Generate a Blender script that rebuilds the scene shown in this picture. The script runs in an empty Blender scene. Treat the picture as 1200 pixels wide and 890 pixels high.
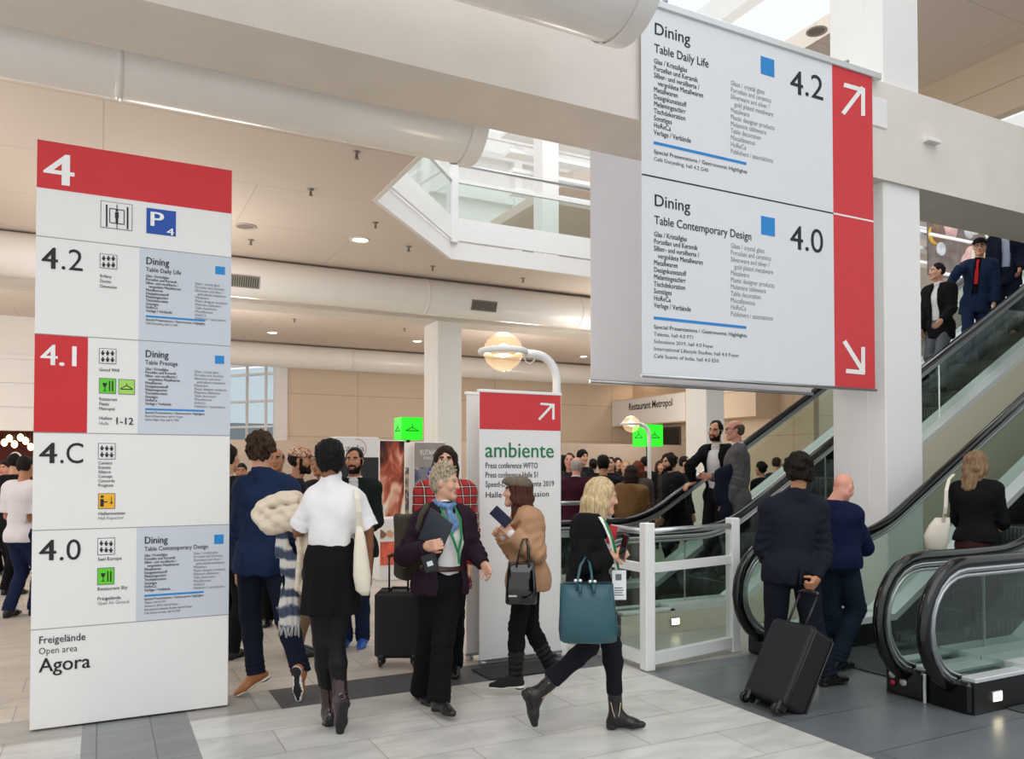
import bpy, bmesh, math, random
import numpy as np
from mathutils import Vector, Matrix

random.seed(7)
SC = bpy.context.scene
COL = SC.collection

# ------------------------------------------------------------------ camera
FPX = 940.0                       # focal length in pixels of the 1200 x 890 frame
YAW = math.radians(62.8)          # heading of the lens, measured from +X (the hall's long axis)
PITCH = math.radians(1.25)
EYE = np.array([0.0, 0.0, 1.60])
PPX, PPY = 600.0, 548.0 - FPX * math.tan(PITCH)
RT = np.array([math.sin(YAW), -math.cos(YAW), 0.0])
FW0 = np.array([math.cos(YAW), math.sin(YAW), 0.0])
FW = FW0 * math.cos(PITCH) + np.array([0, 0, math.sin(PITCH)])
UPV = -FW0 * math.sin(PITCH) + np.array([0, 0, math.cos(PITCH)])
cam_data = bpy.data.cameras.new('camera')
cam_data.sensor_fit = 'HORIZONTAL'
cam_data.sensor_width = 36.0
cam_data.lens = FPX / 1200.0 * 36.0
cam_data.shift_y = (PPY - 445.0) / 1200.0
cam_data.clip_start = 0.05
cam_data.clip_end = 300
cam = bpy.data.objects.new('camera', cam_data)
COL.objects.link(cam)
cam.matrix_world = Matrix(((RT[0], UPV[0], -FW[0], EYE[0]), (RT[1], UPV[1], -FW[1], EYE[1]),
                           (RT[2], UPV[2], -FW[2], EYE[2]), (0, 0, 0, 1)))
SC.camera = cam


def P(px, py, fwd):
    """world point seen at pixel (px, py) whose level distance ahead of the lens is fwd metres"""
    d = RT * ((px - PPX) / FPX) + UPV * ((PPY - py) / FPX) + FW
    t = fwd / float(d @ FW0)
    return EYE + d * t


def FL(px, py, z=0.0):
    """world point on the level plane z seen at pixel (px, py)"""
    d = RT * ((px - PPX) / FPX) + UPV * ((PPY - py) / FPX) + FW
    return EYE + d * ((z - EYE[2]) / d[2])


# ------------------------------------------------------------------ world, light, exposure
W = bpy.data.worlds.new('world')
SC.world = W
W.use_nodes = True
wn = W.node_tree.nodes
wl = W.node_tree.links
bg = wn['Background']
bg.inputs['Color'].default_value = (0.93, 0.97, 1.0, 1)
bg.inputs['Strength'].default_value = 0.95
SC.view_settings.view_transform = 'Standard'
SC.view_settings.look = 'None'
SC.view_settings.gamma = 1.0
SC.view_settings.use_curve_mapping = False
SC.view_settings.exposure = 0.12
SC.cycles.max_bounces = 10
SC.cycles.transparent_max_bounces = 24
SC.cycles.diffuse_bounces = 5
SC.cycles.caustics_reflective = False
SC.cycles.caustics_refractive = False
SC.cycles.sample_clamp_indirect = 6.0

sun = bpy.data.lights.new('skylight_sun', 'SUN')
sun.energy = 0.9
sun.angle = math.radians(60)
sun.color = (1.0, 0.98, 0.95)
so = bpy.data.objects.new('skylight_sun', sun)
COL.objects.link(so)
so.rotation_euler = Vector((0.25, 0.55, -0.80)).to_track_quat('-Z', 'Y').to_euler()


for _i, (_a, _b, _z, _e) in enumerate(((-3.0, 9.5, 3.4, 110), (-3.5, 17.5, 3.4, 130), (2.5, 17.8, 3.4, 120), (9.5, 18.0, 3.4, 130), (14.0, 18.5, 3.2, 90), (0.8, 12.0, 3.6, 90), (9.0, 13.2, 3.6, 60))):
    _l = bpy.data.lights.new('hall_fill', 'POINT')  # unseen fill point without a fitting, added to brighten hall and ceiling
    _l.energy = _e
    _l.color = (1.0, 0.94, 0.87)
    _l.shadow_soft_size = 0.5
    _o = bpy.data.objects.new('hall_fill', _l)
    COL.objects.link(_o)
    _o.location = (_a, _b, _z)


_l = bpy.data.lights.new('atrium_skylight', 'AREA')
_l.shape = 'RECTANGLE'
_l.size, _l.size_y = 14.0, 5.5
_l.energy = 420
_l.color = (0.95, 0.98, 1.0)
_o = bpy.data.objects.new('atrium_skylight', _l)
COL.objects.link(_o)
_o.location = (10.5, 9.3, 11.0)


# ------------------------------------------------------------------ materials
def lin(c):
    if isinstance(c, str):
        c = c.lstrip('#')
        c = [int(c[i:i + 2], 16) / 255 for i in (0, 2, 4)]
    return tuple((x / 12.92 if x <= 0.04045 else ((x + 0.055) / 1.055) ** 2.4) for x in c)


MATS = {}


def mat(name, col, rough=0.6, metal=0.0, var=0.06, vscale=6.0, bump=0.0, bscale=60.0, coat=0.0, spec=0.5, emit=None, es=0.0, sheen=0.0):
    if name in MATS:
        return MATS[name]
    m = bpy.data.materials.new(name)
    MATS[name] = m
    m.use_nodes = True
    nt = m.node_tree
    n, l = nt.nodes, nt.links
    b = n['Principled BSDF']
    c = lin(col)
    tc = n.new('ShaderNodeTexCoord')
    nz = n.new('ShaderNodeTexNoise')
    nz.inputs['Scale'].default_value = vscale
    nz.inputs['Detail'].default_value = 3
    l.new(tc.outputs['Object'], nz.inputs['Vector'])
    rp = n.new('ShaderNodeValToRGB')
    e = rp.color_ramp.elements
    e[0].position, e[1].position = 0.3, 0.7
    e[0].color = (*[x * (1 - var) for x in c], 1)
    e[1].color = (*[min(1, x * (1 + var)) for x in c], 1)
    l.new(nz.outputs['Fac'], rp.inputs['Fac'])
    l.new(rp.outputs['Color'], b.inputs['Base Color'])
    b.inputs['Roughness'].default_value = rough
    b.inputs['Metallic'].default_value = metal
    b.inputs['Specular IOR Level'].default_value = spec
    b.inputs['Coat Weight'].default_value = coat
    b.inputs['Sheen Weight'].default_value = sheen
    if emit is not None:
        b.inputs['Emission Color'].default_value = (*lin(emit), 1)
        b.inputs['Emission Strength'].default_value = es
    if bump:
        nb = n.new('ShaderNodeTexNoise')
        nb.inputs['Scale'].default_value = bscale
        nb.inputs['Detail'].default_value = 4
        l.new(tc.outputs['Object'], nb.inputs['Vector'])
        bp = n.new('ShaderNodeBump')
        bp.inputs['Strength'].default_value = bump
        bp.inputs['Distance'].default_value = 0.01
        l.new(nb.outputs['Fac'], bp.inputs['Height'])
        l.new(bp.outputs['Normal'], b.inputs['Normal'])
    return m


def cloth(name, col, rough=0.85, bump=0.25, bscale=180, var=0.08, sheen=0.0):
    return mat('cloth_' + name, col, rough, var=var, vscale=9, bump=bump, bscale=bscale, spec=0.15, sheen=sheen)


def glass(name, tint=(0.86, 0.93, 0.9), refl=1.0):
    if name in MATS:
        return MATS[name]
    m = bpy.data.materials.new(name)
    MATS[name] = m
    m.use_nodes = True
    n, l = m.node_tree.nodes, m.node_tree.links
    n.remove(n['Principled BSDF'])
    out = n['Material Output']
    tr = n.new('ShaderNodeBsdfTransparent')
    tr.inputs['Color'].default_value = (*tint, 1)
    gl = n.new('ShaderNodeBsdfGlossy')
    gl.inputs['Roughness'].default_value = 0.02
    # Schlick reflectance of a thin pane, the same from both faces
    ge = n.new('ShaderNodeNewGeometry')
    dp = n.new('ShaderNodeVectorMath')
    dp.operation = 'DOT_PRODUCT'
    l.new(ge.outputs['Incoming'], dp.inputs[0])
    l.new(ge.outputs['Normal'], dp.inputs[1])
    prev = dp.outputs['Value']
    for op, v in (('ABSOLUTE', None), ('SUBTRACT', 1.0), ('POWER', 5.0), ('MULTIPLY_ADD', 0.96)):
        mm = n.new('ShaderNodeMath')
        mm.operation = op
        if op == 'SUBTRACT':
            mm.inputs[0].default_value = v
            l.new(prev, mm.inputs[1])
        else:
            l.new(prev, mm.inputs[0])
            if v is not None:
                mm.inputs[1].default_value = v
            if op == 'MULTIPLY_ADD':
                mm.inputs[2].default_value = 0.04
        prev = mm.outputs[0]
    mm = n.new('ShaderNodeMath')
    mm.operation = 'MULTIPLY'
    mm.inputs[1].default_value = refl
    l.new(prev, mm.inputs[0])
    mx = n.new('ShaderNodeMixShader')
    l.new(mm.outputs[0], mx.inputs[0])
    l.new(tr.outputs[0], mx.inputs[1])
    l.new(gl.outputs[0], mx.inputs[2])
    l.new(mx.outputs[0], out.inputs['Surface'])
    return m


def translucent(name, col, f=0.5):
    m = mat(name, col, 0.8, var=.01)
    n, l = m.node_tree.nodes, m.node_tree.links
    t = n.new('ShaderNodeBsdfTranslucent')
    t.inputs['Color'].default_value = (*lin(col), 1)
    x = n.new('ShaderNodeMixShader')
    x.inputs[0].default_value = f
    l.new(n['Principled BSDF'].outputs[0], x.inputs[1])
    l.new(t.outputs[0], x.inputs[2])
    l.new(x.outputs[0], n['Material Output'].inputs['Surface'])
    return m


def glow_glass(name, tint, glow, s):
    m = glass(name, tint, 1.2)
    n, l = m.node_tree.nodes, m.node_tree.links
    e = n.new('ShaderNodeEmission')
    e.inputs['Color'].default_value = (*lin(glow), 1)
    e.inputs['Strength'].default_value = s
    a = n.new('ShaderNodeAddShader')
    src = n['Material Output'].inputs['Surface'].links[0].from_socket
    l.new(src, a.inputs[0])
    l.new(e.outputs[0], a.inputs[1])
    l.new(a.outputs[0], n['Material Output'].inputs['Surface'])
    return m


def emis(name, col, s):
    if name in MATS:
        return MATS[name]
    m = bpy.data.materials.new(name)
    MATS[name] = m
    m.use_nodes = True
    n, l = m.node_tree.nodes, m.node_tree.links
    b = n['Principled BSDF']
    nz = n.new('ShaderNodeTexNoise')
    nz.inputs['Scale'].default_value = 3
    rp = n.new('ShaderNodeValToRGB')
    c = lin(col)
    rp.color_ramp.elements[0].color = (*[x * .93 for x in c], 1)
    rp.color_ramp.elements[1].color = (*c, 1)
    l.new(nz.outputs['Fac'], rp.inputs['Fac'])
    l.new(rp.outputs['Color'], b.inputs['Emission Color'])
    b.inputs['Base Color'].default_value = (*c, 1)
    b.inputs['Emission Strength'].default_value = s
    b.inputs['Roughness'].default_value = 0.4
    return m


# ------------------------------------------------------------------ objects
def empty(name, loc, label=None, cat=None, group=None, rz=0.0):
    o = bpy.data.objects.new(name, None)
    COL.objects.link(o)
    o.empty_display_size = 0.1
    o.location = [float(v) for v in loc]
    o.rotation_euler = (0, 0, rz)
    if label:
        tag(o, label, cat, group)
    return o


def tag(o, label=None, cat=None, group=None, kind=None):
    if label:
        o['label'] = label
    if cat:
        o['category'] = cat
    if group:
        o['group'] = group
    if kind:
        o['kind'] = kind
    return o


def link_mesh(name, me, parent=None, loc=None):
    o = bpy.data.objects.new(name, me)
    COL.objects.link(o)
    if parent is not None:
        o.parent = parent
    if loc is not None:
        o.location = [float(v) for v in loc]
    return o


def copy_tree(o, parent=None):
    c = o.copy()
    COL.objects.link(c)
    if parent is not None:
        c.parent = parent
    for ch in [x for x in COL.objects if x.parent == o]:
        copy_tree(ch, c)
    return c


class MB:
    """collects shapes; build() links them as one mesh object"""

    def __init__(s):
        s.v, s.f, s.m, s.sm = [], [], [], []
        s.mats = []
        s.cur = 0

    def use(s, m):
        if m not in s.mats:
            s.mats.append(m)
        s.cur = s.mats.index(m)
        return s

    def add(s, vs, fs, smooth=False):
        o = len(s.v)
        s.v += [tuple(float(c) for c in v) for v in vs]
        for f in fs:
            s.f.append([i + o for i in f])
            s.m.append(s.cur)
            s.sm.append(smooth)
        return s

    def box(s, lo, hi, M=None):
        x0, y0, z0 = lo
        x1, y1, z1 = hi
        vs = [(x0, y0, z0), (x1, y0, z0), (x1, y1, z0), (x0, y1, z0), (x0, y0, z1), (x1, y0, z1), (x1, y1, z1), (x0, y1, z1)]
        if M is not None:
            vs = [M @ Vector(v) for v in vs]
        return s.add(vs, [(0, 3, 2, 1), (4, 5, 6, 7), (0, 1, 5, 4), (1, 2, 6, 5), (2, 3, 7, 6), (3, 0, 4, 7)])

    def bbox(s, lo, hi, r=0.006, M=None):
        """box with chamfered edges"""
        lo, hi = np.array(lo, float), np.array(hi, float)
        r = min(r, *(0.49 * (hi - lo)))
        pts = []
        for sx in (0, 1):
            for sy in (0, 1):
                for sz in (0, 1):
                    c = np.array([hi[0] if sx else lo[0], hi[1] if sy else lo[1], hi[2] if sz else lo[2]])
                    d = np.array([1 - 2 * sx, 1 - 2 * sy, 1 - 2 * sz]) * r
                    for ax in range(3):
                        q = c.copy()
                        for k in range(3):
                            if k != ax:
                                q[k] += d[k]
                        pts.append(q)
        ix = lambda sx, sy, sz, ax: (sx * 4 + sy * 2 + sz) * 3 + ax
        fs = [(ix(0, 0, 0, 0), ix(0, 0, 1, 0), ix(0, 1, 1, 0), ix(0, 1, 0, 0)), (ix(1, 0, 0, 0), ix(1, 1, 0, 0), ix(1, 1, 1, 0), ix(1, 0, 1, 0)),
              (ix(0, 0, 0, 1), ix(1, 0, 0, 1), ix(1, 0, 1, 1), ix(0, 0, 1, 1)), (ix(0, 1, 0, 1), ix(0, 1, 1, 1), ix(1, 1, 1, 1), ix(1, 1, 0, 1)),
              (ix(0, 0, 0, 2), ix(0, 1, 0, 2), ix(1, 1, 0, 2), ix(1, 0, 0, 2)), (ix(0, 0, 1, 2), ix(1, 0, 1, 2), ix(1, 1, 1, 2), ix(0, 1, 1, 2))]
        for a in (0, 1):
            for b in (0, 1):
                fs.append((ix(0, a, b, 1), ix(1, a, b, 1), ix(1, a, b, 2), ix(0, a, b, 2)))
                fs.append((ix(a, 0, b, 0), ix(a, 1, b, 0), ix(a, 1, b, 2), ix(a, 0, b, 2)))
                fs.append((ix(a, b, 0, 0), ix(a, b, 1, 0), ix(a, b, 1, 1), ix(a, b, 0, 1)))
        for sx in (0, 1):
            for sy in (0, 1):
                for sz in (0, 1):
                    fs.append((ix(sx, sy, sz, 0), ix(sx, sy, sz, 1), ix(sx, sy, sz, 2)))
        if M is not None:
            pts = [M @ Vector(p) for p in pts]
        return s.add(pts, fs)

    def prism(s, poly, ax, t0, t1):
        """polygon in the two other axes, extruded along axis ax from t0 to t1"""
        n = len(poly)
        vs = []
        for t in (t0, t1):
            for p in poly:
                q = [0, 0, 0]
                q[ax] = t
                k = [i for i in range(3) if i != ax]
                q[k[0]], q[k[1]] = p
                vs.append(q)
        fs = [list(range(n))[::-1], list(range(n, 2 * n))] + [(i, (i + 1) % n, n + (i + 1) % n, n + i) for i in range(n)]
        return s.add(vs, fs)

    def tube(s, pts, r, n=10, cap=True, up=None, flat=1.0, closed=False, smooth=True):
        """round (or flattened) bar along a path; r may be a list"""
        pts = [np.array(p, float) for p in pts]
        N = len(pts)
        rs = r if isinstance(r, (list, tuple)) else [r] * N
        vs, prev = [], None
        for i, p in enumerate(pts):
            a = pts[(i - 1) % N] if (closed or i) else pts[0]
            b = pts[(i + 1) % N] if (closed or i < N - 1) else pts[-1]
            t = b - a
            t /= (np.linalg.norm(t) + 1e-9)
            if up is not None:
                x = np.array(up, float)
            elif prev is None:
                x = np.array([0, 0, 1.0]) if abs(t[2]) < 0.9 else np.array([1.0, 0, 0])
            else:
                x = prev
            x = x - t * (x @ t)
            x /= (np.linalg.norm(x) + 1e-9)
            prev = x
            y = np.cross(t, x)
            for k in range(n):
                w = 2 * math.pi * k / n
                vs.append(p + rs[i] * (math.cos(w) * x * flat + math.sin(w) * y))
        fs = []
        for i in range(N if closed else N - 1):
            j = (i + 1) % N
            for k in range(n):
                fs.append((i * n + k, i * n + (k + 1) % n, j * n + (k + 1) % n, j * n + k))
        s.add(vs, fs, smooth)
        if cap and not closed:
            o = len(s.v) - N * n
            for ring, rev in ((0, True), (N - 1, False)):
                f = [o + ring * n + k for k in range(n)]
                s.f.append(f[::-1] if rev else f)
                s.m.append(s.cur)
                s.sm.append(False)
        return s

    def rect_sweep(s, pts, w, h, side):
        """rectangular bar along pts: w across 'side', h across the other way"""
        pts = [np.array(p, float) for p in pts]
        side = np.array(side, float)
        vs = []
        N = len(pts)
        for i, p in enumerate(pts):
            t = pts[min(i + 1, N - 1)] - pts[max(i - 1, 0)]
            t /= np.linalg.norm(t) + 1e-9
            u = np.cross(side, t)
            for a, b in ((-1, -1), (1, -1), (1, 1), (-1, 1)):
                vs.append(p + side * (a * w / 2) + u * (b * h / 2))
        fs = [(3, 2, 1, 0), tuple(range(4 * N - 4, 4 * N))]
        for i in range(N - 1):
            for k in range(4):
                fs.append((i * 4 + k, i * 4 + (k + 1) % 4, i * 4 + 4 + (k + 1) % 4, i * 4 + 4 + k))
        return s.add(vs, fs)

    def lathe(s, prof, c, n=24, axis=2, smooth=True):
        vs, fs = [], []
        for r, z in prof:
            for k in range(n):
                w = 2 * math.pi * k / n
                q = [r * math.cos(w), r * math.sin(w), z]
                if axis == 0:
                    q = [q[2], q[0], q[1]]
                elif axis == 1:
                    q = [q[0], q[2], q[1]]
                vs.append(np.array(q) + np.array(c, float))
        for i in range(len(prof) - 1):
            for k in range(n):
                fs.append((i * n + k, i * n + (k + 1) % n, i * n + n + (k + 1) % n, i * n + n + k))
        return s.add(vs, fs, smooth)

    def ell(s, c, r, R=None, n=16, m=10):
        prof = []
        vs, fs = [], []
        c = np.array(c, float)
        for i in range(m + 1):
            th = math.pi * i / m
            for k in range(n):
                w = 2 * math.pi * k / n
                q = np.array([r[0] * math.sin(th) * math.cos(w), r[1] * math.sin(th) * math.sin(w), r[2] * math.cos(th)])
                if R is not None:
                    q = R @ q
                vs.append(q + c)
        for i in range(m):
            for k in range(n):
                fs.append((i * n + k, i * n + n + k, i * n + n + (k + 1) % n, i * n + (k + 1) % n))
        return s.add(vs, fs, True)

    def build(s, name, m=None, parent=None, loc=None, origin=None):
        me = bpy.data.meshes.new(name)
        v = np.array(s.v, float)
        if origin is not None:
            v = v - np.array(origin, float)
        me.from_pydata([tuple(x) for x in v], [], s.f)
        if s.mats:
            for x in s.mats:
                me.materials.append(x)
            me.polygons.foreach_set('material_index', s.m)
        elif m is not None:
            me.materials.append(m)
        me.polygons.foreach_set('use_smooth', s.sm)
        me.validate()
        bm = bmesh.new()
        bm.from_mesh(me)
        bmesh.ops.recalc_face_normals(bm, faces=bm.faces)
        bm.to_mesh(me)
        bm.free()
        me.update()
        return link_mesh(name, me, parent, loc)


def struct(o, label=None):
    o['kind'] = 'structure'
    if label:
        o['label'] = label
    return o


def text_mesh(items, name, m, parent, M):
    """items: (string, x, y, size[, xscale, bold]) in board coordinates; M maps board (x, y, depth) to the parent's space"""
    dg = None
    vs, fs = [], []
    for it in items:
        st, x, y, size = it[:4]
        xs = it[4] if len(it) > 4 else 0.9
        bold = it[5] if len(it) > 5 else 0.0
        cu = bpy.data.curves.new('t', 'FONT')
        cu.body = st
        cu.size = size
        cu.offset = bold * size
        cu.resolution_u = 2
        cu.fill_mode = 'FRONT'
        ob = bpy.data.objects.new('t', cu)
        COL.objects.link(ob)
        bpy.context.view_layer.update()
        dg = bpy.context.evaluated_depsgraph_get()
        me = ob.evaluated_get(dg).to_mesh()
        o = len(vs)
        for v in me.vertices:
            vs.append(M @ Vector((x + v.co.x * xs, y + v.co.y, 0)))
        for p in me.polygons:
            fs.append([o + i for i in p.vertices])
        ob.evaluated_get(dg).to_mesh_clear()
        bpy.data.objects.remove(ob)
        bpy.data.curves.remove(cu)
    me = bpy.data.meshes.new(name)
    me.from_pydata([tuple(v) for v in vs], [], fs)
    me.materials.append(m)
    me.update()
    return link_mesh(name, me, parent)

# ------------------------------------------------------------------ setting: materials
def tile_mat(name, col, joint, bw, bh, rough, var=0.07, vein=0.0, msize=0.004, off=0.5, axis='XY', spec=0.5, metal=0.0):
    m = bpy.data.materials.new(name)
    MATS[name] = m
    m.use_nodes = True
    n, l = m.node_tree.nodes, m.node_tree.links
    b = n['Principled BSDF']
    tc = n.new('ShaderNodeTexCoord')
    src = tc.outputs['Object']
    if axis != 'XY':
        sp = n.new('ShaderNodeSeparateXYZ')
        cb = n.new('ShaderNodeCombineXYZ')
        l.new(src, sp.inputs[0])
        l.new(sp.outputs[axis[0]], cb.inputs[0])
        l.new(sp.outputs[axis[1]], cb.inputs[1])
        src = cb.outputs[0]
    br = n.new('ShaderNodeTexBrick')
    br.offset = off
    br.inputs['Scale'].default_value = 1
    br.inputs['Brick Width'].default_value = bw
    br.inputs['Row Height'].default_value = bh
    br.inputs['Mortar Size'].default_value = msize
    br.inputs['Mortar Smooth'].default_value = 0.0
    c = np.array(lin(col))
    br.inputs['Color1'].default_value = (*(c * (1 - var)), 1)
    br.inputs['Color2'].default_value = (*np.minimum(1, c * (1 + var)), 1)
    br.inputs['Mortar'].default_value = (*lin(joint), 1)
    l.new(src, br.inputs['Vector'])
    outc = br.outputs['Color']
    if vein:
        nz = n.new('ShaderNodeTexNoise')
        nz.inputs['Scale'].default_value = 1.6
        nz.inputs['Detail'].default_value = 8
        nz.inputs['Distortion'].default_value = 1.6
        mp = n.new('ShaderNodeMapping')
        mp.inputs['Rotation'].default_value = (0, 0, 0.5)
        mp.inputs['Scale'].default_value = (1, 3.0, 1)
        l.new(tc.outputs['Object'], mp.inputs[0])
        l.new(mp.outputs[0], nz.inputs['Vector'])
        rp = n.new('ShaderNodeValToRGB')
        rp.color_ramp.elements[0].position = 0.35
        rp.color_ramp.elements[0].color = (1 - vein, 1 - vein, 1 - vein, 1)
        rp.color_ramp.elements[1].position = 0.62
        l.new(nz.outputs['Fac'], rp.inputs['Fac'])
        mx = n.new('ShaderNodeMix')
        mx.data_type = 'RGBA'
        mx.blend_type = 'MULTIPLY'
        mx.inputs[0].default_value = 1
        l.new(outc, mx.inputs[6])
        l.new(rp.outputs['Color'], mx.inputs[7])
        outc = mx.outputs[2]
    l.new(outc, b.inputs['Base Color'])
    b.inputs['Roughness'].default_value = rough
    b.inputs['Specular IOR Level'].default_value = spec
    b.inputs['Metallic'].default_value = metal
    return m


M_MARBLE = tile_mat('floor_marble', '#cfcdc8', '#a5a39d', 0.95, 0.42, 0.33, 0.06, 0.2)
M_WARM = tile_mat('floor_warm_marble', '#cbc3b8', '#a39c92', 0.95, 0.42, 0.36, 0.06, 0.17)
M_GREY = tile_mat('floor_grey_marble', '#a9a6a0', '#85827d', 0.95, 0.5, 0.36, 0.04, 0.16)
M_SLATE = tile_mat('floor_slate', '#868889', '#606263', 0.30, 1.2, 0.4, 0.05, 0.2, off=0)
M_GRANITE = tile_mat('floor_granite', '#57585b', '#4a4b4e', 1.4, 0.6, 0.42, 0.04, 0.2)
M_PLATE = tile_mat('floor_landing_metal', '#6a6d70', '#3d3f43', 2.6, 0.62, 0.30, 0.05, 0.08, spec=0.6)
M_CEIL = tile_mat('ceiling_panels', '#dccfc4', '#c4b6aa', 3.4, 1.7, 0.75, 0.012, msize=0.006)
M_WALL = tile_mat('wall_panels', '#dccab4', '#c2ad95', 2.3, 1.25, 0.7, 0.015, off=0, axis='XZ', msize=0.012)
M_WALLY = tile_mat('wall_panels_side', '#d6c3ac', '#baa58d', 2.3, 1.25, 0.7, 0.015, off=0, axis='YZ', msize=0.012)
M_WHITE = mat('painted_white', '#eeecea', 0.5, var=0.015, vscale=1.5)
M_BEAM = mat('beam_render', '#e0d8d0', 0.75, var=0.035, vscale=2.5, bump=0.15, bscale=14)
M_TAUPE = mat('partition_taupe', '#b9a99b', 0.7, var=0.03)
M_DUCT = mat('duct_white_enamel', '#f5f2ef', 0.22, var=0.015, vscale=2, spec=0.5)
M_STEEL = mat('brushed_steel', '#b9bcbd', 0.28, metal=1.0, var=0.05, vscale=20)
M_ALU = mat('aluminium_deck', '#dfe2e2', 0.35, metal=0.35, var=0.02)
M_BLACK = mat('black_rubber', '#070708', 0.14, var=0.1, spec=0.6)
M_BLACKM = mat('black_matt_metal', '#141416', 0.4, var=0.1)
M_DARKSTEP = mat('step_metal', '#5d6163', 0.42, metal=0.6, var=0.08, vscale=30)
M_GLASS = glass('balustrade_glass', (0.80, 0.87, 0.84))
M_CGLASS = glass('clear_glass', (0.90, 0.95, 0.93))
M_WPOST = mat('white_powder_coat', '#f1f1f0', 0.32, var=0.01)

# ------------------------------------------------------------------ setting: floor
A_CUT = [-26, -0.08, 0.52, 1.09, 3.80, 40]
B_CUT = [-14, 5.20, 5.45, 5.95, 6.30, 7.95, 30]
fl = MB()
for i in range(len(A_CUT) - 1):
    for j in range(len(B_CUT) - 1):
        a, b = (A_CUT[i] + A_CUT[i + 1]) / 2, (B_CUT[j] + B_CUT[j + 1]) / 2
        m = M_MARBLE if b < 5.45 else M_WARM
        if -0.08 < a < 0.52 and b < 5.95:
            m = M_SLATE
        elif 5.45 < b < 5.95:
            m = M_GRANITE if a > 1.09 and a < 3.8 else M_GREY
        if a > 3.8 and (b < 5.2 or 6.3 < b < 7.95):
            m = M_PLATE
        if a > 3.8 and 5.2 < b < 6.3:
            m = M_GREY
        fl.use(m)
        fl.add([(A_CUT[i], B_CUT[j], 0), (A_CUT[i + 1], B_CUT[j], 0), (A_CUT[i + 1], B_CUT[j + 1], 0), (A_CUT[i], B_CUT[j + 1], 0)], [(0, 1, 2, 3)])
struct(fl.build('floor'), 'white marble tiled hall floor with dark inlaid bands')

# ------------------------------------------------------------------ setting: ceiling, beams, columns, walls
CZ = 5.10
ce = MB().use(M_CEIL)
ce.prism([(-7, 6.12), (3.2, 6.12), (3.2, 10.1), (5.2, 12.35), (24, 12.35), (24, 24.6), (-7, 24.6)], 2, CZ, CZ + 0.28)
struct(ce.build('ceiling'), 'beige panelled ceiling under the upper floor')
struct(MB().use(M_BEAM).box((-9, 5.40, 4.49), (30, 6.12, 5.48)).build('ceiling_beam'), 'broad pale beam carrying the hanging banners')
struct(MB().use(M_BEAM).box((-7, 14.6, 4.49), (30, 15.3, 5.10)).build('ceiling_beam'), 'pale beam over the middle of the hall')


def column(name, a, b, w, d, z0, z1, label):
    m = MB().use(M_WHITE).bbox((a, b, z0), (a + w, b + d, z1), 0.012)
    m.bbox((a - 0.004, b + d * 0.32, z0), (a + 0.01, b + d * 0.34, z1), 0.002)
    return struct(m.build(name), label)


column('column', 7.02, 5.44, 0.56, 0.66, 0, 8.0, 'thick white square column beside the escalators')
column('column', 5.87, 14.6, 0.51, 0.75, 0, 4.49, 'white square column behind the green cloakroom cube')
column('column', 12.62, 14.6, 0.55, 0.75, 0, 4.49, 'white square column behind the man in the white shirt')
column('column', 7.38, 13.1, 0.36, 0.36, 5.38, 11.5, 'white column on the upper floor behind the glass rail')
# front face panel at the beam's end, by the column
struct(MB().use(M_WHITE).bbox((6.76, 5.385, 5.0), (7.02, 5.6, 5.30), 0.01).bbox((7.58, 5.33, 4.98), (7.78, 5.42, 5.02), 0.005).build('trim_1'), 'small white ledge where beam meets column')

struct(MB().use(M_WALL).box((4.80, 23.6, 0), (30, 23.8, 5.10)).build('wall_back'), 'beige panelled back wall of the hall')
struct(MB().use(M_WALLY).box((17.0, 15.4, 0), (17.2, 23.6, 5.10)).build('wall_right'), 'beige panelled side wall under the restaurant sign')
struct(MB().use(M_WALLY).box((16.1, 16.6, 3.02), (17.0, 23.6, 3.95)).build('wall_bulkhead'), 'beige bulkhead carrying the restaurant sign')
wf = MB().use(M_WHITE)
wf.box((-7, 21.7, 2.45), (0.9, 21.9, 5.1))
for z in (2.45, 3.0, 3.55, 4.1):
    wf.box((-7, 21.62 - 0.05 * (z > 3.2), z), (0.9, 21.7, z + 0.10))
struct(wf.build('wall_left'), 'white banded wall above the red stand')
struct(MB().use(mat('red_stand_wall', '#5c1f1c', 0.7)).box((-7, 24.0, 0), (0.9, 24.2, 2.6)).build('wall_stand'), 'dark red back wall of a far stand')
struct(MB().use(M_TAUPE).box((2.2, 20.6, 0), (9.6, 20.72, 2.28)).build('wall_partition'), 'low taupe partition before the back wall')
struct(MB().use(M_TAUPE).box((10.4, 20.0, 0), (17.0, 20.12, 2.30)).build('wall_partition'), 'low taupe partition behind the cloakroom crowd')

struct(MB().use(mat('red_stand_ceiling', '#3a1412', 0.7)).box((-7, 21.9, 2.6), (0.9, 24.2, 2.7)).build('ceiling_stand'), 'dark red ceiling of a far stand')
# glazed opening at the left of the back wall
wd = MB().use(M_WHITE)
c0 = np.array([4.80, 23.62])
dr = np.array([-0.62, 0.78])
for k in range(9):
    p = c0 + dr * (0.05 + k * 0.72)
    wd.box((p[0] - 0.035, p[1] - 0.05, 0), (p[0] + 0.035, p[1] + 0.05, 4.6))
for z in (1.3, 2.05, 2.8, 3.55, 4.35):
    p0, p1 = c0, c0 + dr * 6.2
    wd.rect_sweep([(p0[0], p0[1], z), (p1[0], p1[1], z)], 0.08, 0.07, (dr[1], -dr[0], 0))
wd.box((4.45, 23.5, 0), (4.80, 23.8, 5.1))
p1 = c0 + dr * 6.2
wd.rect_sweep([(c0[0], c0[1], 4.85), (p1[0], p1[1], 4.85)], 0.1, 0.5, (dr[1], -dr[0], 0))
win = struct(wd.build('window_1'), 'tall white gridded window at the end of the back wall')
gp = MB().use(glass('window_glass', (0.75, 0.8, 0.82)))
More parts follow.
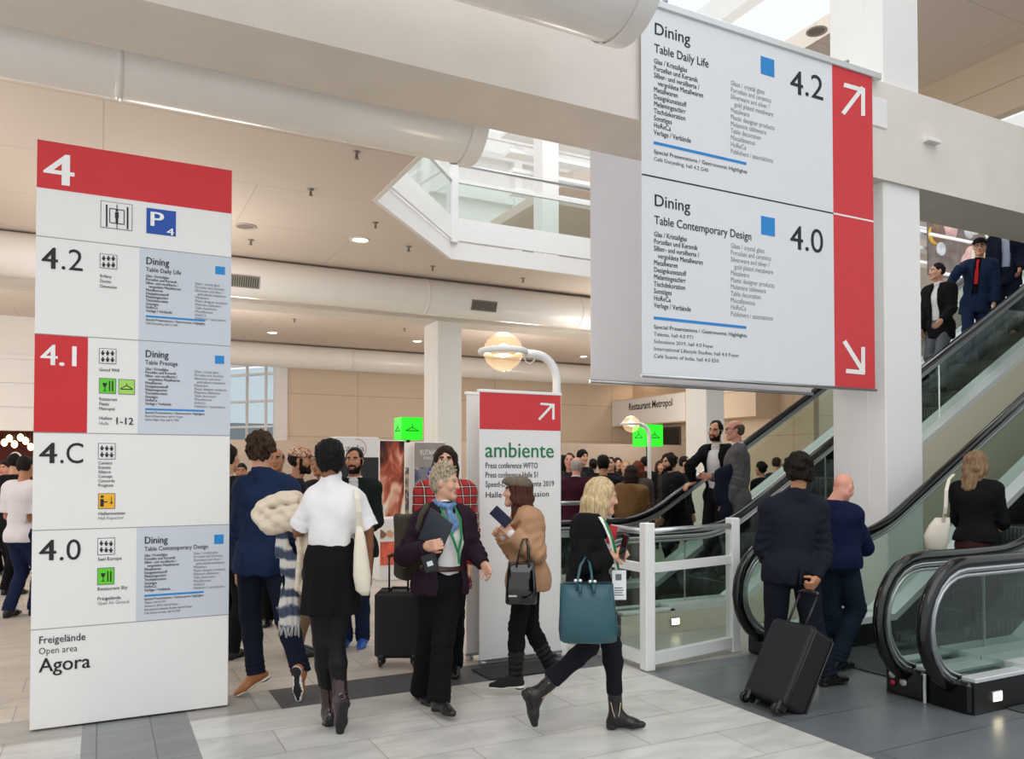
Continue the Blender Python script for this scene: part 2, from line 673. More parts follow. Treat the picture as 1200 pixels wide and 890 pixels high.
gp.rect_sweep([(c0[0], c0[1] + .02, 2.3), (p1[0], p1[1] + .02, 2.3)], 0.012, 4.5, (dr[1], -dr[0], 0))
gp.build('window_pane', None, win)
struct(MB().use(mat('outside_facade', '#8d9298', 0.7)).box((-4, 34, 0), (8, 34.3, 3.4)).build('wall_outside'), 'grey building seen through the window')

# ------------------------------------------------------------------ setting: upper floor
fa = MB().use(M_WHITE)
edge = [(3.16, 6.12), (3.16, 10.12), (5.17, 12.38), (30, 12.38)]
fa.rect_sweep([(3.17, 6.12, 5.235), (3.17, 10.10, 5.235)], 0.06, 0.29, (1, 0, 0))
fa.rect_sweep([(3.17, 10.10, 5.235), (5.18, 12.36, 5.235)], 0.06, 0.29, (0.747, -0.665, 0))
fa.rect_sweep([(5.18, 12.36, 5.235), (30, 12.36, 5.235)], 0.06, 0.29, (0, -1, 0))
struct(fa.build('trim_2'), 'white fascia along the edge of the upper floor')
M_UP = mat('upper_white', '#f2f2f0', 0.6, var=0.02)
uw = MB().use(M_UP)
uw.box((-5, 21.5, 5.38), (30, 21.7, 11.5))
for k in range(9):
    uw.box((2 + k * 3, 21.2, 5.38), (2.25 + k * 3, 21.5, 11.5))
for z in (6.9, 8.2, 9.5, 10.8):
    uw.box((-5, 21.3, z), (30, 21.5, z + 0.18))
struct(uw.build('wall_upper'), 'white ribbed upper wall beyond the atrium')
struct(MB().use(M_CEIL).box((9.6, 15.6, 8.2), (30, 20.0, 8.45)).build('ceiling_upper'), 'beige ceiling over the upper floor beyond the atrium')
cu = MB().use(M_CEIL).box((9.5, -4, 8.0), (12.6, 11.8, 8.3))
struct(cu.build('ceiling_upper'), 'beige ceiling above the escalators')
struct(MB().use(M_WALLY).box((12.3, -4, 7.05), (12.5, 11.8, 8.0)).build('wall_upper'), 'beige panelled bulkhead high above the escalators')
rf = MB().use(M_UP)
for k in range(12):
    rf.box((-6 + k * 3.0, 5.5, 11.4), (-5.7 + k * 3.0, 22, 12.0))
for k in range(7):
    rf.box((-6, 6.5 + k * 2.4, 11.2), (32, 6.62 + k * 2.4, 11.4))
struct(rf.build('roof_girders'), 'white girders under the glazed atrium roof')
tr = MB().use(M_UP)
for k in range(8):
    z = 6.9 + k * 0.42
    tr.rect_sweep([(7.0, 13.6 + 0.12 * k, z), (20.0, 13.6 + 0.12 * k, z)], 0.30, 0.07, (0, 1, 0))
tr.box((10.2, 13.4, 5.38), (10.4, 13.6, 10.4))
tr.box((13.4, 13.4, 5.38), (13.6, 13.6, 10.4))
struct(tr.build('trim_3'), 'white louvre rows of the upper gallery')
struct(MB().use(M_WHITE).box((15.2, 3.0, 4.8), (30, 12.3, 5.30)).build('floor_upper'), 'upper landing at the head of the escalators')

# ------------------------------------------------------------------ escalators
TN = math.tan(math.radians(30))


def hand_path(ai, z0=0.0, a_top=15.0, off=0.0, full=True):
    """handrail profile (a, z) for an incline that leaves the level at about ai; off shifts the path inwards"""
    an = ai - 1.65
    R = 0.42 - off
    cx, cz = an + 0.42, 0.54
    pts = [(cx + 0.30, cz - R + 0.01)] if full else []
    for k in range(0, 13):
        w = math.radians(-90 - k * 15)
        pts.append((cx + R * math.cos(w), z0 + cz + R * math.sin(w)))
    zt = cz + R
    # gentle transition
    r = 1.5
    L = r * math.tan(math.radians(15))
    pts.append((ai - L - 0.3, zt))
    c = (ai - L, zt + r)
    for k in range(1, 9):
        w = math.radians(30 * k / 8)
        pts.append((c[0] + r * math.sin(w), c[1] - r * math.cos(w)))
    pts.append((a_top, zt + (a_top - ai) * TN))
    return pts


def step_mesh(w):
    m = MB().use(M_DARKSTEP)
    m.bbox((0.0, -w / 2, -0.04), (0.41, w / 2, 0), 0.004)
    prof = [(0.0, 0), (-0.012, -0.06), (-0.012, -0.14), (0.01, -0.235), (0.05, -0.235), (0.05, -0.03)]
    m.prism([(p[0], p[1]) for p in prof], 1, -w / 2, w / 2)
    m.use(mat('step_groove', '#3e4245', 0.5, metal=0.4))
    n = 28
    for k in range(n):
        y = -w / 2 + (k + 0.5) * w / n
        m.box((-0.018, y - 0.006, -0.22), (0.40, y + 0.006, 0.004 if False else -0.012))
    for k in range(n):
        y = -w / 2 + (k + 0.5) * w / n
        m.box((0.01, y - 0.007, -0.002), (0.40, y + 0.007, 0.006))
    return m


STEP = None


def escalator(ai, bl, br, label, sides, cladding=(), top=15.0, step_range=None):
    """ai: where the incline begins; bl/br: centre lines of far and near balustrade"""
    global STEP
    an = ai - 1.65
    root = empty('escalator', (an + 0.3, (bl + br) / 2, 0), label, 'escalator')
    o = (an + 0.3, (bl + br) / 2, 0)
    lo_b, hi_b = min(bl, br), max(bl, br)
    for b in sides:
        inner = 1 if b == lo_b else -1
        path = hand_path(ai, a_top=top)
        m = MB().use(M_BLACK)
        m.tube([(p[0], b, p[1]) for p in path], 0.045, n=12, up=(0, 1, 0), flat=1.0)
        m.build('handrail', None, root, origin=o)
        m = MB().use(M_STEEL)
        for dz, rr in ((0.045, 0.026), (0.085, 0.016)):
            q = hand_path(ai, a_top=top, off=dz)
            m.tube([(p[0], b, p[1]) for p in q[1:]], rr, n=8, up=(0, 1, 0), flat=1.3)
        m.build('handrail_guide', None, root, origin=o)
        # glass
        q = hand_path(ai, a_top=top, off=0.1)[1:]
        low = [(top, q[-1][1] - 0.62), (ai + 0.15, 0.27), (an + 0.5, 0.20)]
        m = MB().use(M_GLASS)
        m.prism(q + low, 1, b - 0.006, b + 0.006)
        m.build('glass_panel', None, root, origin=o)
        m = MB().use(M_STEEL)
        for a in [an + 1.15 + 2.0 * k for k in range(0, 6)]:
            ztop = 0.85 + max(0, a - ai) * TN
            zb = 0.24 + max(0, a - ai - 0.1) * TN
            m.box((a - 0.004, b - 0.008, zb), (a + 0.004, b + 0.008, ztop))
        m.build('panel_joint', None, root, origin=o)
        # deck : white band either side of the glass
        dk = [(an + 0.85, 0.20), (ai + 0.12, 0.20), (top, 0.20 + (top - ai - 0.12) * TN), (top, 0.26 + (top - ai - 0.12) * TN), (ai + 0.10, 0.26), (an + 0.85, 0.26)]
        m = MB().use(M_ALU).prism(dk, 1, b - 0.16, b + 0.16)
        for y0, y1 in ((b - 0.16, b - 0.06), (b + 0.06, b + 0.16)):
            m.bbox((an + 0.29, y0, 0.203), (an + 0.90, y1, 0.232), 0.004)
        m.build('deck', None, root, origin=o)
        # white inclined trim and black skirt on the step side
        b0, b1 = (b, b + 0.16) if inner > 0 else (b - 0.16, b)
        sk = [(an + 0.27, 0), (ai + 0.35, 0), (top, (top - ai - 0.35) * TN), (top, 0.2 + (top - ai - 0.12) * TN), (ai + 0.12, 0.2), (an + 0.85, 0.2), (an + 0.27, 0.2)]
        m = MB().use(M_BLACKM).prism(sk, 1, b0, b1)
        m.build('skirt', None, root, origin=o)
        b0, b1 = (b - 0.16, b) if inner > 0 else (b, b + 0.16)
        cm = mat('escalator_cladding', '#cdc6b4', 0.5, var=0.02, vscale=1) if b in cladding else M_BLACKM
        if b in cladding:
            ck = [(an + 0.27, 0), (top, 0), (top, 0.2 + (top - ai - 0.12) * TN), (ai + 0.12, 0.2), (an + 0.27, 0.2)]
        else:
            ck = [(an + 0.27, 0), (ai + 0.9, 0), (top, (top - ai - 0.9) * TN), (top, 0.2 + (top - ai - 0.12) * TN), (ai + 0.12, 0.2), (an + 0.27, 0.2)]
        MB().use(cm).prism(ck, 1, b0, b1).build('side_cladding', None, root, origin=o)
        m = MB().use(M_BLACK)
        m.bbox((an + 0.24, b - 0.15, 0.0), (an + 0.86, b + 0.15, 0.205), 0.02)
        nb = m.build('newel_base', None, root, origin=o)
        if b == lo_b and len(sides) == 2:
            mm = MB().use(mat('stop_button_red', '#b8322c', 0.4)).lathe([(0, -0.012), (0.016, -0.012), (0.02, 0)], (an + 0.236, b + 0.08, 0.085), 14, axis=0)
            mm.build('stop_button', None, nb, origin=None)
            mm.use(mat('round_badge', '#c9ccce', 0.4))
            mb2 = MB().use(MATS['round_badge']).lathe([(0, -0.006), (0.026, -0.006), (0.026, 0)], (an + 0.238, b + 0.0, 0.105), 16, axis=0)
            mb2.use(MATS['round_badge']).lathe([(0, -0.006), (0.026, -0.006), (0.026, 0)], (an + 0.238, b + 0.085, 0.14), 16, axis=0)
            mb2.build('badge', None, nb)
            for c in nb.children:
                c.location = (-o[0], -o[1], 0)
    # comb plate, landing plate
    w = (hi_b - lo_b) - 0.34
    mid = (hi_b + lo_b) / 2
    m = MB().use(M_DARKSTEP).bbox((an + 0.6, mid - w / 2, 0.004), (ai - 0.35, mid + w / 2, 0.014), 0.003)
    for k in range(40):
        y = mid - w / 2 + (k + .5) * w / 40
        m.box((an + 0.62, y - 0.004, 0.012), (ai - 0.37, y + 0.004, 0.017))
    m.build('comb_plate', None, root, origin=o)
    if STEP is None:
        STEP = step_mesh(1.06)
    first = None
    a_s = ai - 0.05
    r = step_range or (0, 20)
    for k in range(*r):
        a = ai - 0.30 + 0.40 * k
        z = max(0.012, (a - a_s) * TN)
        if k == 1:
            z = 0.09
        if first is None:
            first = STEP.build('step', None, root, loc=(a - o[0], mid - o[1], z))
        else:
            s = first.copy()
            COL.objects.link(s)
            s.parent = root
            s.location = (a - o[0], mid - o[1], z)
    return root


E1 = escalator(5.74, 7.80, 6.40, 'farther escalator carrying the man in the grey suit down beside the column', (7.80, 6.40), cladding=(6.40,), top=15.0, step_range=(0, 24))
E2 = escalator(6.40, 5.12, 3.75, 'middle escalator with the blonde woman in black riding up', (5.12, 3.75), cladding=(5.12,), top=13.0, step_range=(0, 14))
E3 = escalator(6.40, 3.42, 2.05, 'nearest escalator at the right edge with a lit skirt lamp', (3.42,), top=13.0, step_range=(0, 1))
# white cover between the two newel bases, riveted
m = MB().use(M_ALU).bbox((4.972, 3.573, 0.0), (4.99, 3.592, 0.20), 0.004)
m.use(M_STEEL)
for z in (0.03, 0.17):
    for y in (3.5825,):
        m.lathe([(0, -0.004), (0.006, -0.003), (0.008, 0.004)], (4.974, y, z), 8, axis=0)
m.build('joint_cover', None, E2, origin=(5.05, 4.435, 0))


def skirt_lamp(root, o, a, b, z):
    m = MB().use(M_STEEL).bbox((a - 0.055, b - 0.012, z - 0.038), (a + 0.055, b, z + 0.038), 0.02)
    f = m.build('lamp_frame', None, root, origin=o)
    m = MB().use(emis('skirt_lamp_glow', '#fff1c8', 5.0)).bbox((a - 0.045, b - 0.016, z - 0.029), (a + 0.045, b - 0.010, z + 0.029), 0.012)
    return m.build('lamp_lens', None, f, origin=o)


q = P(1179, 822, 5.3)
skirt_lamp(E3, (5.05, (3.42 + 2.05) / 2, 0), 5.26, 3.42 - 0.152, 0.095)
skirt_lamp(E1, (4.39, 7.1, 0), 4.98, 6.40 - 0.167, 0.105)
skirt_lamp(E2, (5.05, 4.435, 0), 5.5, 5.12 - 0.165, 0.10)

# ------------------------------------------------------------------ glass guard rail
def guard(name, pts, label, h=1.12, kind=None):
    root = empty(name, (pts[0][0], pts[0][1], 0), label, 'railing')
    o = (pts[0][0], pts[0][1], 0)
    for i, p in enumerate(pts):
        m = MB().use(M_WPOST).bbox((p[0] - 0.045, p[1] - 0.045, 0), (p[0] + 0.045, p[1] + 0.045, h + 0.04), 0.006)
        m.build('post', None, root, origin=o)
    for i in range(len(pts) - 1):
        p, q = np.array(pts[i]), np.array(pts[i + 1])
        d = (q - p) / np.linalg.norm(q - p)
        s = (-d[1], d[0], 0)
        p2, q2 = p + d * 0.045, q - d * 0.045
        L = lambda z: [(p2[0], p2[1], z), (q2[0], q2[1], z)]
        MB().use(M_STEEL).tube(L(h - 0.03), 0.026, 12).build('top_rail', None, root, origin=o)
        MB().use(M_WPOST).rect_sweep(L(0.80), 0.05, 0.07, s).build('middle_rail', None, root, origin=o)
        MB().use(M_WPOST).rect_sweep(L(0.085), 0.06, 0.09, s).build('bottom_rail', None, root, origin=o)
        MB().use(M_CGLASS).rect_sweep(L(0.44), 0.010, 0.64, s).build('glass_panel', None, root, origin=o)
        MB().use(M_CGLASS).rect_sweep(L(0.93), 0.010, 0.18, s).build('glass_panel', None, root, origin=o)
    return root


guard('guard_railing', [(4.92, 5.36), (3.86, 5.17), (3.86, 6.16)], 'white framed glass guard rail in front of the farther escalator')
guard('guard_railing', [(4.35, 8.25), (5.55, 8.25)], 'white guard rail behind the farther escalator, before the maroon jacket', 1.2)
g3 = guard('guard_railing', [(4.2, 10.6), (5.6, 10.6)], 'low white rail by the display towers, beside the bearded man', 0.95)

# atrium railing on the upper floor
def atrium_rail():
    pts = [(3.22, 6.2), (3.22, 10.08), (5.22, 12.34), (8.35, 12.34), (11.5, 12.34), (14.6, 12.34)]
    root = empty('atrium_railing', (5.22, 12.34, 5.38), 'white railing with glass panels around the upper floor opening', 'railing')
    o = (5.22, 12.34, 5.38)
    for p in pts:
        MB().use(M_WPOST).bbox((p[0] - 0.08, p[1] - 0.07, 5.36), (p[0] + 0.08, p[1] + 0.07, 6.78), 0.006).build('post', None, root, origin=o)
    for i in range(len(pts) - 1):
        p, q = np.array(pts[i]), np.array(pts[i + 1])
        d = (q - p) / np.linalg.norm(q - p)
        s = (-d[1], d[0], 0)
        p2, q2 = p + d * 0.08, q - d * 0.08
        L = lambda z: [(p2[0], p2[1], z), (q2[0], q2[1], z)]
        MB().use(M_STEEL).tube(L(6.70), 0.03, 8).build('hand_rail', None, root, origin=o)
        MB().use(M_WPOST).rect_sweep(L(6.42), 0.06, 0.06, s).build('cross_bar', None, root, origin=o)
        MB().use(M_WPOST).rect_sweep(L(5.60), 0.04, 0.38, s).build('lower_panel', None, root, origin=o)
        MB().use(M_CGLASS).rect_sweep(L(6.10), 0.012, 0.60, s).build('glass_panel', None, root, origin=o)
    return root


atrium_rail()

# ------------------------------------------------------------------ air ducts
def duct(a0, a1, b, z, r, label, joints, grilles=(), end=None):
    root = empty('air_duct', (a0, b, z), label, 'duct', 'white air ducts')
    o = (a0, b, z)
    m = MB().use(M_DUCT)
    m.tube([(a0, b, z), (a1, b, z)], r, 40, cap=False)
    if end:
        m.lathe([(r, a1), (r - 0.02, a1 + 0.001), (r - 0.03, a1 - 0.5), (0, a1 - 0.5)], (0, b, z), 40, axis=0)
    m.build('duct_body', None, root, origin=o)
    for a in joints:
        MB().use(M_DUCT).tube([(a - 0.025, b, z), (a + 0.025, b, z)], r + 0.008, 40).build('joint_ring', None, root, origin=o)
    if end:
        MB().use(M_DUCT).tube([(a1 - 0.14, b, z), (a1 + 0.01, b, z)], r + 0.012, 40, cap=False).build('end_collar', None, root, origin=o)
    for a in grilles:
        m = MB().use(mat('grille_grey', '#8f8c82', 0.5))
        W, H = 0.52, 0.20
        th = math.radians(-158)
        M = Matrix.Translation((a, b + math.cos(th) * r * 0.995, z + math.sin(th) * r * 0.995)) @ Matrix.Rotation(math.radians(22), 4, 'X')
        m.box((-W / 2, -0.012, -H / 2), (W / 2, 0.01, H / 2), M)
        m.use(mat('grille_dark', '#55534c', 0.6))
        for k in range(14):
            x = -W / 2 + 0.03 + k * (W - 0.06) / 13
            m.box((x - 0.009, -0.016, -H / 2 + 0.02), (x + 0.009, -0.010, H / 2 - 0.02), M)
        m.build('air_grille', None, root, origin=o)
    m = MB().use(M_STEEL)
    for a in np.arange(a0 + 1, a1 - 0.3, 2.4):
        m.tube([(a, b, z + r * 0.9), (a, b, max(5.1, z + r + 0.03))], 0.012, 6)
    m.build('hanger', None, root, origin=o)
    return root


duct(-9, 3.22, 4.47, 4.93, 0.40, 'fat white duct ending above the top left corner of the hanging banner', (-4.0, -1.0, 0.9), end=True)
duct(-8, 3.0, 6.62, 4.72, 0.35, 'white duct running under the ceiling just above the directory board', (-6, -2.6, 0.1), end=True)
duct(-8, 28, 13.9, 4.76, 0.33, 'white duct with two air grilles across the middle of the hall', (-0.4, 5.3, 8.6, 12), (2.05, 6.4, 10.7))
duct(-8, 16.0, 23.0, 4.74, 0.33, 'white duct along the top of the back wall', (3, 6.5, 11))

# ------------------------------------------------------------------ ceiling fittings
def downlight(px, py, label, z=CZ, power=25):
    p = FL(px, py, z)
    root = empty('ceiling_downlight', p, label, 'downlight', 'round ceiling downlights')
    MB().use(M_WHITE).lathe([(0.155, 0), (0.155, -0.012), (0.125, -0.016), (0.11, 0)], (0, 0, 0), 24).build('trim_ring', None, root)
    MB().use(emis('downlight_glow', '#ffedd2', 14)).lathe([(0.112, -0.002), (0.08, -0.008), (0, -0.01)], (0, 0, 0), 20).build('lens', None, root)
    l = bpy.data.lights.new('downlight_lamp', 'SPOT')
    l.energy = power
    l.color = (1.0, 0.84, 0.66)
    l.spot_size = math.radians(140)
    l.spot_blend = 0.6
    l.shadow_soft_size = 0.12
    lo = bpy.data.objects.new('downlight_lamp', l)
    COL.objects.link(lo)
    lo.parent = root
    lo.location = (0, 0, -0.05)


for px, py, s in ((289, 133, 'bright downlight right under the near duct, above the directory board'), (422, 281, 'downlight left of the chamfered ceiling opening'),
                  (319, 390, 'left downlight between the middle duct and the back duct'), (489, 400, 'downlight beside the top of the middle column'),
                  (684, 418, 'downlight nearest the hanging banner edge'), (240, 402, 'downlight hidden behind the directory board')):
    if px != 240:
        downlight(px, py, s)
for px, py in ((150, 350), (-150, 330), (60, 395), (760, 430), (880, 425), (1000, 420), (600, 330 + 75), (-60, 402)):
    p = FL(px, py, CZ)
    l = bpy.data.lights.new('ceiling_fill', 'SPOT')  # added warm fill spot with no fitting, lights the far interior
    l.energy = 40
    l.color = (1.0, 0.84, 0.66)
    l.spot_size = math.radians(150)
    l.spot_blend = 0.6
    l.shadow_soft_size = 0.12
    lo = bpy.data.objects.new('ceiling_fill', l)
    COL.objects.link(lo)
    lo.location = (p[0], p[1], CZ - 0.05)


def ceiling_speaker(px, py, label, z=CZ):
    p = FL(px, py, z)
    root = empty('ceiling_speaker', p, label, 'speaker', 'round ceiling speakers')
    MB().use(mat('speaker_rim', '#b9aea4', 0.5)).lathe([(0.15, 0), (0.15, -0.014), (0.12, -0.016), (0.115, -0.004)], (0, 0, 0), 24).build('rim', None, root)
    MB().use(mat('speaker_mesh', '#8a8079', 0.7)).lathe([(0.118, -0.004), (0.06, -0.010), (0, -0.011)], (0, 0, 0), 20).build('mesh_cover', None, root)


ceiling_speaker(409, 157, 'grey round speaker under the near duct')
ceiling_speaker(288, 265, 'grey round speaker right of the directory board top')
ceiling_speaker(957, 36, 'grey round speaker in the high upper ceiling', 8.0)


def sprinkler(px, py, label, z=CZ):
    p = FL(px, py, z)
    m = MB().use(mat('sprinkler_brass', '#8b8178', 0.4, metal=0.6))
    m.lathe([(0.045, 0), (0.045, -0.008), (0.018, -0.012), (0.014, -0.045), (0.02, -0.05), (0.009, -0.07), (0.03, -0.075), (0.03, -0.08), (0, -0.08)], (0, 0, 0), 14)
    o = m.build('sprinkler', None, None, p)
    tag(o, label, 'sprinkler', 'ceiling sprinklers')


for px, py, s in ((418, 178, 'sprinkler below the round speaker under the near duct'), (364, 222, 'sprinkler above and left of the lit downlight'),
                  (440, 261, 'sprinkler close to the chamfered opening corner'), (294, 281, 'sprinkler beside the directory board speaker'),
                  (479, 289, 'sprinkler under the chamfered edge'), (507, 312, 'sprinkler just above the middle duct'), (613, 326, 'sprinkler beneath the atrium fascia'),
                  (345, 374, 'sprinkler over the far window'), (474, 385, 'sprinkler left of the middle column top')):
    sprinkler(px, py, s)

# ------------------------------------------------------------------ globe lamps
def globe_lamp(a, b, zg, r, arm, label, power=18):
    root = empty('globe_lamp', (a, b, 0), label, 'street lamp')
    o = (a, b, 0)
    m = MB().use(M_WPOST)
    R = 0.22
    path = [(a, b, 0), (a, b, zg - R)]
    for k in range(1, 9):
        w = math.radians(90 * k / 8)
        path.append((a - R + R * math.cos(w), b, zg - R + R * math.sin(w)))
    path.append((a - arm + r + 0.02, b, zg))
    m.tube(path, 0.040 * r / 0.165 if r < .16 else 0.036, 14)
    m.build('post', None, root, origin=o)
    MB().use(M_WPOST).lathe([(0.10, 0), (0.10, 0.16), (0.08, 0.18), (0.04, 0.19)], (a, b, 0), 20).build('base', None, root, origin=o)
    c = (a - arm, b, zg)
    ring = [(c[0] + (r + 0.022) * math.cos(t), c[1] + (r + 0.022) * math.sin(t), zg) for t in np.linspace(0, 2 * math.pi, 33)[:-1]]
    MB().use(M_WPOST).tube(ring, 0.026, 10, closed=True).build('ring', None, root, origin=o)
    MB().use(glow_glass('globe_glass', (0.95, 0.89, 0.80), '#ffd9a8', 0.13)).ell(c, (r, r, r), n=32, m=20).build('globe', None, root, origin=o)
    MB().use(emis('lamp_core', '#fff0d8', 14)).ell((c[0], c[1], c[2] + 0.01), (r * .40, r * .40, r * .34), n=16, m=10).build('bulb', None, root, origin=o)
    m = MB().use(mat('lamp_reflector', '#f1dcc0', 0.3)).lathe([(r * .8, 0.0), (r * .55, -0.02), (r * .5, -0.03)], c, 24)
    m.build('reflector', None, root, origin=o)
    m = MB().use(M_WPOST)
    m.tube([(c[0] + r + 0.03, b, zg - 0.02), (c[0] + r + 0.05, b, zg - 0.07), (c[0] + r + 0.09, b, zg - 0.085), (c[0] + r + 0.13, b, zg - 0.06), (c[0] + r + 0.14, b, zg - 0.02)], 0.005, 6)
    m.build('cable', None, root, origin=o)
    l = bpy.data.lights.new('globe_light', 'POINT')
    l.energy = power
    l.color = (1.0, 0.8, 0.55)
    l.shadow_soft_size = r
    lo = bpy.data.objects.new('globe_light', l)
    COL.objects.link(lo)
    lo.parent = root
    lo.location = (-arm, 0, zg + 0.3)


globe_lamp(3.52, 6.0, 2.57, 0.165, 0.52, 'globe lamp on a curved white post behind the ambiente banner', 8)
q = P(761, 560, 14.6)
globe_lamp(q[0], q[1], 2.38, 0.15, 0.40, 'smaller distant globe lamp among the crowd before the green cube', 8)

# ------------------------------------------------------------------ boards facing the camera side (plane y = b)
def OP(px, py, b):
    d = RT * ((px - PPX) / FPX) + UPV * ((PPY - py) / FPX) + FW
    q = EYE + d * (b / d[1])
    return q[0], q[2]


INK = mat('ink_black', '#1b1b1d', 0.6)
INKG = mat('ink_grey', '#6e6f73', 0.6)
INKW = mat('ink_white', '#f4f2f0', 0.5)
RED = mat('sign_red', '#cf1f26', 0.42, var=0.02)
REDB = mat('banner_red', '#d5383d', 0.6, var=0.03)
BLUE = mat('sign_blue', '#1f86cf', 0.45)
PBLUE = mat('parking_blue', '#0b4aa8', 0.45)
BOARD = mat('board_white', '#eceae8', 0.42, var=0.01)
BOARDG = mat('board_grey_panel', '#ccd1db', 0.45, var=0.01)
LINE = mat('board_line', '#9b9a98', 0.6)
GREENP = mat('picto_green', '#63d02c', 0.5)
LIMEP = mat('picto_lime', '#a5d95c', 0.5)
YELP = mat('picto_yellow', '#f3b517', 0.5)


class Board:
    def __init__(s, root, b, lift=0.0025):
        s.root, s.b, s.lift = root, b, lift
        s.o = np.array(root.location)
        s.n = 0

    def rect(s, name, m, x0, y0, x1, y1, parent=None, t=0.002, push=0.0):
        """rectangle whose top left pixel is (x0, y0) and bottom right pixel (x1, y1), upright on the board"""
        a0, z1 = OP(x0, y0, s.b)
        a1, z0 = OP(x1, y1, s.b)
        return MB().use(m).box((a0, s.b - t - push, z0), (a1, s.b + 0.001, z1)).build(name, None, parent or s.root, origin=s.o)

    def text(s, name, m, items, parent=None, push=0.0):
        """items: (string, px, py of the baseline start, cap height px[, px of the end, bold])"""
        vs, fs = [], []
        for it in items:
            st, px, py, ch = it[:4]
            end = it[4] if len(it) > 4 else None
            bold = it[5] if len(it) > 5 else 0.0
            a, z = OP(px, py, s.b)
            _, z2 = OP(px, py - ch, s.b)
            size = (z2 - z) / 0.72
            cu = bpy.data.curves.new('t', 'FONT')
            cu.body = st
            cu.size = size
            cu.offset = min(0.0, bold) * size
            cu.resolution_u = 4 if ch > 9 else 2
            cu.fill_mode = 'FRONT'
            ob = bpy.data.objects.new('t', cu)
            COL.objects.link(ob)
            bpy.context.view_layer.update()
            ev = ob.evaluated_get(bpy.context.evaluated_depsgraph_get())
            me = ev.to_mesh()
            co = [v.co.copy() for v in me.vertices]
            xm = max(c.x for c in co)
            xs = 0.82
            if end is not None:
                # the line runs level along the board: find where that height meets the end pixel column
                lo, hi = a, a + 10
                ae = OP(end, py, s.b)[0]
                xs = (ae - a) / xm
            # heavier weights: the stroke repeated a hair to either side
            sh = (0.0,) if bold <= 0 else ((-bold * size, 0.0, bold * size) if ch > 7 else (0.0, 1.6 * bold * size))
            for ci, dx in enumerate(sh):
                k = len(vs)
                vs += [(a + c.x * xs + dx - s.o[0], s.b - s.lift - push - ci * 0.0006 - s.o[1], z + c.y - s.o[2]) for c in co]
                fs += [[k + i for i in p.vertices] for p in me.polygons]
            ev.to_mesh_clear()
            bpy.data.objects.remove(ob)
            bpy.data.curves.remove(cu)
        me = bpy.data.meshes.new(name)
        me.from_pydata(vs, [], fs)
        me.materials.append(m)
        me.update()
        return link_mesh(name, me, parent or s.root)

    def poly(s, name, m, polys, parent=None, push=0.0):
        """flat printed shapes given as lists of pixels"""
        vs, fs = [], []
        for i_, pl in enumerate(polys):
            k = len(vs)
            for x, y in pl:
                a, z = OP(x, y, s.b)
                vs.append((a - s.o[0], s.b - s.lift - push - i_ * 0.00025 - s.o[1], z - s.o[2]))
            fs.append(list(range(k, k + len(pl))))
        me = bpy.data.meshes.new(name)
        me.from_pydata(vs, [], fs)
        me.materials.append(m)
        me.update()
        return link_mesh(name, me, parent or s.root)


def bar(x0, y0, x1, y1, w):
    dx, dy = x1 - x0, y1 - y0
    L = math.hypot(dx, dy)
    nx, ny = -dy / L * w / 2, dx / L * w / 2
    return [(x0 + nx, y0 + ny), (x1 + nx, y1 + ny), (x1 - nx, y1 - ny), (x0 - nx, y0 - ny)]


def quad(x0, y0, x1, y1):
    return [(x0, y0), (x1, y0), (x1, y1), (x0, y1)]


GER = ['Glas / Kristallglas', 'Porzellan und Keramik', 'Silber- und versilberte /', '   vergoldete Metallwaren', 'Metallwaren', 'Designkunststoff', 'Melamingeschirr', 'Tischdekoration', 'Sonstiges', 'HoReCa', 'Verlage / Verbände']
ENG = ['Glass / crystal glass', 'Porcelain and ceramics', 'Silverware and silver /', '   gold plated metalware', 'Metalware', 'Plastic designer products', 'Melamine tableware', 'Table decoration', 'Miscellaneous', 'HoReCa', 'Publishers / associations']

# ------------------------------------------------------------------ directory board
SB = 5.66
a0, zt = OP(43, 163, SB)
a1, _ = OP(272, 200, SB)
a0b, _ = OP(35, 856, SB)
a0 = (a0 + a0b) / 2
DS = empty('directory_board', (a0, SB, 0), 'tall white directory board with red header numbered 4', 'signboard')
b_ = MB().use(BOARD).bbox((a0, SB, 0.012), (a1, SB + 0.09, zt), 0.004)
b_.build('panel_body', None, DS, origin=DS.location)
MB().use(M_BLACKM).box((a0 + 0.2, SB + 0.02, 0), (a1 - 0.2, SB + 0.08, 0.014)).build('foot', None, DS, origin=DS.location)
B = Board(DS, SB)
zh = OP(42, 219, SB)[1]
MB().use(RED).box((a0 + .001, SB - 0.002, zh), (a1 - .001, SB + 0.001, zt - 0.001)).build('header_panel', None, DS, origin=DS.location)
B.text('lettering', INKW, [('4', 51, 214, 38, 86, 0.02)])['label'] = 'large white 4 on the red header'
zs = [OP(41, y, SB)[1] for y in (276, 391, 507, 622, 738.5)]
for z in zs:
    MB().use(LINE).box((a0, SB - 0.0015, z - 0.0025), (a1, SB, z + 0.0025)).build('divider_line', None, DS, origin=DS.location)
ag = OP(162, 440, SB)[0]
for i, (ztp, zbt) in enumerate(((zs[0], zs[1]), (zs[1], zs[2]), (zs[3], zs[4]))):
    MB().use(BOARDG).box((ag, SB - 0.002, zbt + 0.003), (a1 - .001, SB, ztp - 0.003)).build('grey_panel', None, DS, origin=DS.location)
ar = OP(102.6, 440, SB)[0]
MB().use(RED).box((a0 + .001, SB - 0.002, zs[2] + 0.003), (ar, SB, zs[1] - 0.003)).build('red_panel', None, DS, origin=DS.location)

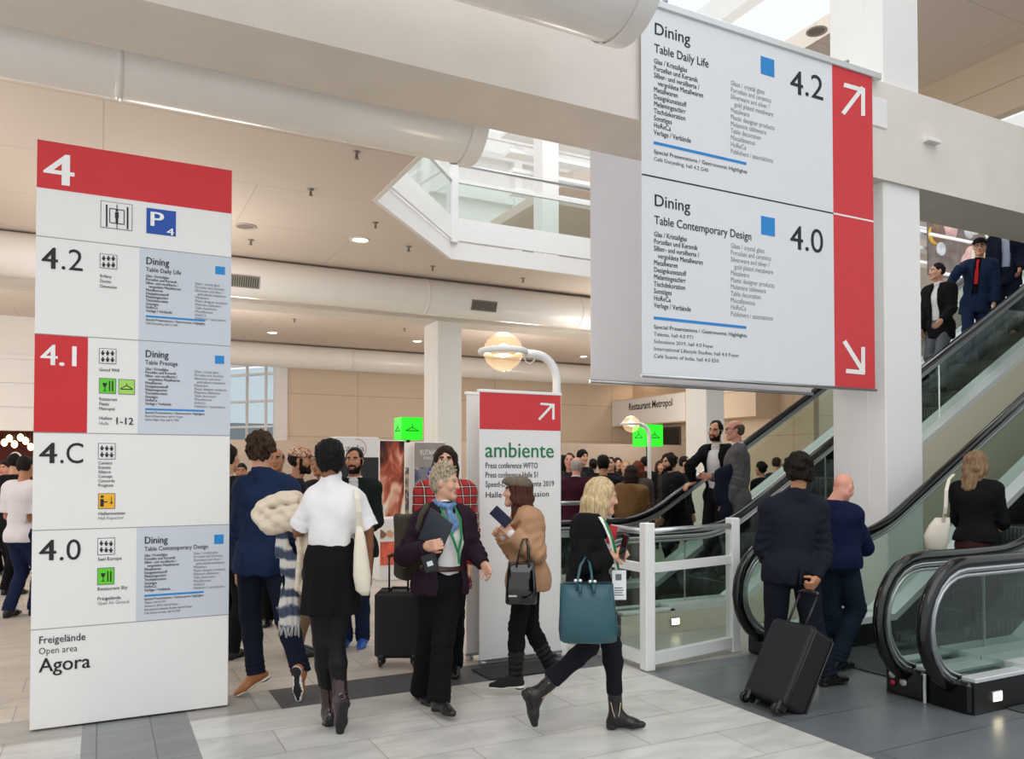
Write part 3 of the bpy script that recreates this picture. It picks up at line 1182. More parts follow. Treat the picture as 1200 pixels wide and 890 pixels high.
# floor numbers
B.text('lettering', INK, [('4', 49, 314, 26, 67, 0.02), ('.2', 70, 315.5, 26, 97, -0.002)])['label'] = 'black 4.2'
B.text('lettering', INKW, [('4.1', 47.5, 427.5, 25, 89, 0.018)])['label'] = 'white 4.1 on red'
B.text('lettering', INK, [('4', 46, 543, 25, 66, 0.02), ('.C', 69, 543, 25, 97.5, 0.0)])['label'] = 'black 4.C'
B.text('lettering', INK, [('4', 46, 657.5, 25, 65, 0.02), ('.0', 68, 657, 25, 94.5, 0.0)])['label'] = 'black 4.0'
B.text('lettering', INK, [('Freigelände', 45, 755, 9, 100, 0.004), ('Open area', 45, 767.5, 8, 90.5, -0.004), ('Agora', 45.5, 788.5, 17, 105.5, 0.012)])

# pictograms
def picto(x0, y0, x1, y1, m, outline=True, parent=DS, push=0.0):
    r = B.rect('pictogram', INKG if outline else m, x0, y0, x1, y1, t=0.0022)
    if outline:
        B.rect('pictogram_field', m, x0 + .8, y0 + .8, x1 - .8, y1 - .8, r, t=0.003)
    return r


B.lift = 0.0042
pm = picto(118, 235, 155, 271, BOARD)
B.poly('symbol', INK, [quad(124, 240, 126, 266), quad(148.5, 243, 150.5, 269)] +
       [bar(x0, y0, x1, y1, 1.0) for x0, y0, x1, y1 in ((128.5, 244.5, 145.5, 247), (128.5, 261, 145.5, 263.5), (128.5, 244.5, 128.5, 261), (145.5, 247, 145.5, 263.5), (137, 240, 137, 246), (137, 262, 137, 268))] +
       [quad(134.8, 249, 139, 256), quad(135.5, 256, 138.4, 262), quad(135.6, 246.4, 138.2, 248.4)], pm)
pb = picto(171.7, 243.5, 206, 277.5, PBLUE, False)
B.text('lettering', INKW, [('P', 174.5, 264.5, 17.5, 191.5, 0.025), ('4', 195.3, 275.5, 8.5, 203.6, 0.02)], pb)


def six(x0, y0, dy=0.0):
    r = picto(x0, y0, x0 + 20.3, y0 + 19.2, BOARD)
    sh = []
    for i in range(3):
        for j in range(2):
            x, y = x0 + 4.5 + i * 5.6, y0 + 4.6 + j * 7.6 + i * 0.25
            sh += [quad(x - 0.9, y - 1.6, x + 0.9, y + 0.2), quad(x - 2.1, y + 0.4, x + 2.1, y + 2.2), quad(x - 1.2, y + 2.2, x + 1.2, y + 4.0)]
    B.poly('symbol', INK, sh, r)


def cutlery(x0, y0):
    r = picto(x0, y0, x0 + 20, y0 + 19, GREENP)
    B.poly('symbol', INK, [[(x0 + 4, y0 + 6), (x0 + 9.6, y0 + 6.2), (x0 + 8.4, y0 + 10), (x0 + 6.8, y0 + 11.2), (x0 + 5, y0 + 9.8)], quad(x0 + 6.4, y0 + 11, x0 + 7.3, y0 + 15), quad(x0 + 4.8, y0 + 14.8, x0 + 8.8, y0 + 15.6),
                           quad(x0 + 11.6, y0 + 3.6, x0 + 13, y0 + 15.8), quad(x0 + 15, y0 + 3.8, x0 + 16.6, y0 + 16)], r)


def hanger_shape(x, y, w):
    return [bar(x - w, y + w * .55, x, y, w * .14), bar(x, y, x + w, y + w * .6, w * .14), bar(x - w, y + w * .62, x + w, y + w * .67, w * .14), bar(x, y, x, y - w * .35, w * .12)]


six(117, 297)
six(116, 408)
six(115, 519.5)
six(114.3, 631)
cutlery(116, 443)
cutlery(114, 666)
r = picto(138.8, 444.3, 158, 463, LIMEP)
B.poly('symbol', INK, hanger_shape(148.3, 452, 7), r)
r = picto(115, 578.5, 135, 596.5, YELP)
B.poly('symbol', INK, [quad(118, 581, 121.5, 583.5), quad(117.5, 585, 121.5, 594), bar(121, 588.5, 126, 588.3, 1.2), bar(130.5, 582, 130.5, 588, 0.8), [(130.5, 587), (132.3, 590.5), (128.7, 590.5)]], r)
B.lift = 0.0035
B.text('lettering', INK, [(t, 117, 325 + 6 * i, 3.6, None, 0.006) for i, t in enumerate(('Brillany', 'Devine', 'Dimension'))] +
       [('Good Will', 116, 435, 3.8, 139.5, 0.006)] + [(t, 116, 469.5 + 5.6 * i, 3.8, None, 0.006) for i, t in enumerate(('Restaurant', 'Piazza', 'Metropol'))] +
       [('Hallen', 116, 492, 3.8, 131, 0.006), ('1-12', 134, 497.5, 8.5, 156, 0.014)] +
       [(t, 115, 544.5 + 5.25 * i, 3.7, None, 0.006) for i, t in enumerate(('Consens', 'Entente', 'Alliance', 'Concept', 'Concorde', 'Prognose'))] +
       [('Hallenmeister', 115, 604, 3.8, 147, 0.006), ('Saal Europa', 114.5, 657.5, 4, 142.5, 0.006), ('Restaurant Sky', 114, 692.5, 4, 149.5, 0.006), ('Freigelände', 114, 704, 4, 141.5, 0.006)])['label'] = 'small bold room names'
B.text('lettering', INKG, [('Halls', 116, 498, 3.8, 127), ('Hall Inspector', 115, 609.3, 3.8, 145), ('Open Air Ground', 114, 709.5, 4, 151)])['label'] = 'small grey room names'
B.lift = 0.0045
panels = [(170.8, 309.6, 'Table Daily Life', 212, ['Café Darjeeling, hall 4.2 G40'], 0.155, (252.2, 312, 263.6, 322.6)),
          (170, 418.6, 'Table Prestige', 208, ['Point of Experience, hall 4.1 Foyer', 'Starry Night Club, hall 4.1 F50'], 0.055, (251.8, 416.8, 262.6, 427)),
          (169, 637.5, 'Table Contemporary Design', 243.5, ['Talents, hall 4.0 F71', 'Soloutions 2019, hall 4.0 Foyer', 'International Lifestyle Studies, hall 4.0 Foyer', 'Café Scents of India, hall 4.0 E50'], -0.045, (251, 627, 262, 637.6))]
for x, y, ttl, te, extra, sl, sq in panels:
    B.text('lettering', INK, [('Dining', x, y, 8.6, x + 27.3, 0.012), (ttl, x, y + 8.6, 5.2, te, 0.008)] + [(t, x, y + 15.2 + 4.08 * i, 3.2, None, 0.01) for i, t in enumerate(GER)])
    B.text('lettering', INKG, [(t, x + 57.5, y + 15.2 + 57.5 * sl + 4.08 * i, 3.1) for i, t in enumerate(ENG)])
    B.rect('blue_square', BLUE, *sq, t=0.003)
    B.rect('blue_rule', BLUE, x, y + 60, x + 69.5, y + 62.4 + 69 * sl, t=0.003)
    B.text('lettering', INK, [('Special Presentations / Gastronomic Highlights', x, y + 66.2, 2.8, x + 69.5, 0.006)] + [(t, x, y + 70.4 + 4.1 * i, 2.6) for i, t in enumerate(extra)])


# ------------------------------------------------------------------ hanging banners on the beam
def wave_banner(name, b, px0, px1, pyt, pyb, m, parent, label=None, amp=0.006):
    a0, zb = OP(px0, pyb, b)
    a1 = OP(px1, pyb, b)[0]
    return a0, a1, zb


HB = 5.345
a0, zb = OP(753, 440, HB)
a1, _ = OP(1025.5, 457, HB)
zt = OP(751, 2, HB)[1]
am = OP(977, 300, HB)[0]
HBN = empty('hanging_banner', (a0, HB, zb), 'large hanging white banner with red arrow strip, front of the pair', 'banner')
ob = HBN.location
MB().use(mat('banner_white', '#e3e4e8', 0.7, var=0.012)).bbox((a0, HB, zb), (a1, HB + 0.008, zt), 0.002).build('banner_cloth', None, HBN, origin=ob)
MB().use(REDB).box((am, HB - 0.0015, zb + 0.004), (a1 - .001, HB + .001, zt - .004)).build('red_strip', None, HBN, origin=ob)
MB().use(M_ALU).bbox((a0 - 0.06, HB - 0.02, zt - 0.01), (a1 + 0.12, HB + 0.03, zt + 0.055), 0.006).build('top_rail', None, HBN, origin=ob)
MB().use(M_STEEL).tube([(a0 - 0.01, HB + .004, zb), (a1 + 0.02, HB + .004, zb)], 0.016, 10).build('bottom_bar', None, HBN, origin=ob)
m = MB().use(M_STEEL)
for a in (a0 + 0.25, a1 - 0.35):
    m.tube([(a, HB + .005, zt + 0.05), (a, HB + .005, zt + 0.08), (a, HB + 0.055, zt + 0.08)], 0.012, 8)
    m.ell((a, HB + .005, zt + 0.075), (0.03, 0.02, 0.02))
m.build('hook', None, HBN, origin=ob)
B = Board(HBN, HB, 0.0025)
zd = OP(751, 204, HB)[1]
MB().use(INK).box((a0, HB - 0.002, zd - 0.006), (am, HB, zd + 0.006)).build('divider_line', None, HBN, origin=ob)
MB().use(INKW).box((am, HB - 0.003, zd - 0.008), (a1, HB, zd + 0.008)).build('divider_line', None, HBN, origin=ob)
for y0, num, ttl, te, extra, ys, sq in ((39.5, '4.2', 'Table Daily Life', 830, ['Café Darjeeling, hall 4.2 G40'], 165.5, (891.3, 65.5, 907.3, 91)),
                                       (241, '4.0', 'Table Contemporary Design', 880, ['Talents, hall 4.0 F71', 'Soloutions 2019, hall 4.0 Foyer', 'International Lifestyle Studies, hall 4.0 Foyer', 'Café Scents of India, hall 4.0 E50'], 371, (891.8, 253, 908, 277.5))):
    B.text('lettering', INK, [('Dining', 766, y0, 14.2, 808.5, 0.006), (ttl, 766.5, y0 + 21.3, 10.2, te, 0.004)] + [(t, 766, y0 + (34.5 if num == '4.2' else 36) + 8.35 * i, 6.2, None, 0.008) for i, t in enumerate(GER)])
    B.text('lettering', mat('ink_pale_grey', '#85868c', 0.6), [(t, 856, y0 + (60 if num == '4.2' else 49.5) + 8.0 * i, 6.0) for i, t in enumerate(ENG)])
    B.text('lettering', INK, [(num[0], 926, 108.3 if num == '4.2' else 291, 29, 940.5, 0.012), (num[1:], 942, 111.5 if num == '4.2' else 293.5, 29, 964.5, 0.0)])
    B.rect('blue_square', BLUE, *sq, t=0.0025)
    B.rect('blue_rule', BLUE, 766, ys, 874.5, ys + (31 if num == '4.2' else 17.5), t=0.0025)
    B.text('lettering', INK, [('Special Presentations / Gastronomic Highlights', 766, ys + 14, 4.6, 875, 0.005)] + [(t, 766, ys + 22.5 + 8.6 * i, 4.5, e) for i, (t, e) in enumerate(zip(extra, (830 if num == '4.2' else 812, 836, 866, 842)))])
B.lift = 0.004
B.poly('arrow', INKW, [bar(987.5, 133.5, 1011, 102.5, 5.0), bar(988.5, 99.5, 1013, 106.5, 5.0), bar(1011, 104, 1011, 136, 4.6)])
B.poly('arrow', INKW, [bar(989, 400, 1012, 437, 5.0), bar(991, 435, 1013, 437, 5.0), bar(1011, 407, 1011, 439, 4.6)])
# the blue rules are drawn level with the board by their left edge height
for o in [c for c in HBN.children if c.name.startswith('blue_rule')] + [c for c in DS.children if c.name.startswith('blue_rule')]:
    me = o.data
    zs_ = sorted({round(v.co.z, 5) for v in me.vertices})
    top = zs_[-1]
    hgt = 0.024 if o.parent is HBN else 0.0125
    for v in me.vertices:
        if abs(v.co.z - top) > 1e-4:
            v.co.z = top - hgt

RB = 6.18
a0, zb = OP(692.5, 447, RB)
a1, _ = OP(951, 462, RB)
zt = 5.25
RBN = empty('hanging_banner', (a0, RB, zb), 'plain white back banner hanging behind the red striped one', 'banner')
ob = RBN.location
MB().use(translucent('banner_white_back', '#f0f0f4', 0.8)).bbox((a0, RB, zb), (a1, RB + 0.008, zt), 0.002).build('banner_cloth', None, RBN, origin=ob)
MB().use(M_STEEL).tube([(a0 - 0.01, RB + .004, zb), (a1 + 0.02, RB + .004, zb)], 0.016, 10).build('bottom_bar', None, RBN, origin=ob)
MB().use(M_ALU).bbox((a0, 6.115, 5.2), (a1, RB + .012, 5.27), 0.004).build('top_rail', None, RBN, origin=ob)
B = Board(RBN, RB, 0.002)

# ------------------------------------------------------------------ ambiente banner stand (two cloths either side of the lamp post)
AB = 5.88
a0, zt = OP(562, 459, AB)
a1, _ = OP(657, 470, AB)
zb = OP(562, 780, AB)[1]
for nm, b in (('front', AB), ('back', 6.13)):
    rt = empty('banner_stand', (a0, b, 0), 'white banner with red top and green word ambiente beside globe lamp' if nm == 'front' else 'back of the white banner standing right behind the ambiente one', 'banner')
    MB().use(BOARD).bbox((a0, b, max(0.03, zb)), (a1, b + 0.012, zt), 0.003).build('banner_cloth', None, rt, origin=rt.location)
    MB().use(M_WPOST).bbox((a0 - .015, b - 0.008, zt - 0.005), (a1 + .01, b + 0.022, zt + 0.02), 0.004).build('top_bar', None, rt, origin=rt.location)
    m = MB().use(M_STEEL).bbox((a0 - .01, b - 0.006, 0.03), (a1 + .01, b + 0.02, 0.055), 0.004)
    m.bbox((a0 + .01, b - .03, 0), (a0 + .05, b + 0.04, 0.035), 0.004).bbox((a1 - .05, b - .03, 0), (a1 - .01, b + 0.04, 0.035), 0.004)
    m.build('foot_bar', None, rt, origin=rt.location)
    if nm == 'front':
        MB().use(REDB).box((a0 + .001, b - 0.002, OP(562, 503, b)[1]), (a1 - .001, b + .001, zt - 0.004)).build('red_header', None, rt, origin=rt.location)
        B = Board(rt, b, 0.003)
        B.text('lettering', mat('ink_green', '#0f7b4b', 0.6), [('ambiente', 568, 536, 18.5, 648.5, 0.006)])['label'] = 'green word ambiente'
        B.text('lettering', INK, [('Press conference WFTO', 568.5, 549, 7, 630, 0.004), ('Press conference Halle 51', 568.5, 560, 7, 630, 0.004), ('Speed-Dating Ambiente 2019', 568.5, 571, 7, 649, 0.004), ('Halle 4.2 Discussion', 568.5, 583.5, 7, 643, 0.004)])
        B.lift = 0.004
        B.poly('arrow', INKW, [bar(631.5, 492, 648, 474, 2.9), bar(633, 473.5, 649.5, 474.8, 2.6), bar(648.2, 474, 648.2, 492, 2.8)])
MB().use(mat('floor_mat_black', '#2a2a2d', 0.8)).bbox((2.62, 5.46, 0.0), (3.3, 5.80, 0.012), 0.004).build('floor_mat')
tag(bpy.data.objects['floor_mat'], 'dark base plate on the floor before the ambiente banner', 'base plate')

# ------------------------------------------------------------------ green cloakroom cubes
def green_cube(px, py, fwd, sz, pole_z, label):
    q = P(px, py, fwd)
    rt = empty('cloakroom_sign', (q[0], q[1], 0), label, 'sign')
    g = emis('cloakroom_green', '#22d41f', 0.85)
    MB().use(g).bbox((q[0] - sz / 2, q[1] - sz / 2, q[2] - sz / 2), (q[0] + sz / 2, q[1] + sz / 2, q[2] + sz / 2), 0.008).build('light_cube', None, rt, origin=rt.location)
    MB().use(M_BLACKM).tube([(q[0], q[1], 0), (q[0], q[1], q[2] - sz / 2)], 0.035, 10).lathe([(0.2, 0), (0.2, 0.02), (0.04, 0.04)], (q[0], q[1], 0)).build('pole', None, rt, origin=rt.location)
    ik = mat('hanger_line', '#0b6a14', 0.5)
    m = MB().use(ik)
    w = sz * 0.3
    for ax in (0, 1):
        def pt(u, v):
            return (q[0] + u, q[1] - sz / 2 - 0.003, q[2] + v) if ax == 0 else (q[0] - sz / 2 - 0.003, q[1] - u, q[2] + v)
        m.tube([pt(-w, -.10 * sz), pt(0, .06 * sz), pt(w, -.10 * sz), pt(-w, -.10 * sz)], 0.008, 6)
        m.tube([pt(0, .06 * sz), pt(0, .11 * sz), pt(.03 * sz, .15 * sz), pt(0, .19 * sz)], 0.007, 6)
    m.build('hanger_symbol', None, rt, origin=rt.location)


green_cube(478.5, 503, 14.4, 0.40, 0, 'bright green cloakroom cube with hanger signs beside the middle column')
green_cube(759, 511, 17.0, 0.46, 0, 'bright green cloakroom cube behind the smaller globe lamp')

# restaurant sign on the bulkhead
rs = MB().use(BOARD)
z0, z1 = 3.05, 3.92
rs.bbox((16.08, 19.6, z0), (16.10, 23.55, z1), 0.004)
rsn = rs.build('restaurant_sign', None)
tag(rsn, 'pale sign reading Restaurant Metropol on the bulkhead', 'sign')
Mx = Matrix(((0, 0, -1, 16.075), (-1, 0, 0, 22.55), (0, 1, 0, 3.55), (0, 0, 0, 1)))
text_mesh([('Restaurant Metropol', 0, 0, 0.34, 0.82, 0.02)], 'lettering', INK, rsn, Mx)
# dark screens in the recess under it
for i, (y0, y1, s) in enumerate(((22.6, 23.1, 'narrow dark screen in the recess under the restaurant sign'), (20.9, 22.0, 'wide dark screen in the recess under the restaurant sign'))):
    o = MB().use(mat('screen_frame', '#4a4038', 0.5)).bbox((16.94, y0, 2.2), (17.0, y1, 2.95), 0.01).use(mat('screen_black', '#101014', 0.15)).box((16.93, y0 + .06, 2.27), (16.95, y1 - .06, 2.88)).build('wall_screen')
    tag(o, s, 'screen')

# ------------------------------------------------------------------ posters and stands in the hall
def fire_mat():
    m = bpy.data.materials.new('print_candle_flame')
    m.use_nodes = True
    n, l = m.node_tree.nodes, m.node_tree.links
    b = n['Principled BSDF']
    tc = n.new('ShaderNodeTexCoord')
    mp = n.new('ShaderNodeMapping')
    mp.inputs['Scale'].default_value = (4.0, 4.0, 1.3)
    nz = n.new('ShaderNodeTexNoise')
    nz.inputs['Scale'].default_value = 1.1
    nz.inputs['Detail'].default_value = 4
    nz.inputs['Distortion'].default_value = 1.2
    sp = n.new('ShaderNodeSeparateXYZ')
    l.new(tc.outputs['Generated'], sp.inputs[0])
    l.new(tc.outputs['Object'], mp.inputs[0])
    l.new(mp.outputs[0], nz.inputs['Vector'])
    ma = n.new('ShaderNodeMath')
    ma.operation = 'MULTIPLY_ADD'
    ma.inputs[1].default_value = -0.42
    l.new(sp.outputs['Z'], ma.inputs[0])
    l.new(nz.outputs['Fac'], ma.inputs[2])
    rp = n.new('ShaderNodeValToRGB')
    e = rp.color_ramp.elements
    e[0].position, e[0].color = 0.06, (*lin('#2a1410'), 1)
    e[1].position, e[1].color = 0.45, (*lin('#fff4e6'), 1)
    for p_, c_ in ((0.2, '#7d3a28'), (0.28, '#c9644a'), (0.36, '#f2b79a')):
        x = e.new(p_)
        x.color = (*lin(c_), 1)
    l.new(ma.outputs[0], rp.inputs['Fac'])
    l.new(rp.outputs['Color'], b.inputs['Base Color'])
    b.inputs['Roughness'].default_value = 0.4
    return m


def speck_mat(name, cols, scale):
    m = bpy.data.materials.new(name)
    m.use_nodes = True
    n, l = m.node_tree.nodes, m.node_tree.links
    b = n['Principled BSDF']
    tc = n.new('ShaderNodeTexCoord')
    v = n.new('ShaderNodeTexVoronoi')
    v.inputs['Scale'].default_value = scale
    l.new(tc.outputs['Object'], v.inputs['Vector'])
    sp = n.new('ShaderNodeSeparateColor')
    l.new(v.outputs['Color'], sp.inputs[0])
    rp = n.new('ShaderNodeValToRGB')
    rp.color_ramp.interpolation = 'CONSTANT'
    e = rp.color_ramp.elements
    e[0].color = (*lin(cols[0]), 1)
    e[1].position = 1 - 1 / len(cols)
    e[1].color = (*lin(cols[-1]), 1)
    for i, c in enumerate(cols[1:-1]):
        x = e.new((i + 1) / len(cols))
        x.color = (*lin(c), 1)
    l.new(sp.outputs[0], rp.inputs['Fac'])
    l.new(rp.outputs['Color'], b.inputs['Base Color'])
    b.inputs['Roughness'].default_value = 0.5
    return m


PB = 12.3
def tower(b, px0, px1, pyt, label, parts, name='display_tower', zbot=0.0):
    a0, zt = OP(px0, pyt, b)
    a1 = OP(px1, pyt, b)[0]
    rt = empty(name, (a0, b, 0), label, 'display')
    MB().use(M_WPOST).bbox((a0, b, zbot), (a1, b + 0.25, zt), 0.006).build('tower_body', None, rt, origin=rt.location)
    for nm, m, y0, y1 in parts:
        z1, z0 = OP(px0, y0, b)[1], OP(px0, y1, b)[1]
        MB().use(m).box((a0 + .004, b - 0.004, max(.02, z0)), (a1 - .004, b + .001, z1)).build(nm, None, rt, origin=rt.location)
    return rt, Board(rt, b, 0.006)


t1, B1 = tower(11.6, 391, 444, 512, 'white display tower with pink ringed word zala over black lower panel', [('black_panel', mat('tower_black', '#26282a', 0.5, var=.15, vscale=3), 536, 640)])
B1.text('lettering', mat('ink_soft_grey', '#8a8487', 0.6), [('zala', 404, 529, 8, 427, -0.004)])
arc = []
for k in range(14):
    w0, w1 = math.radians(-60 + k * 11), math.radians(-60 + (k + 1) * 11)
    arc.append(bar(418 + 11 * math.sin(w0 + .9), 526 - 11 * math.cos(w0 + .9), 418 + 11 * math.sin(w1 + .9), 526 - 11 * math.cos(w1 + .9), 0.8))
B1.poly('ring_logo', mat('ink_pink', '#d98a92', 0.6), arc)
t2, B2 = tower(12.0, 445, 474, 516, 'display tower with glowing candle flame picture', [('picture', fire_mat(), 517, 612)])
t3, B3 = tower(12.4, 474.6, 485, 519, 'narrow pale display pillar with speckled lower half', [('speckle_panel', speck_mat('print_speckle', ['#6a6672', '#a8988c', '#d8c8b4', '#50506a'], 14), 548, 640)])
t4, B4 = tower(12.0, 485.5, 522, 518, 'display tower with grey head reading KUTAHYA over ornament picture', [('grey_head', mat('tower_grey', '#a39a94', 0.5), 519, 548), ('picture', speck_mat('print_ornament', ['#5b5560', '#8b8790', '#3f4f9a', '#c2b6a6', '#74707c'], 11), 548, 640)])
B4.text('lettering', INKW, [('KUTAHYA', 492, 533.5, 6.5, 515, 0.01), ('PORSELEN', 496, 538.5, 3.2, 512, 0.004)])
B4.lift = 0.008
B4.poly('vase_print', mat('print_cobalt', '#3a4fc0', 0.5), [[(504, 548), (508, 549), (511, 556), (510, 566), (506, 570), (501, 566), (500, 556)]])
# low counter with printed panels
q0, q1 = OP(444, 620, 10.9), OP(488, 620, 10.9)
rt = empty('display_counter', (q0[0], 10.9, 0), 'low white display counter with orange printed front panel', 'counter')
MB().use(M_WPOST).bbox((q0[0], 10.9, 0), (q1[0], 11.3, 0.88), 0.01).build('counter_body', None, rt, origin=rt.location)
MB().use(mat('print_orange', '#e0694f', 0.5, var=0.3, vscale=14)).box((q0[0] + .02, 10.892, 0.22), (q1[0] - .02, 10.901, 0.55)).build('printed_panel', None, rt, origin=rt.location)
MB().use(speck_mat('print_dishes', ['#e8dccf', '#d9a58a', '#8d6a58', '#f3eee8'], 9)).box((q0[0] + .02, 10.892, 0.60), (q1[0] - .02, 10.901, 0.83)).build('printed_panel', None, rt, origin=rt.location)

# big lit picture of baubles on the upper wall
ub = 13.4
a0, zt = OP(1088, 250, ub)
a1, _ = OP(1260, 316, ub)
zb = OP(1088, 322, ub)[1]
rt = empty('wall_picture', (a0, ub, zb), 'big bright picture of round baubles above the escalator riders', 'picture')
m = MB().use(mat('picture_ground', '#6f625c', 0.5, var=.4, vscale=3)).bbox((a0, ub, zb), (a1, ub + 0.06, zt + 0.9), 0.01)
rng = random.Random(3)
pal = [mat('bauble_' + c[0], c[1], 0.4, var=.25, vscale=4) for c in (('gold', '#d8ac3c'), ('blue', '#6f84c9'), ('cream', '#efe7d8'), ('rose', '#e5b8b4'), ('silver', '#cfd2d8'), ('brown', '#7a5a44'))]
for k in range(70):
    x, z, r_ = rng.uniform(a0 + .15, a1 - .15), rng.uniform(zb + .1, zt + .8), rng.uniform(0.12, 0.34)
    m.use(rng.choice(pal)).lathe([(r_, 0), (r_, -0.004 - 0.0004 * k), (0, -0.005 - 0.0004 * k)], (x, ub, z), 20, axis=1)
m.build('picture_panel', None, rt, origin=rt.location)
m = MB().use(M_WPOST)
for z in (zb + .0, zb + 0.95, zb + 1.3):
    m.rect_sweep([(a0 - .3, ub - .25, z), (a1, ub - .25, z)], 0.06, 0.07, (0, 1, 0))
m.build('frame_bar', None, rt, origin=rt.location)
# lamps of the far red stand
for i, (px, py) in enumerate(((5, 519), (11, 514), (17, 521), (24, 513), (30, 517), (36, 524))):
    q = P(px, py, 19.5)
    o = MB().use(emis('stand_bulb', '#ffd79a', 6)).ell((0, 0, 0), (0.07, 0.07, 0.09), n=12, m=8).use(M_BLACKM).tube([(0, 0, 0.08), (0, 0, 2.61 - q[2])], 0.01, 6).build('pendant_bulb', None, None, q)
    tag(o, 'small glowing pendant bulb inside the far red stand', 'lamp', 'pendant bulbs in the red stand')

# ------------------------------------------------------------------ implicit surfaces (signed distance grids turned into quads)
def unit(v):
    v = np.asarray(v, float)
    return v / (np.linalg.norm(v) + 1e-12)


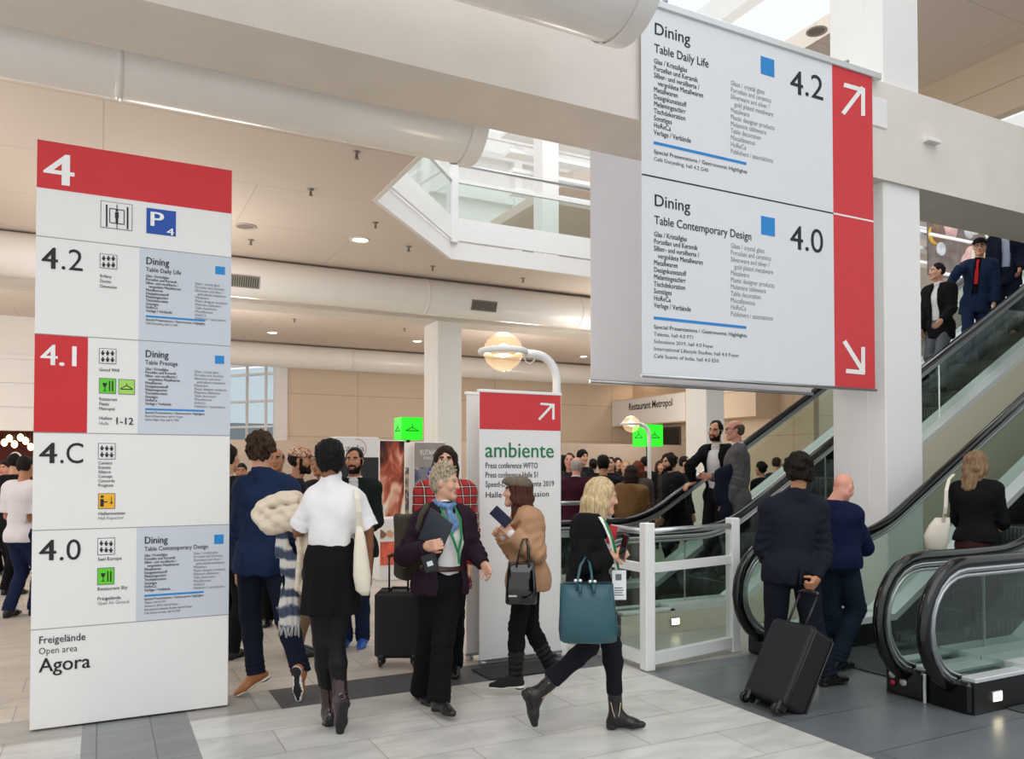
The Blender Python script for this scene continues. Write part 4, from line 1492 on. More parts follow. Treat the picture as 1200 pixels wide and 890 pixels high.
class Field:
    def __init__(s):
        s.prims = []
        s.fold = None
        s.folds = []

    def _p(s, *a):
        s.prims.append(a)
        return s

    def cone(s, a, b, ra, rb, k=0.02, sq=None, op='u'):
        """round cone; sq=(axis, factor) flattens it along an axis"""
        return s._p('c', op, k, np.array(a, float), np.array(b, float), ra, rb, sq)

    def ell(s, c, r, R=None, k=0.02, op='u'):
        return s._p('e', op, k, np.array(c, float), np.array(r, float), np.eye(3) if R is None else np.array(R, float))

    def box(s, c, h, R=None, rr=0.01, k=0.01, op='u'):
        return s._p('b', op, k, np.array(c, float), np.array(h, float), np.eye(3) if R is None else np.array(R, float), rr)

    def plane(s, p, n, k=0.004):
        """keeps the side the normal points away from"""
        return s._p('h', 'p', k, np.array(p, float), unit(n))

    def bounds(s):
        lo, hi = np.full(3, 1e9), np.full(3, -1e9)
        for q in s.prims:
            if q[1] != 'u':
                continue
            l, h = s._bb(q)
            lo, hi = np.minimum(lo, l), np.maximum(hi, h)
        return lo, hi

    @staticmethod
    def _bb(q):
        if q[0] == 'c':
            r = max(q[5], q[6])
            return np.minimum(q[3], q[4]) - r, np.maximum(q[3], q[4]) + r
        e = q[4] + (q[6] if q[0] == 'b' else 0)
        R = q[5]
        w = np.sqrt(((R * e[None, :]) ** 2).sum(1)) if q[0] == 'e' else (np.abs(R) * e[None, :]).sum(1)
        return q[3] - w, q[3] + w

    def grid(s, h):
        lo, hi = s.bounds()
        lo = lo - 3 * h - 0.012
        n = np.ceil((hi + 3 * h + 0.012 - lo) / h).astype(int) + 1
        ax = [(lo[i] + h * np.arange(n[i])).astype(np.float32) for i in range(3)]
        d = np.full(n, 0.2, np.float32)
        for q in s.prims:
            kind, op, k = q[:3]
            if kind == 'h':
                p, nn = q[3], q[4]
                e = ((ax[0] - p[0]) * nn[0])[:, None, None] + ((ax[1] - p[1]) * nn[1])[None, :, None] + ((ax[2] - p[2]) * nn[2])[None, None, :]
                np.maximum(d, e, out=d)
                continue
            bl, bh = s._bb(q)
            m = k + 3 * h + 0.01
            i0 = np.maximum(0, np.floor((bl - m - lo) / h).astype(int))
            i1 = np.minimum(n, np.ceil((bh + m - lo) / h).astype(int) + 1)
            if (i1 <= i0).any():
                continue
            X = ax[0][i0[0]:i1[0]][:, None, None]
            Y = ax[1][i0[1]:i1[1]][None, :, None]
            Z = ax[2][i0[2]:i1[2]][None, None, :]
            if kind == 'c':
                a, b, ra, rb, sq = q[3:]
                px, py, pz = X - a[0], Y - a[1], Z - a[2]
                ba = b - a
                L2 = float(ba @ ba) + 1e-9
                t = np.clip((px * ba[0] + py * ba[1] + pz * ba[2]) / L2, 0, 1)
                qx, qy, qz = px - t * ba[0], py - t * ba[1], pz - t * ba[2]
                dd = qx * qx + qy * qy + qz * qz
                rr = ra + (rb - ra) * t
                if sq is not None:
                    u, f = unit(sq[0]), sq[1]
                    w = qx * u[0] + qy * u[1] + qz * u[2]
                    dd = dd + w * w * (1 / f ** 2 - 1)
                    e = (np.sqrt(dd) - rr)
                    e = np.where(e < 0, e * f, e * (f + 1) / 2)
                else:
                    e = np.sqrt(dd) - rr
            else:
                c, r, R = q[3:6]
                px, py, pz = X - c[0], Y - c[1], Z - c[2]
                l = [px * R[0, i] + py * R[1, i] + pz * R[2, i] for i in range(3)]
                if kind == 'e':
                    k0 = np.sqrt((l[0] / r[0]) ** 2 + (l[1] / r[1]) ** 2 + (l[2] / r[2]) ** 2)
                    k1 = np.sqrt((l[0] / r[0] ** 2) ** 2 + (l[1] / r[1] ** 2) ** 2 + (l[2] / r[2] ** 2) ** 2) + 1e-6
                    e = k0 * (k0 - 1) / k1
                else:
                    g = [np.abs(l[i]) - r[i] for i in range(3)]
                    e = np.sqrt(np.maximum(g[0], 0) ** 2 + np.maximum(g[1], 0) ** 2 + np.maximum(g[2], 0) ** 2) + np.minimum(np.maximum(np.maximum(g[0], g[1]), g[2]), 0) - q[6]
            sl = (slice(i0[0], i1[0]), slice(i0[1], i1[1]), slice(i0[2], i1[2]))
            D = d[sl]
            if op == 'u':
                hh = np.maximum(k - np.abs(D - e), 0) / k
                d[sl] = np.minimum(D, e) - hh * hh * k * 0.25
            else:
                hh = np.maximum(k - np.abs(D + e), 0) / k
                d[sl] = np.maximum(D, -e) + hh * hh * k * 0.25
        if s.fold is not None or s.folds:
            ii = np.nonzero(np.abs(d) < 0.03)
            x, y, z = ax[0][ii[0]], ax[1][ii[1]], ax[2][ii[2]]
            add = np.zeros(len(x), np.float32)
            if s.fold is not None:
                amp, fr, seed = s.fold
                rg = np.random.RandomState(seed)
                wx = np.sin(z * fr * .6 + rg.rand() * 6) * .6 + np.sin(x * fr * .5 + rg.rand() * 6) * .5
                for o_ in range(4):
                    kv = rg.randn(3) * fr * (0.5 + 0.45 * o_)
                    kv[2] *= 0.55
                    add += amp / (1 + .6 * o_) * np.sin(x * kv[0] + y * kv[1] + z * kv[2] + wx * 1.4 + rg.rand() * 6)
            for (c, axv, rad, amp, wl, ph) in s.folds:
                dx, dy, dz = x - c[0], y - c[1], z - c[2]
                r2 = dx * dx + dy * dy + dz * dz
                t = dx * axv[0] + dy * axv[1] + dz * axv[2]
                add += amp * np.sin(6.283 * t / wl + ph + 9 * (dx - dy)) * np.exp(-r2 / rad ** 2)
            d[ii] += add
        return d, lo


def surface_net(d, lo, h):
    s = d < 0
    c = s[:-1, :-1, :-1].astype(np.int8)
    for i in (0, 1):
        for j in (0, 1):
            for k in (0, 1):
                if i + j + k:
                    c = c + s[i:s.shape[0] - 1 + i, j:s.shape[1] - 1 + j, k:s.shape[2] - 1 + k]
    act = (c > 0) & (c < 8)
    idx = np.argwhere(act)
    if len(idx) == 0:
        return np.zeros((0, 3)), np.zeros((0, 4), int)
    vid = np.full(act.shape, -1, np.int64)
    vid[act] = np.arange(len(idx))
    cor = [(i, j, k) for i in (0, 1) for j in (0, 1) for k in (0, 1)]
    val = np.stack([d[idx[:, 0] + i, idx[:, 1] + j, idx[:, 2] + k] for i, j, k in cor], 1)
    acc = np.zeros((len(idx), 3))
    cnt = np.zeros(len(idx))
    for a in range(8):
        for b in range(a + 1, 8):
            df = [abs(cor[a][m] - cor[b][m]) for m in range(3)]
            if sum(df) != 1:
                continue
            va, vb = val[:, a], val[:, b]
            m = (va < 0) != (vb < 0)
            t = np.where(m, va / np.where(m, va - vb, 1), 0)
            pa, pb = np.array(cor[a], float), np.array(cor[b], float)
            acc += np.where(m[:, None], pa + (pb - pa) * t[:, None], 0)
            cnt += m
    v = lo + h * (idx + acc / cnt[:, None])
    qs = []
    for axx in range(3):
        sh = [slice(None)] * 3
        s0, s1 = list(sh), list(sh)
        s0[axx] = slice(0, -1)
        s1[axx] = slice(1, None)
        S0, S1 = s[tuple(s0)], s[tuple(s1)]
        e = np.argwhere(S0 != S1)
        o1, o2 = [(1, 2), (2, 0), (0, 1)][axx]
        e = e[(e[:, o1] > 0) & (e[:, o2] > 0) & (e[:, o1] < s.shape[o1] - 1) & (e[:, o2] < s.shape[o2] - 1)]
        flip = S0[e[:, 0], e[:, 1], e[:, 2]]
        g = []
        for u, w in ((1, 1), (0, 1), (0, 0), (1, 0)):
            q = e.copy()
            q[:, o1] -= u
            q[:, o2] -= w
            g.append(vid[q[:, 0], q[:, 1], q[:, 2]])
        g = np.stack(g, 1)
        g[~flip] = g[~flip][:, ::-1]
        qs.append(g)
    return v, np.concatenate(qs)


def mesh_np(name, v, f, mats, midx=None):
    me = bpy.data.meshes.new(name)
    n, m = len(v), len(f)
    me.vertices.add(n)
    me.vertices.foreach_set('co', v.astype(np.float32).ravel())
    me.loops.add(m * 4)
    me.loops.foreach_set('vertex_index', f.astype(np.int32).ravel())
    me.polygons.add(m)
    me.polygons.foreach_set('loop_start', (np.arange(m) * 4).astype(np.int32))
    me.polygons.foreach_set('loop_total', np.full(m, 4, np.int32))
    for x in mats:
        me.materials.append(x)
    if midx is not None:
        me.polygons.foreach_set('material_index', midx.astype(np.int32))
    me.polygons.foreach_set('use_smooth', np.ones(m, bool))
    me.update()
    me.validate()
    return me


def field_obj(name, F, h, m, parent, o, paint=None, mats=None):
    d, lo = F.grid(h)
    v, f = surface_net(d, lo, h)
    if len(f) == 0:
        return None
    mi = None
    if paint is not None:
        mi = paint(v[f].mean(1))
    me = mesh_np(name, v - np.array(o), f, mats or [m], mi)
    return link_mesh(name, me, parent)


# ------------------------------------------------------------------ people
SKIN = {'fair': '#d9a68c', 'light': '#d6a185', 'tan': '#b98262', 'brown': '#8a5a40', 'deep': '#5f3d2c', 'pink': '#d99b86'}


def heading(deg):
    """unit level vector: 0 = away from the lens, 90 = to the photo's right, 180 = towards the lens"""
    a = math.radians(deg)
    return FW0 * math.cos(a) + RT * math.sin(a)


def pose(base, yaw, H, stride=0.0, lead='L', armL=(5, 10), armR=(5, 10), lean=0.0, width=1.0, head=(0, 0), twist=0.0, sway=0.0):
    """joints of a standing or walking figure, base = point between the feet; arm=(swing, elbow bend) in degrees, swing forward positive"""
    base = np.array(base, float)
    f = heading(yaw)
    r = np.cross(f, [0, 0, 1.0])
    u = np.array([0, 0, 1.0])
    J = {}
    hz = .525 * H - abs(stride) * 0.06
    J['H'] = base + u * hz
    tf = unit(u * math.cos(math.radians(lean)) + f * math.sin(math.radians(lean)) + r * math.sin(math.radians(sway)))
    f2 = heading(yaw + twist)
    r2 = np.cross(f2, u)
    C = J['H'] + tf * (.284 * H)
    J['neck'] = J['H'] + tf * (.325 * H)
    J['head'] = J['neck'] + unit(tf + f * 0.25) * (.105 * H)
    for sd, sg in (('L', -1), ('R', 1)):
        J['sh' + sd] = C + r2 * sg * .098 * H * width
        J['hip' + sd] = J['H'] - u * .02 * H + r * sg * .05 * H
        swing, bend = armL if sd == 'L' else armR
        a = math.radians(swing)
        d1 = unit(-u * math.cos(a) + f2 * math.sin(a) + r2 * sg * 0.10)
        J['el' + sd] = J['sh' + sd] + d1 * .175 * H
        a2 = math.radians(swing + bend)
        d2 = unit(-u * math.cos(a2) + f2 * math.sin(a2) - r2 * sg * (0.04 + 0.25 * math.sin(math.radians(bend)) ** 2))
        J['wr' + sd] = J['el' + sd] + d2 * .148 * H
        st = stride * (1 if sd == lead else -1)
        ank = base + f * (st * 0.5) + r * sg * (.045 * H) + u * (.045 * H + (0.07 * abs(stride) if st < 0 else 0.0))
        hp = J['hip' + sd]
        mid = (hp + ank) / 2
        L = .285 * H + .245 * H
        gap = max(0.0, (L / 2) ** 2 - (np.linalg.norm(hp - ank) / 2) ** 2)
        J['kn' + sd] = mid + f * min(0.12, math.sqrt(gap)) + (f * 0.03 if st < 0 else 0)
        J['an' + sd] = ank
        td = f if st >= 0 else unit(f - u * min(0.9, abs(stride)))
        J['to' + sd] = ank + td * (.095 * H) - u * (.028 * H)
    J['yaw'] = yaw + twist
    J['hyaw'] = yaw + head[0]
    J['hpitch'] = head[1]
    return J


def head_frame(J):
    f = heading(J.get('hyaw', 0))
    p = math.radians(J.get('hpitch', 0))
    u = np.array([0, 0, 1.0])
    r = np.cross(f, u)
    f2 = f * math.cos(p) + u * math.sin(p)
    u2 = np.cross(r, f2)
    ro = math.radians(J.get('hroll', 0))
    r3 = r * math.cos(ro) + u2 * math.sin(ro)
    return r3, f2, np.cross(r3, f2)


def torso_frames(J):
    C = (J['shL'] + J['shR']) / 2
    H = (J['hipL'] + J['hipR']) / 2
    u = unit(C - H)
    rc = unit(J['shR'] - J['shL'] - u * ((J['shR'] - J['shL']) @ u))
    fc = np.cross(u, rc)
    rh = unit(J['hipR'] - J['hipL'] - u * ((J['hipR'] - J['hipL']) @ u))
    fh = np.cross(u, rh)
    return C, H, u, rc, fc, rh, fh


def torso(F, J, S, g=0.0, sex='m', belly=0.0, k=0.05, lower=True, bust=0.0, wst=1.0):
    C, H, u, rc, fc, rh, fh = torso_frames(J)
    T = np.linalg.norm(C - H)
    sw = np.linalg.norm(J['shR'] - J['shL']) / 2
    hw = np.linalg.norm(J['hipR'] - J['hipL']) / 2 + (0.085 if sex == 'm' else 0.092) * S
    wi = (0.142 if sex == 'm' else 0.122) * S * wst
    fl = lambda t: unit(fc * (1 - t) + fh * t)
    rl = lambda t: unit(rc * (1 - t) + rh * t)
    ch = C - u * T * 0.06
    F.cone(ch - rc * sw * .62 - u * .02 * S, ch + rc * sw * .62 - u * .02 * S, .088 * S + g, .088 * S + g, k)
    p = C - u * T * .24
    F.ell(p + fc * .012 * S, (sw * .93 + g, .117 * S + g, .17 * S + g), np.stack([rc, fc, u], 1), k)
    p = C - u * T * .58
    F.ell(p + fl(.5) * belly * .5, (wi + g + belly * .3, .105 * S + g + belly * .6, .17 * S + g), np.stack([rl(.5), fl(.5), u], 1), k)
    if lower:
        F.ell(H + u * .03 * S - fh * .01 * S, (hw + g, .112 * S + g, .125 * S + g), np.stack([rh, fh, u], 1), k)
        for sg in (-1, 1):
            F.ell(H - fh * .055 * S - u * .01 * S + rh * sg * .06 * S, (.075 * S + g, .075 * S + g, .085 * S + g), None, k)
    if bust:
        for sg in (-1, 1):
            F.ell(C - u * T * .30 + fc * (.085 * S) + rc * sg * .07 * S, (.062 * S + g, .055 * S * bust + g, .062 * S + g), np.stack([rc, fc, u], 1), k * .8)
    # neck slope
    for sd in 'LR':
        F.cone(J['neck'] - u * .01, J['sh' + sd] * .8 + C * .2 + u * .02 * S, .048 * S + g * .7, .06 * S + g, k * .8)


def arm(F, J, sd, S, g=0.0, k=0.03, to=1.0, taper=True, w=1.0):
    sh, el, wr = J['sh' + sd], J['el' + sd], J['wr' + sd]
    F.cone(sh, el, .052 * S * w + g, .043 * S * w + g, k)
    if to > 0:
        e = el + (wr - el) * to
        F.cone(el, el + (e - el) * .35, .043 * S * w + g, .042 * S * w + g, k * .5)
        F.cone(el + (e - el) * .35, e, .042 * S * w + g, (.030 if to > .95 else .036) * S * w + g, k * .5)


def leg(F, J, sd, S, g=0.0, k=0.03, thigh=.084, knee=.055, calf=.055, ankle=.038, end=1.0):
    hp, kn, an = J['hip' + sd], J['kn' + sd], J['an' + sd]
    F.cone(hp, kn, thigh * S + g, knee * S + g, k)
    e = kn + (an - kn) * end
    c = kn + (e - kn) * .35
    F.cone(kn, c, knee * S + g, calf * S + g, k * .6)
    F.cone(c, e, calf * S + g, ankle * S + g, k * .6)


def hand(F, J, sd, S, curl=0.35, dirv=None, normal=None, spread=0.0, thumb=1.0):
    wr, el = J['wr' + sd], J['el' + sd]
    d = unit(dirv if dirv is not None else wr - el)
    f = heading(J['yaw'])
    r = np.cross(f, [0, 0, 1.0])
    sg = -1 if sd == 'L' else 1
    n = np.array(normal if normal is not None else -r * sg, float)       # palm normal: towards the body
    n = unit(n - d * (n @ d))
    # the thumb lies on the forward side of a hanging hand
    s_ = np.cross(n, d) * (1 if sd == 'R' else -1)
    s_ = unit(s_)
    s = S * 0.98
    R = np.stack([s_, d, n], 1)
    F.cone(wr - d * .02, wr + d * .015 * s, .027 * s, .027 * s, .015, (n, .8))
    F.box(wr + d * .05 * s, (.030 * s, .038 * s, .004 * s), R, .011 * s, .012)
    lens = (.066, .076, .071, .055)
    for i, L in enumerate(lens):
        off = (.030 - .020 * i) * s
        p = wr + d * .088 * s + s_ * off
        dirf = unit(d + s_ * (.10 - .07 * i) * (0.4 + spread))
        c = curl * 1.15
        segs = (.46, .30, .24)
        ang = 0.0
        r0 = .0098 * s if i != 3 else .0088 * s
        for j, fr in enumerate(segs):
            ang += c * (0.75 if j == 0 else 0.95)
            dv = dirf * math.cos(ang) + n * math.sin(ang)
            q = p + dv * L * s * fr
            F.cone(p, q, r0 * (1 - .07 * j), r0 * (.95 - .09 * j), .005)
            p = q
    p = wr + d * .026 * s + s_ * .028 * s + n * .006 * s
    dv = unit(d * .72 + s_ * .62 * thumb + n * (.25 + .35 * curl))
    q = p + dv * .042 * s
    F.cone(p, q, .0135 * s, .0112 * s, .010)
    dv = unit(d * .85 + s_ * .22 * thumb + n * (.25 + .7 * curl))
    F.cone(q, q + dv * .034 * s, .0110 * s, .0088 * s, .005)


def head_shape(F, J, S, sex='m', jaw=1.0):
    r, f, u = head_frame(J)
    c = J['head']
    s = S * .93
    X = lambda a, b, d: c + (r * a + f * b + u * d) * s
    R = np.stack([r, f, u], 1)
    F.ell(X(0, -.008, .035), np.array([.074, .094, .088]) * s, R, .02)
    F.ell(X(0, .022, -.03), np.array([.060, .072, .082]) * s, R, .03)
    jw = (.050 if sex == 'm' else .043) * jaw
    for g in (-1, 1):
        F.cone(X(g * jw, .005, -.055), X(g * .014, .074, -.100), .022 * s, .018 * s, .025)
        F.ell(X(g * .042, .062, -.022), np.array([.024, .024, .026]) * s, R, .02)
        F.cone(X(g * .012, .090, .030), X(g * .043, .073, .030), .009 * s, .010 * s, .012)
        F.ell(X(g * .077, -.004, -.004), np.array([.011, .020, .032]) * s, np.stack([unit(r + f * .35 * g), unit(f - r * .35 * g), u], 1), .008)
        F.ell(X(g * .012, .098, -.030), np.array([.009, .010, .008]) * s, R, .006)
    F.cone(X(0, .076, -.098), X(0, .074, -.104), .021 * s, .018 * s, .02)
    for g in (-1, 1):
        F.ell(X(g * .031, .094, .010), np.array([.016, .014, .009]) * s, R, .010, 's')
    F.cone(X(0, .088, .020), X(0, .110, -.026), .009 * s, .0125 * s, .012)
    F.cone(X(-.020, .086, -.060), X(.020, .086, -.060), .0065 * s, .0065 * s, .006)
    F.cone(X(-.016, .088, -.060), X(.016, .088, -.060), .0075 * s, .0075 * s, .005)
    F.cone(X(-.015, .086, -.073), X(.015, .086, -.073), .0085 * s, .0085 * s, .006)
    # neck
    nk = J['neck']
    rr = (.056 if sex == 'm' else .047) * S
    F.cone(nk - np.array([0, 0, .02]), c - (u * .055 + f * .012) * s, rr, rr * .93, .03)
    return X, R, s


def head_paint(J, S, beard=False, bald_shadow=False):
    r, f, u = head_frame(J)
    c = J['head']
    s = S * .93

    def fn(p):
        q = (p - c) / s
        a, b, d = q @ r, q @ f, q @ u
        m = np.zeros(len(p), int)
        m[(b > .080) & (np.abs(a) < .024) & (d < -.054) & (d > -.082)] = 1
        m[(b > .066) & (np.abs(a) > .012) & (np.abs(a) < .050) & (d > .027 + .12 * (np.abs(a) - .03) * 0) & (d < .041)] = 2
        if beard:
            aa = np.abs(a)
            line = -.066 + .9 * np.maximum(0, aa - .040) * (aa > .040)          # cheek line rises to the sideburn
            w = (d < line) & (d > -.125) & (b > .002) & (aa < .075) & ((aa > .047) | (d < -.064))
            w |= (aa > .056) & (b > .005) & (b < .032) & (d < .02) & (d > -.07)
            mou = (b > .078) & (aa < .020) & (d < -.056) & (d > -.080)
            mus = (b > .072) & (d > -.055) & (d < -.043) & (aa < .032)
            sid = (b > .06) & (aa > .026) & (aa < .040) & (d < -.05) & (d > -.08)
            m[(w & ~mou) | mus | sid] = 2
        return m
    return fn


def eyes(J, S, parent, o, col='#3a2a20'):
    r, f, u = head_frame(J)
    s = S * .93
    R = np.stack([r, f, u], 1)
    for g in (-1, 1):
        c = J['head'] + (r * g * .031 + f * .0775 + u * .011) * s
        m = MB().use(mat('eye_white', '#e6ddd6', 0.25)).ell(c - np.array(o), np.array([.0135, .0112, .0072]) * s, R, 12, 8)
        m.use(mat('iris_' + col.strip('#'), col, 0.45)).ell(c - np.array(o) + f * .0055 * s, np.array([.0068, .0066, .0068]) * s, R, 10, 6)
        m.use(mat('lash', '#241a16', 0.6)).tube([c - np.array(o) + (r * x * .015 + f * (.0105 - .004 * x * x) + u * (.0075 - .003 * x * x)) * s for x in (-1, -.5, 0, .5, 1)], .0018 * s, 5)
        m.build('eye', None, parent)


def hair(J, S, style, m, parent, o, h, seed=1, sex='m'):
    if style is None:
        return
    r, f, u = head_frame(J)
    c = J['head']
    s = S * .93
    R = np.stack([r, f, u], 1)
    X = lambda a, b, d: c + (r * a + f * b + u * d) * s
    F = Field()
    fold = (0.0015, 190, seed)
    if style == 'short':
        F.ell(X(0, -.020, .044), np.array([.081, .094, .091]) * s, R, .02)
        F.ell(X(0, -.040, -.004), np.array([.074, .066, .078]) * s, R, .03)
        F.ell(X(0, .108, -.022), np.array([.085, .080, .108]) * s, R, .012, 's')
        for g in (-1, 1):
            F.ell(X(g * .085, .035, -.045), np.array([.03, .052, .060]) * s, R, .012, 's')
        F.ell(X(0, -.095, -.085), np.array([.09, .055, .045]) * s, R, .03, 's')
        F.plane(X(0, -.05, -.072), -u - f * .5)
        fold = (0.0028, 130, seed)
    elif style == 'curly':
        F.ell(X(0, -.016, .048), np.array([.088, .102, .094]) * s, R, .02)
        F.ell(X(0, -.045, -.006), np.array([.078, .066, .080]) * s, R, .03)
        F.ell(X(0, .112, -.030), np.array([.088, .082, .104]) * s, R, .014, 's')
        F.plane(X(0, -.05, -.072), -u - f * .3)
        fold = (0.0065, 105, seed)
        rg = random.Random(seed)
        for k in range(90):
            th, ph = rg.uniform(0.0, 2.0), rg.uniform(0, 6.28)
            d = r * math.sin(th) * math.cos(ph) + f * math.sin(th) * math.sin(ph) + u * math.cos(th)
            if d @ f > .45 and d @ u < .55:
                continue
            p = X(0, -.018, .038) + d * np.array(.097 * s)
            F.ell(p, np.array([.017, .017, .015]) * s * rg.uniform(.8, 1.25), None, .008)
    elif style == 'wavy':
        F.ell(X(0, -.020, .046), np.array([.092, .104, .096]) * s, R, .02)
        F.ell(X(0, -.055, -.02), np.array([.084, .062, .085]) * s, R, .03)
        for g in (-1, 1):
            F.ell(X(g * .075, -.012, -.022), np.array([.022, .045, .062]) * s, R, .02)
        rg = random.Random(seed)
        for k in range(75):
            th, ph = rg.uniform(0.0, 2.25), rg.uniform(0, 6.28)
            d = r * math.sin(th) * math.cos(ph) + f * math.sin(th) * math.sin(ph) + u * math.cos(th)
            if d @ f > .4 and d @ u < .5:
                continue
            p = X(0, -.022, .030) + d * .100 * s
            q = p + (np.cross(d, r + u * rg.uniform(-1, 1)) * .03 - u * .022) * s
            F.cone(p, q, .015 * s, .010 * s, .008)
        F.ell(X(0, .112, -.030), np.array([.086, .082, .104]) * s, R, .014, 's')
        F.plane(X(0, -.05, -.092), -u - f * .45)
        fold = (0.0065, 85, seed)
    elif style == 'afro':
        F.ell(X(0, -.012, .052), np.array([.098, .108, .100]) * s, R, .02)
        F.ell(X(0, -.045, -.005), np.array([.080, .066, .085]) * s, R, .03)
        F.ell(X(0, .115, -.030), np.array([.086, .082, .104]) * s, R, .014, 's')
        for g in (-1, 1):
            F.ell(X(g * .095, .025, -.045), np.array([.03, .045, .050]) * s, R, .012, 's')
        F.ell(X(0, -.10, -.095), np.array([.10, .055, .045]) * s, R, .03, 's')
        F.plane(X(0, -.05, -.080), -u - f * .5)
        fold = (0.003, 230, seed)
    elif style == 'spiky':
        F.ell(X(0, -.016, .048), np.array([.086, .100, .092]) * s, R, .02)
        F.ell(X(0, -.045, -.01), np.array([.078, .064, .084]) * s, R, .03)
        rg = random.Random(seed)
        for k in range(110):
            th, ph = rg.uniform(0.0, 1.75), rg.uniform(0, 6.28)
            d = r * math.sin(th) * math.cos(ph) + f * math.sin(th) * math.sin(ph) + u * math.cos(th)
            p = X(0, -.016, .048) + d * .082 * s
            if d @ f > .5 and d @ u < .45:
                continue
            q = p + unit(d * .8 + f * .5 + r * rg.uniform(-.7, .7)) * rg.uniform(.025, .045) * s
            F.cone(p, q, .011 * s, .0045 * s, .006)
        F.ell(X(0, .112, -.030), np.array([.088, .082, .104]) * s, R, .014, 's')
        F.plane(X(0, -.05, -.085), -u - f * .3)
        fold = (0.003, 150, seed)
    elif style == 'fringe':      # bald crown, hair round the sides
        F.ell(X(0, -.022, .020), np.array([.084, .096, .080]) * s, R, .02)
        F.ell(X(0, -.045, -.02), np.array([.070, .060, .060]) * s, R, .02)
        F.ell(X(0, .095, .0), np.array([.11, .085, .12]) * s, R, .02, 's')
        F.ell(X(0, .010, .11), np.array([.066, .09, .055]) * s, R, .012, 's')
        F.plane(X(0, -.05, -.066), -u - f * .3)
    elif style in ('bob', 'long', 'longwave', 'waist'):
        F.ell(X(0, -.016, .045), np.array([.087, .102, .093]) * s, R, .02)
        L = {'bob': -.155, 'long': -.26, 'longwave': -.27, 'waist': -.37}[style]
        for k in range(13):
            t = math.radians(-62 + k * 304 / 12 + 118) if False else math.radians(62 + k * 236 / 12)
            # angle measured from the face direction round the back
            p0 = X(math.sin(t) * .073, -.012 + math.cos(t) * .082, .045)
            p1 = X(math.sin(t) * .086, -.018 + math.cos(t) * .088, -.055)
            fl = 1.08 if style == 'bob' else (.95 if abs(math.cos(t)) > .5 else 1.05)
            e = L + .012 * math.sin(k * 2.1)
            p2 = X(math.sin(t) * .088 * fl, -.022 + math.cos(t) * (.090 if style == 'bob' else .10) * fl - (0.03 if style != 'bob' else 0), e)
            F.cone(p0, p1, .026 * s, .027 * s, .022)
            F.cone(p1, p2, .027 * s, (.018 if style == 'bob' else .017) * s, .022)
        F.ell(X(0, .112, -.035), np.array([.064, .075, .105]) * s, R, .015, 's')
        fold = (0.0022, 150, seed) if style not in ('longwave', 'waist') else (.005, 60, seed)
    elif style == 'bun':
        F.ell(X(0, -.016, .045), np.array([.083, .098, .090]) * s, R, .02)
        F.ell(X(0, -.11, .04), np.array([.04, .04, .04]) * s, R, .02)
        F.ell(X(0, -.045, -.01), np.array([.074, .06, .075]) * s, R, .03)
        F.ell(X(0, .108, -.035), np.array([.09, .085, .092]) * s, R, .02, 's')
        F.plane(X(0, -.05, -.07), -u - f * .3)
    F.fold = fold
    return field_obj('hair', F, h, m, parent, o)


def hair_mat(name, col, rough=0.65, streak=0.35, sc=1.0):
    key = 'hair_' + name
    if key in MATS:
        return MATS[key]
    m = bpy.data.materials.new(key)
    MATS[key] = m
    m.use_nodes = True
    n, l = m.node_tree.nodes, m.node_tree.links
    b = n['Principled BSDF']
    tc = n.new('ShaderNodeTexCoord')
    mp = n.new('ShaderNodeMapping')
    mp.inputs['Scale'].default_value = (90 * sc, 90 * sc, 9 * sc)
    nz = n.new('ShaderNodeTexNoise')
    nz.inputs['Scale'].default_value = 1.0
    nz.inputs['Detail'].default_value = 3
    nz.inputs['Distortion'].default_value = 0.6
    l.new(tc.outputs['Object'], mp.inputs[0])
    l.new(mp.outputs[0], nz.inputs['Vector'])
    rp = n.new('ShaderNodeValToRGB')
    c = np.array(lin(col))
    rp.color_ramp.elements[0].position = .3
    rp.color_ramp.elements[1].position = .7
    rp.color_ramp.elements[0].color = (*(c * (1 - streak)), 1)
    rp.color_ramp.elements[1].color = (*np.minimum(1, c * (1 + streak)), 1)
    l.new(nz.outputs['Fac'], rp.inputs['Fac'])
    l.new(rp.outputs['Color'], b.inputs['Base Color'])
    b.inputs['Roughness'].default_value = rough
    b.inputs['Specular IOR Level'].default_value = .18
    bp = n.new('ShaderNodeBump')
    bp.inputs['Strength'].default_value = .6
    bp.inputs['Distance'].default_value = .008
    l.new(nz.outputs['Fac'], bp.inputs['Height'])
    l.new(bp.outputs['Normal'], b.inputs['Normal'])
    return m


def foot_frame(J, sd):
    an, to = J['an' + sd], J['to' + sd]
    d = to - an
    hd = unit(d)
    if abs(hd[2]) < .6:
        # a foot resting flat: point it level
        hd = unit(np.array([d[0], d[1], d[2] * .0 if J.get('flat' + sd, abs(hd[2]) < .45) else d[2]]))
    side = unit(np.cross(hd, [0, 0, 1.0]))
    fu = unit(np.cross(side, hd))
    return hd, fu, side


def cut_end(F, p, d, r=.085, L=.05):
    d = unit(d)
    x = unit(np.cross(d, [0.3, 0.5, 0.81]))
    F.box(p + d * L, (r, L, r), np.stack([x, d, np.cross(x, d)], 1), .0005, .003, 's')


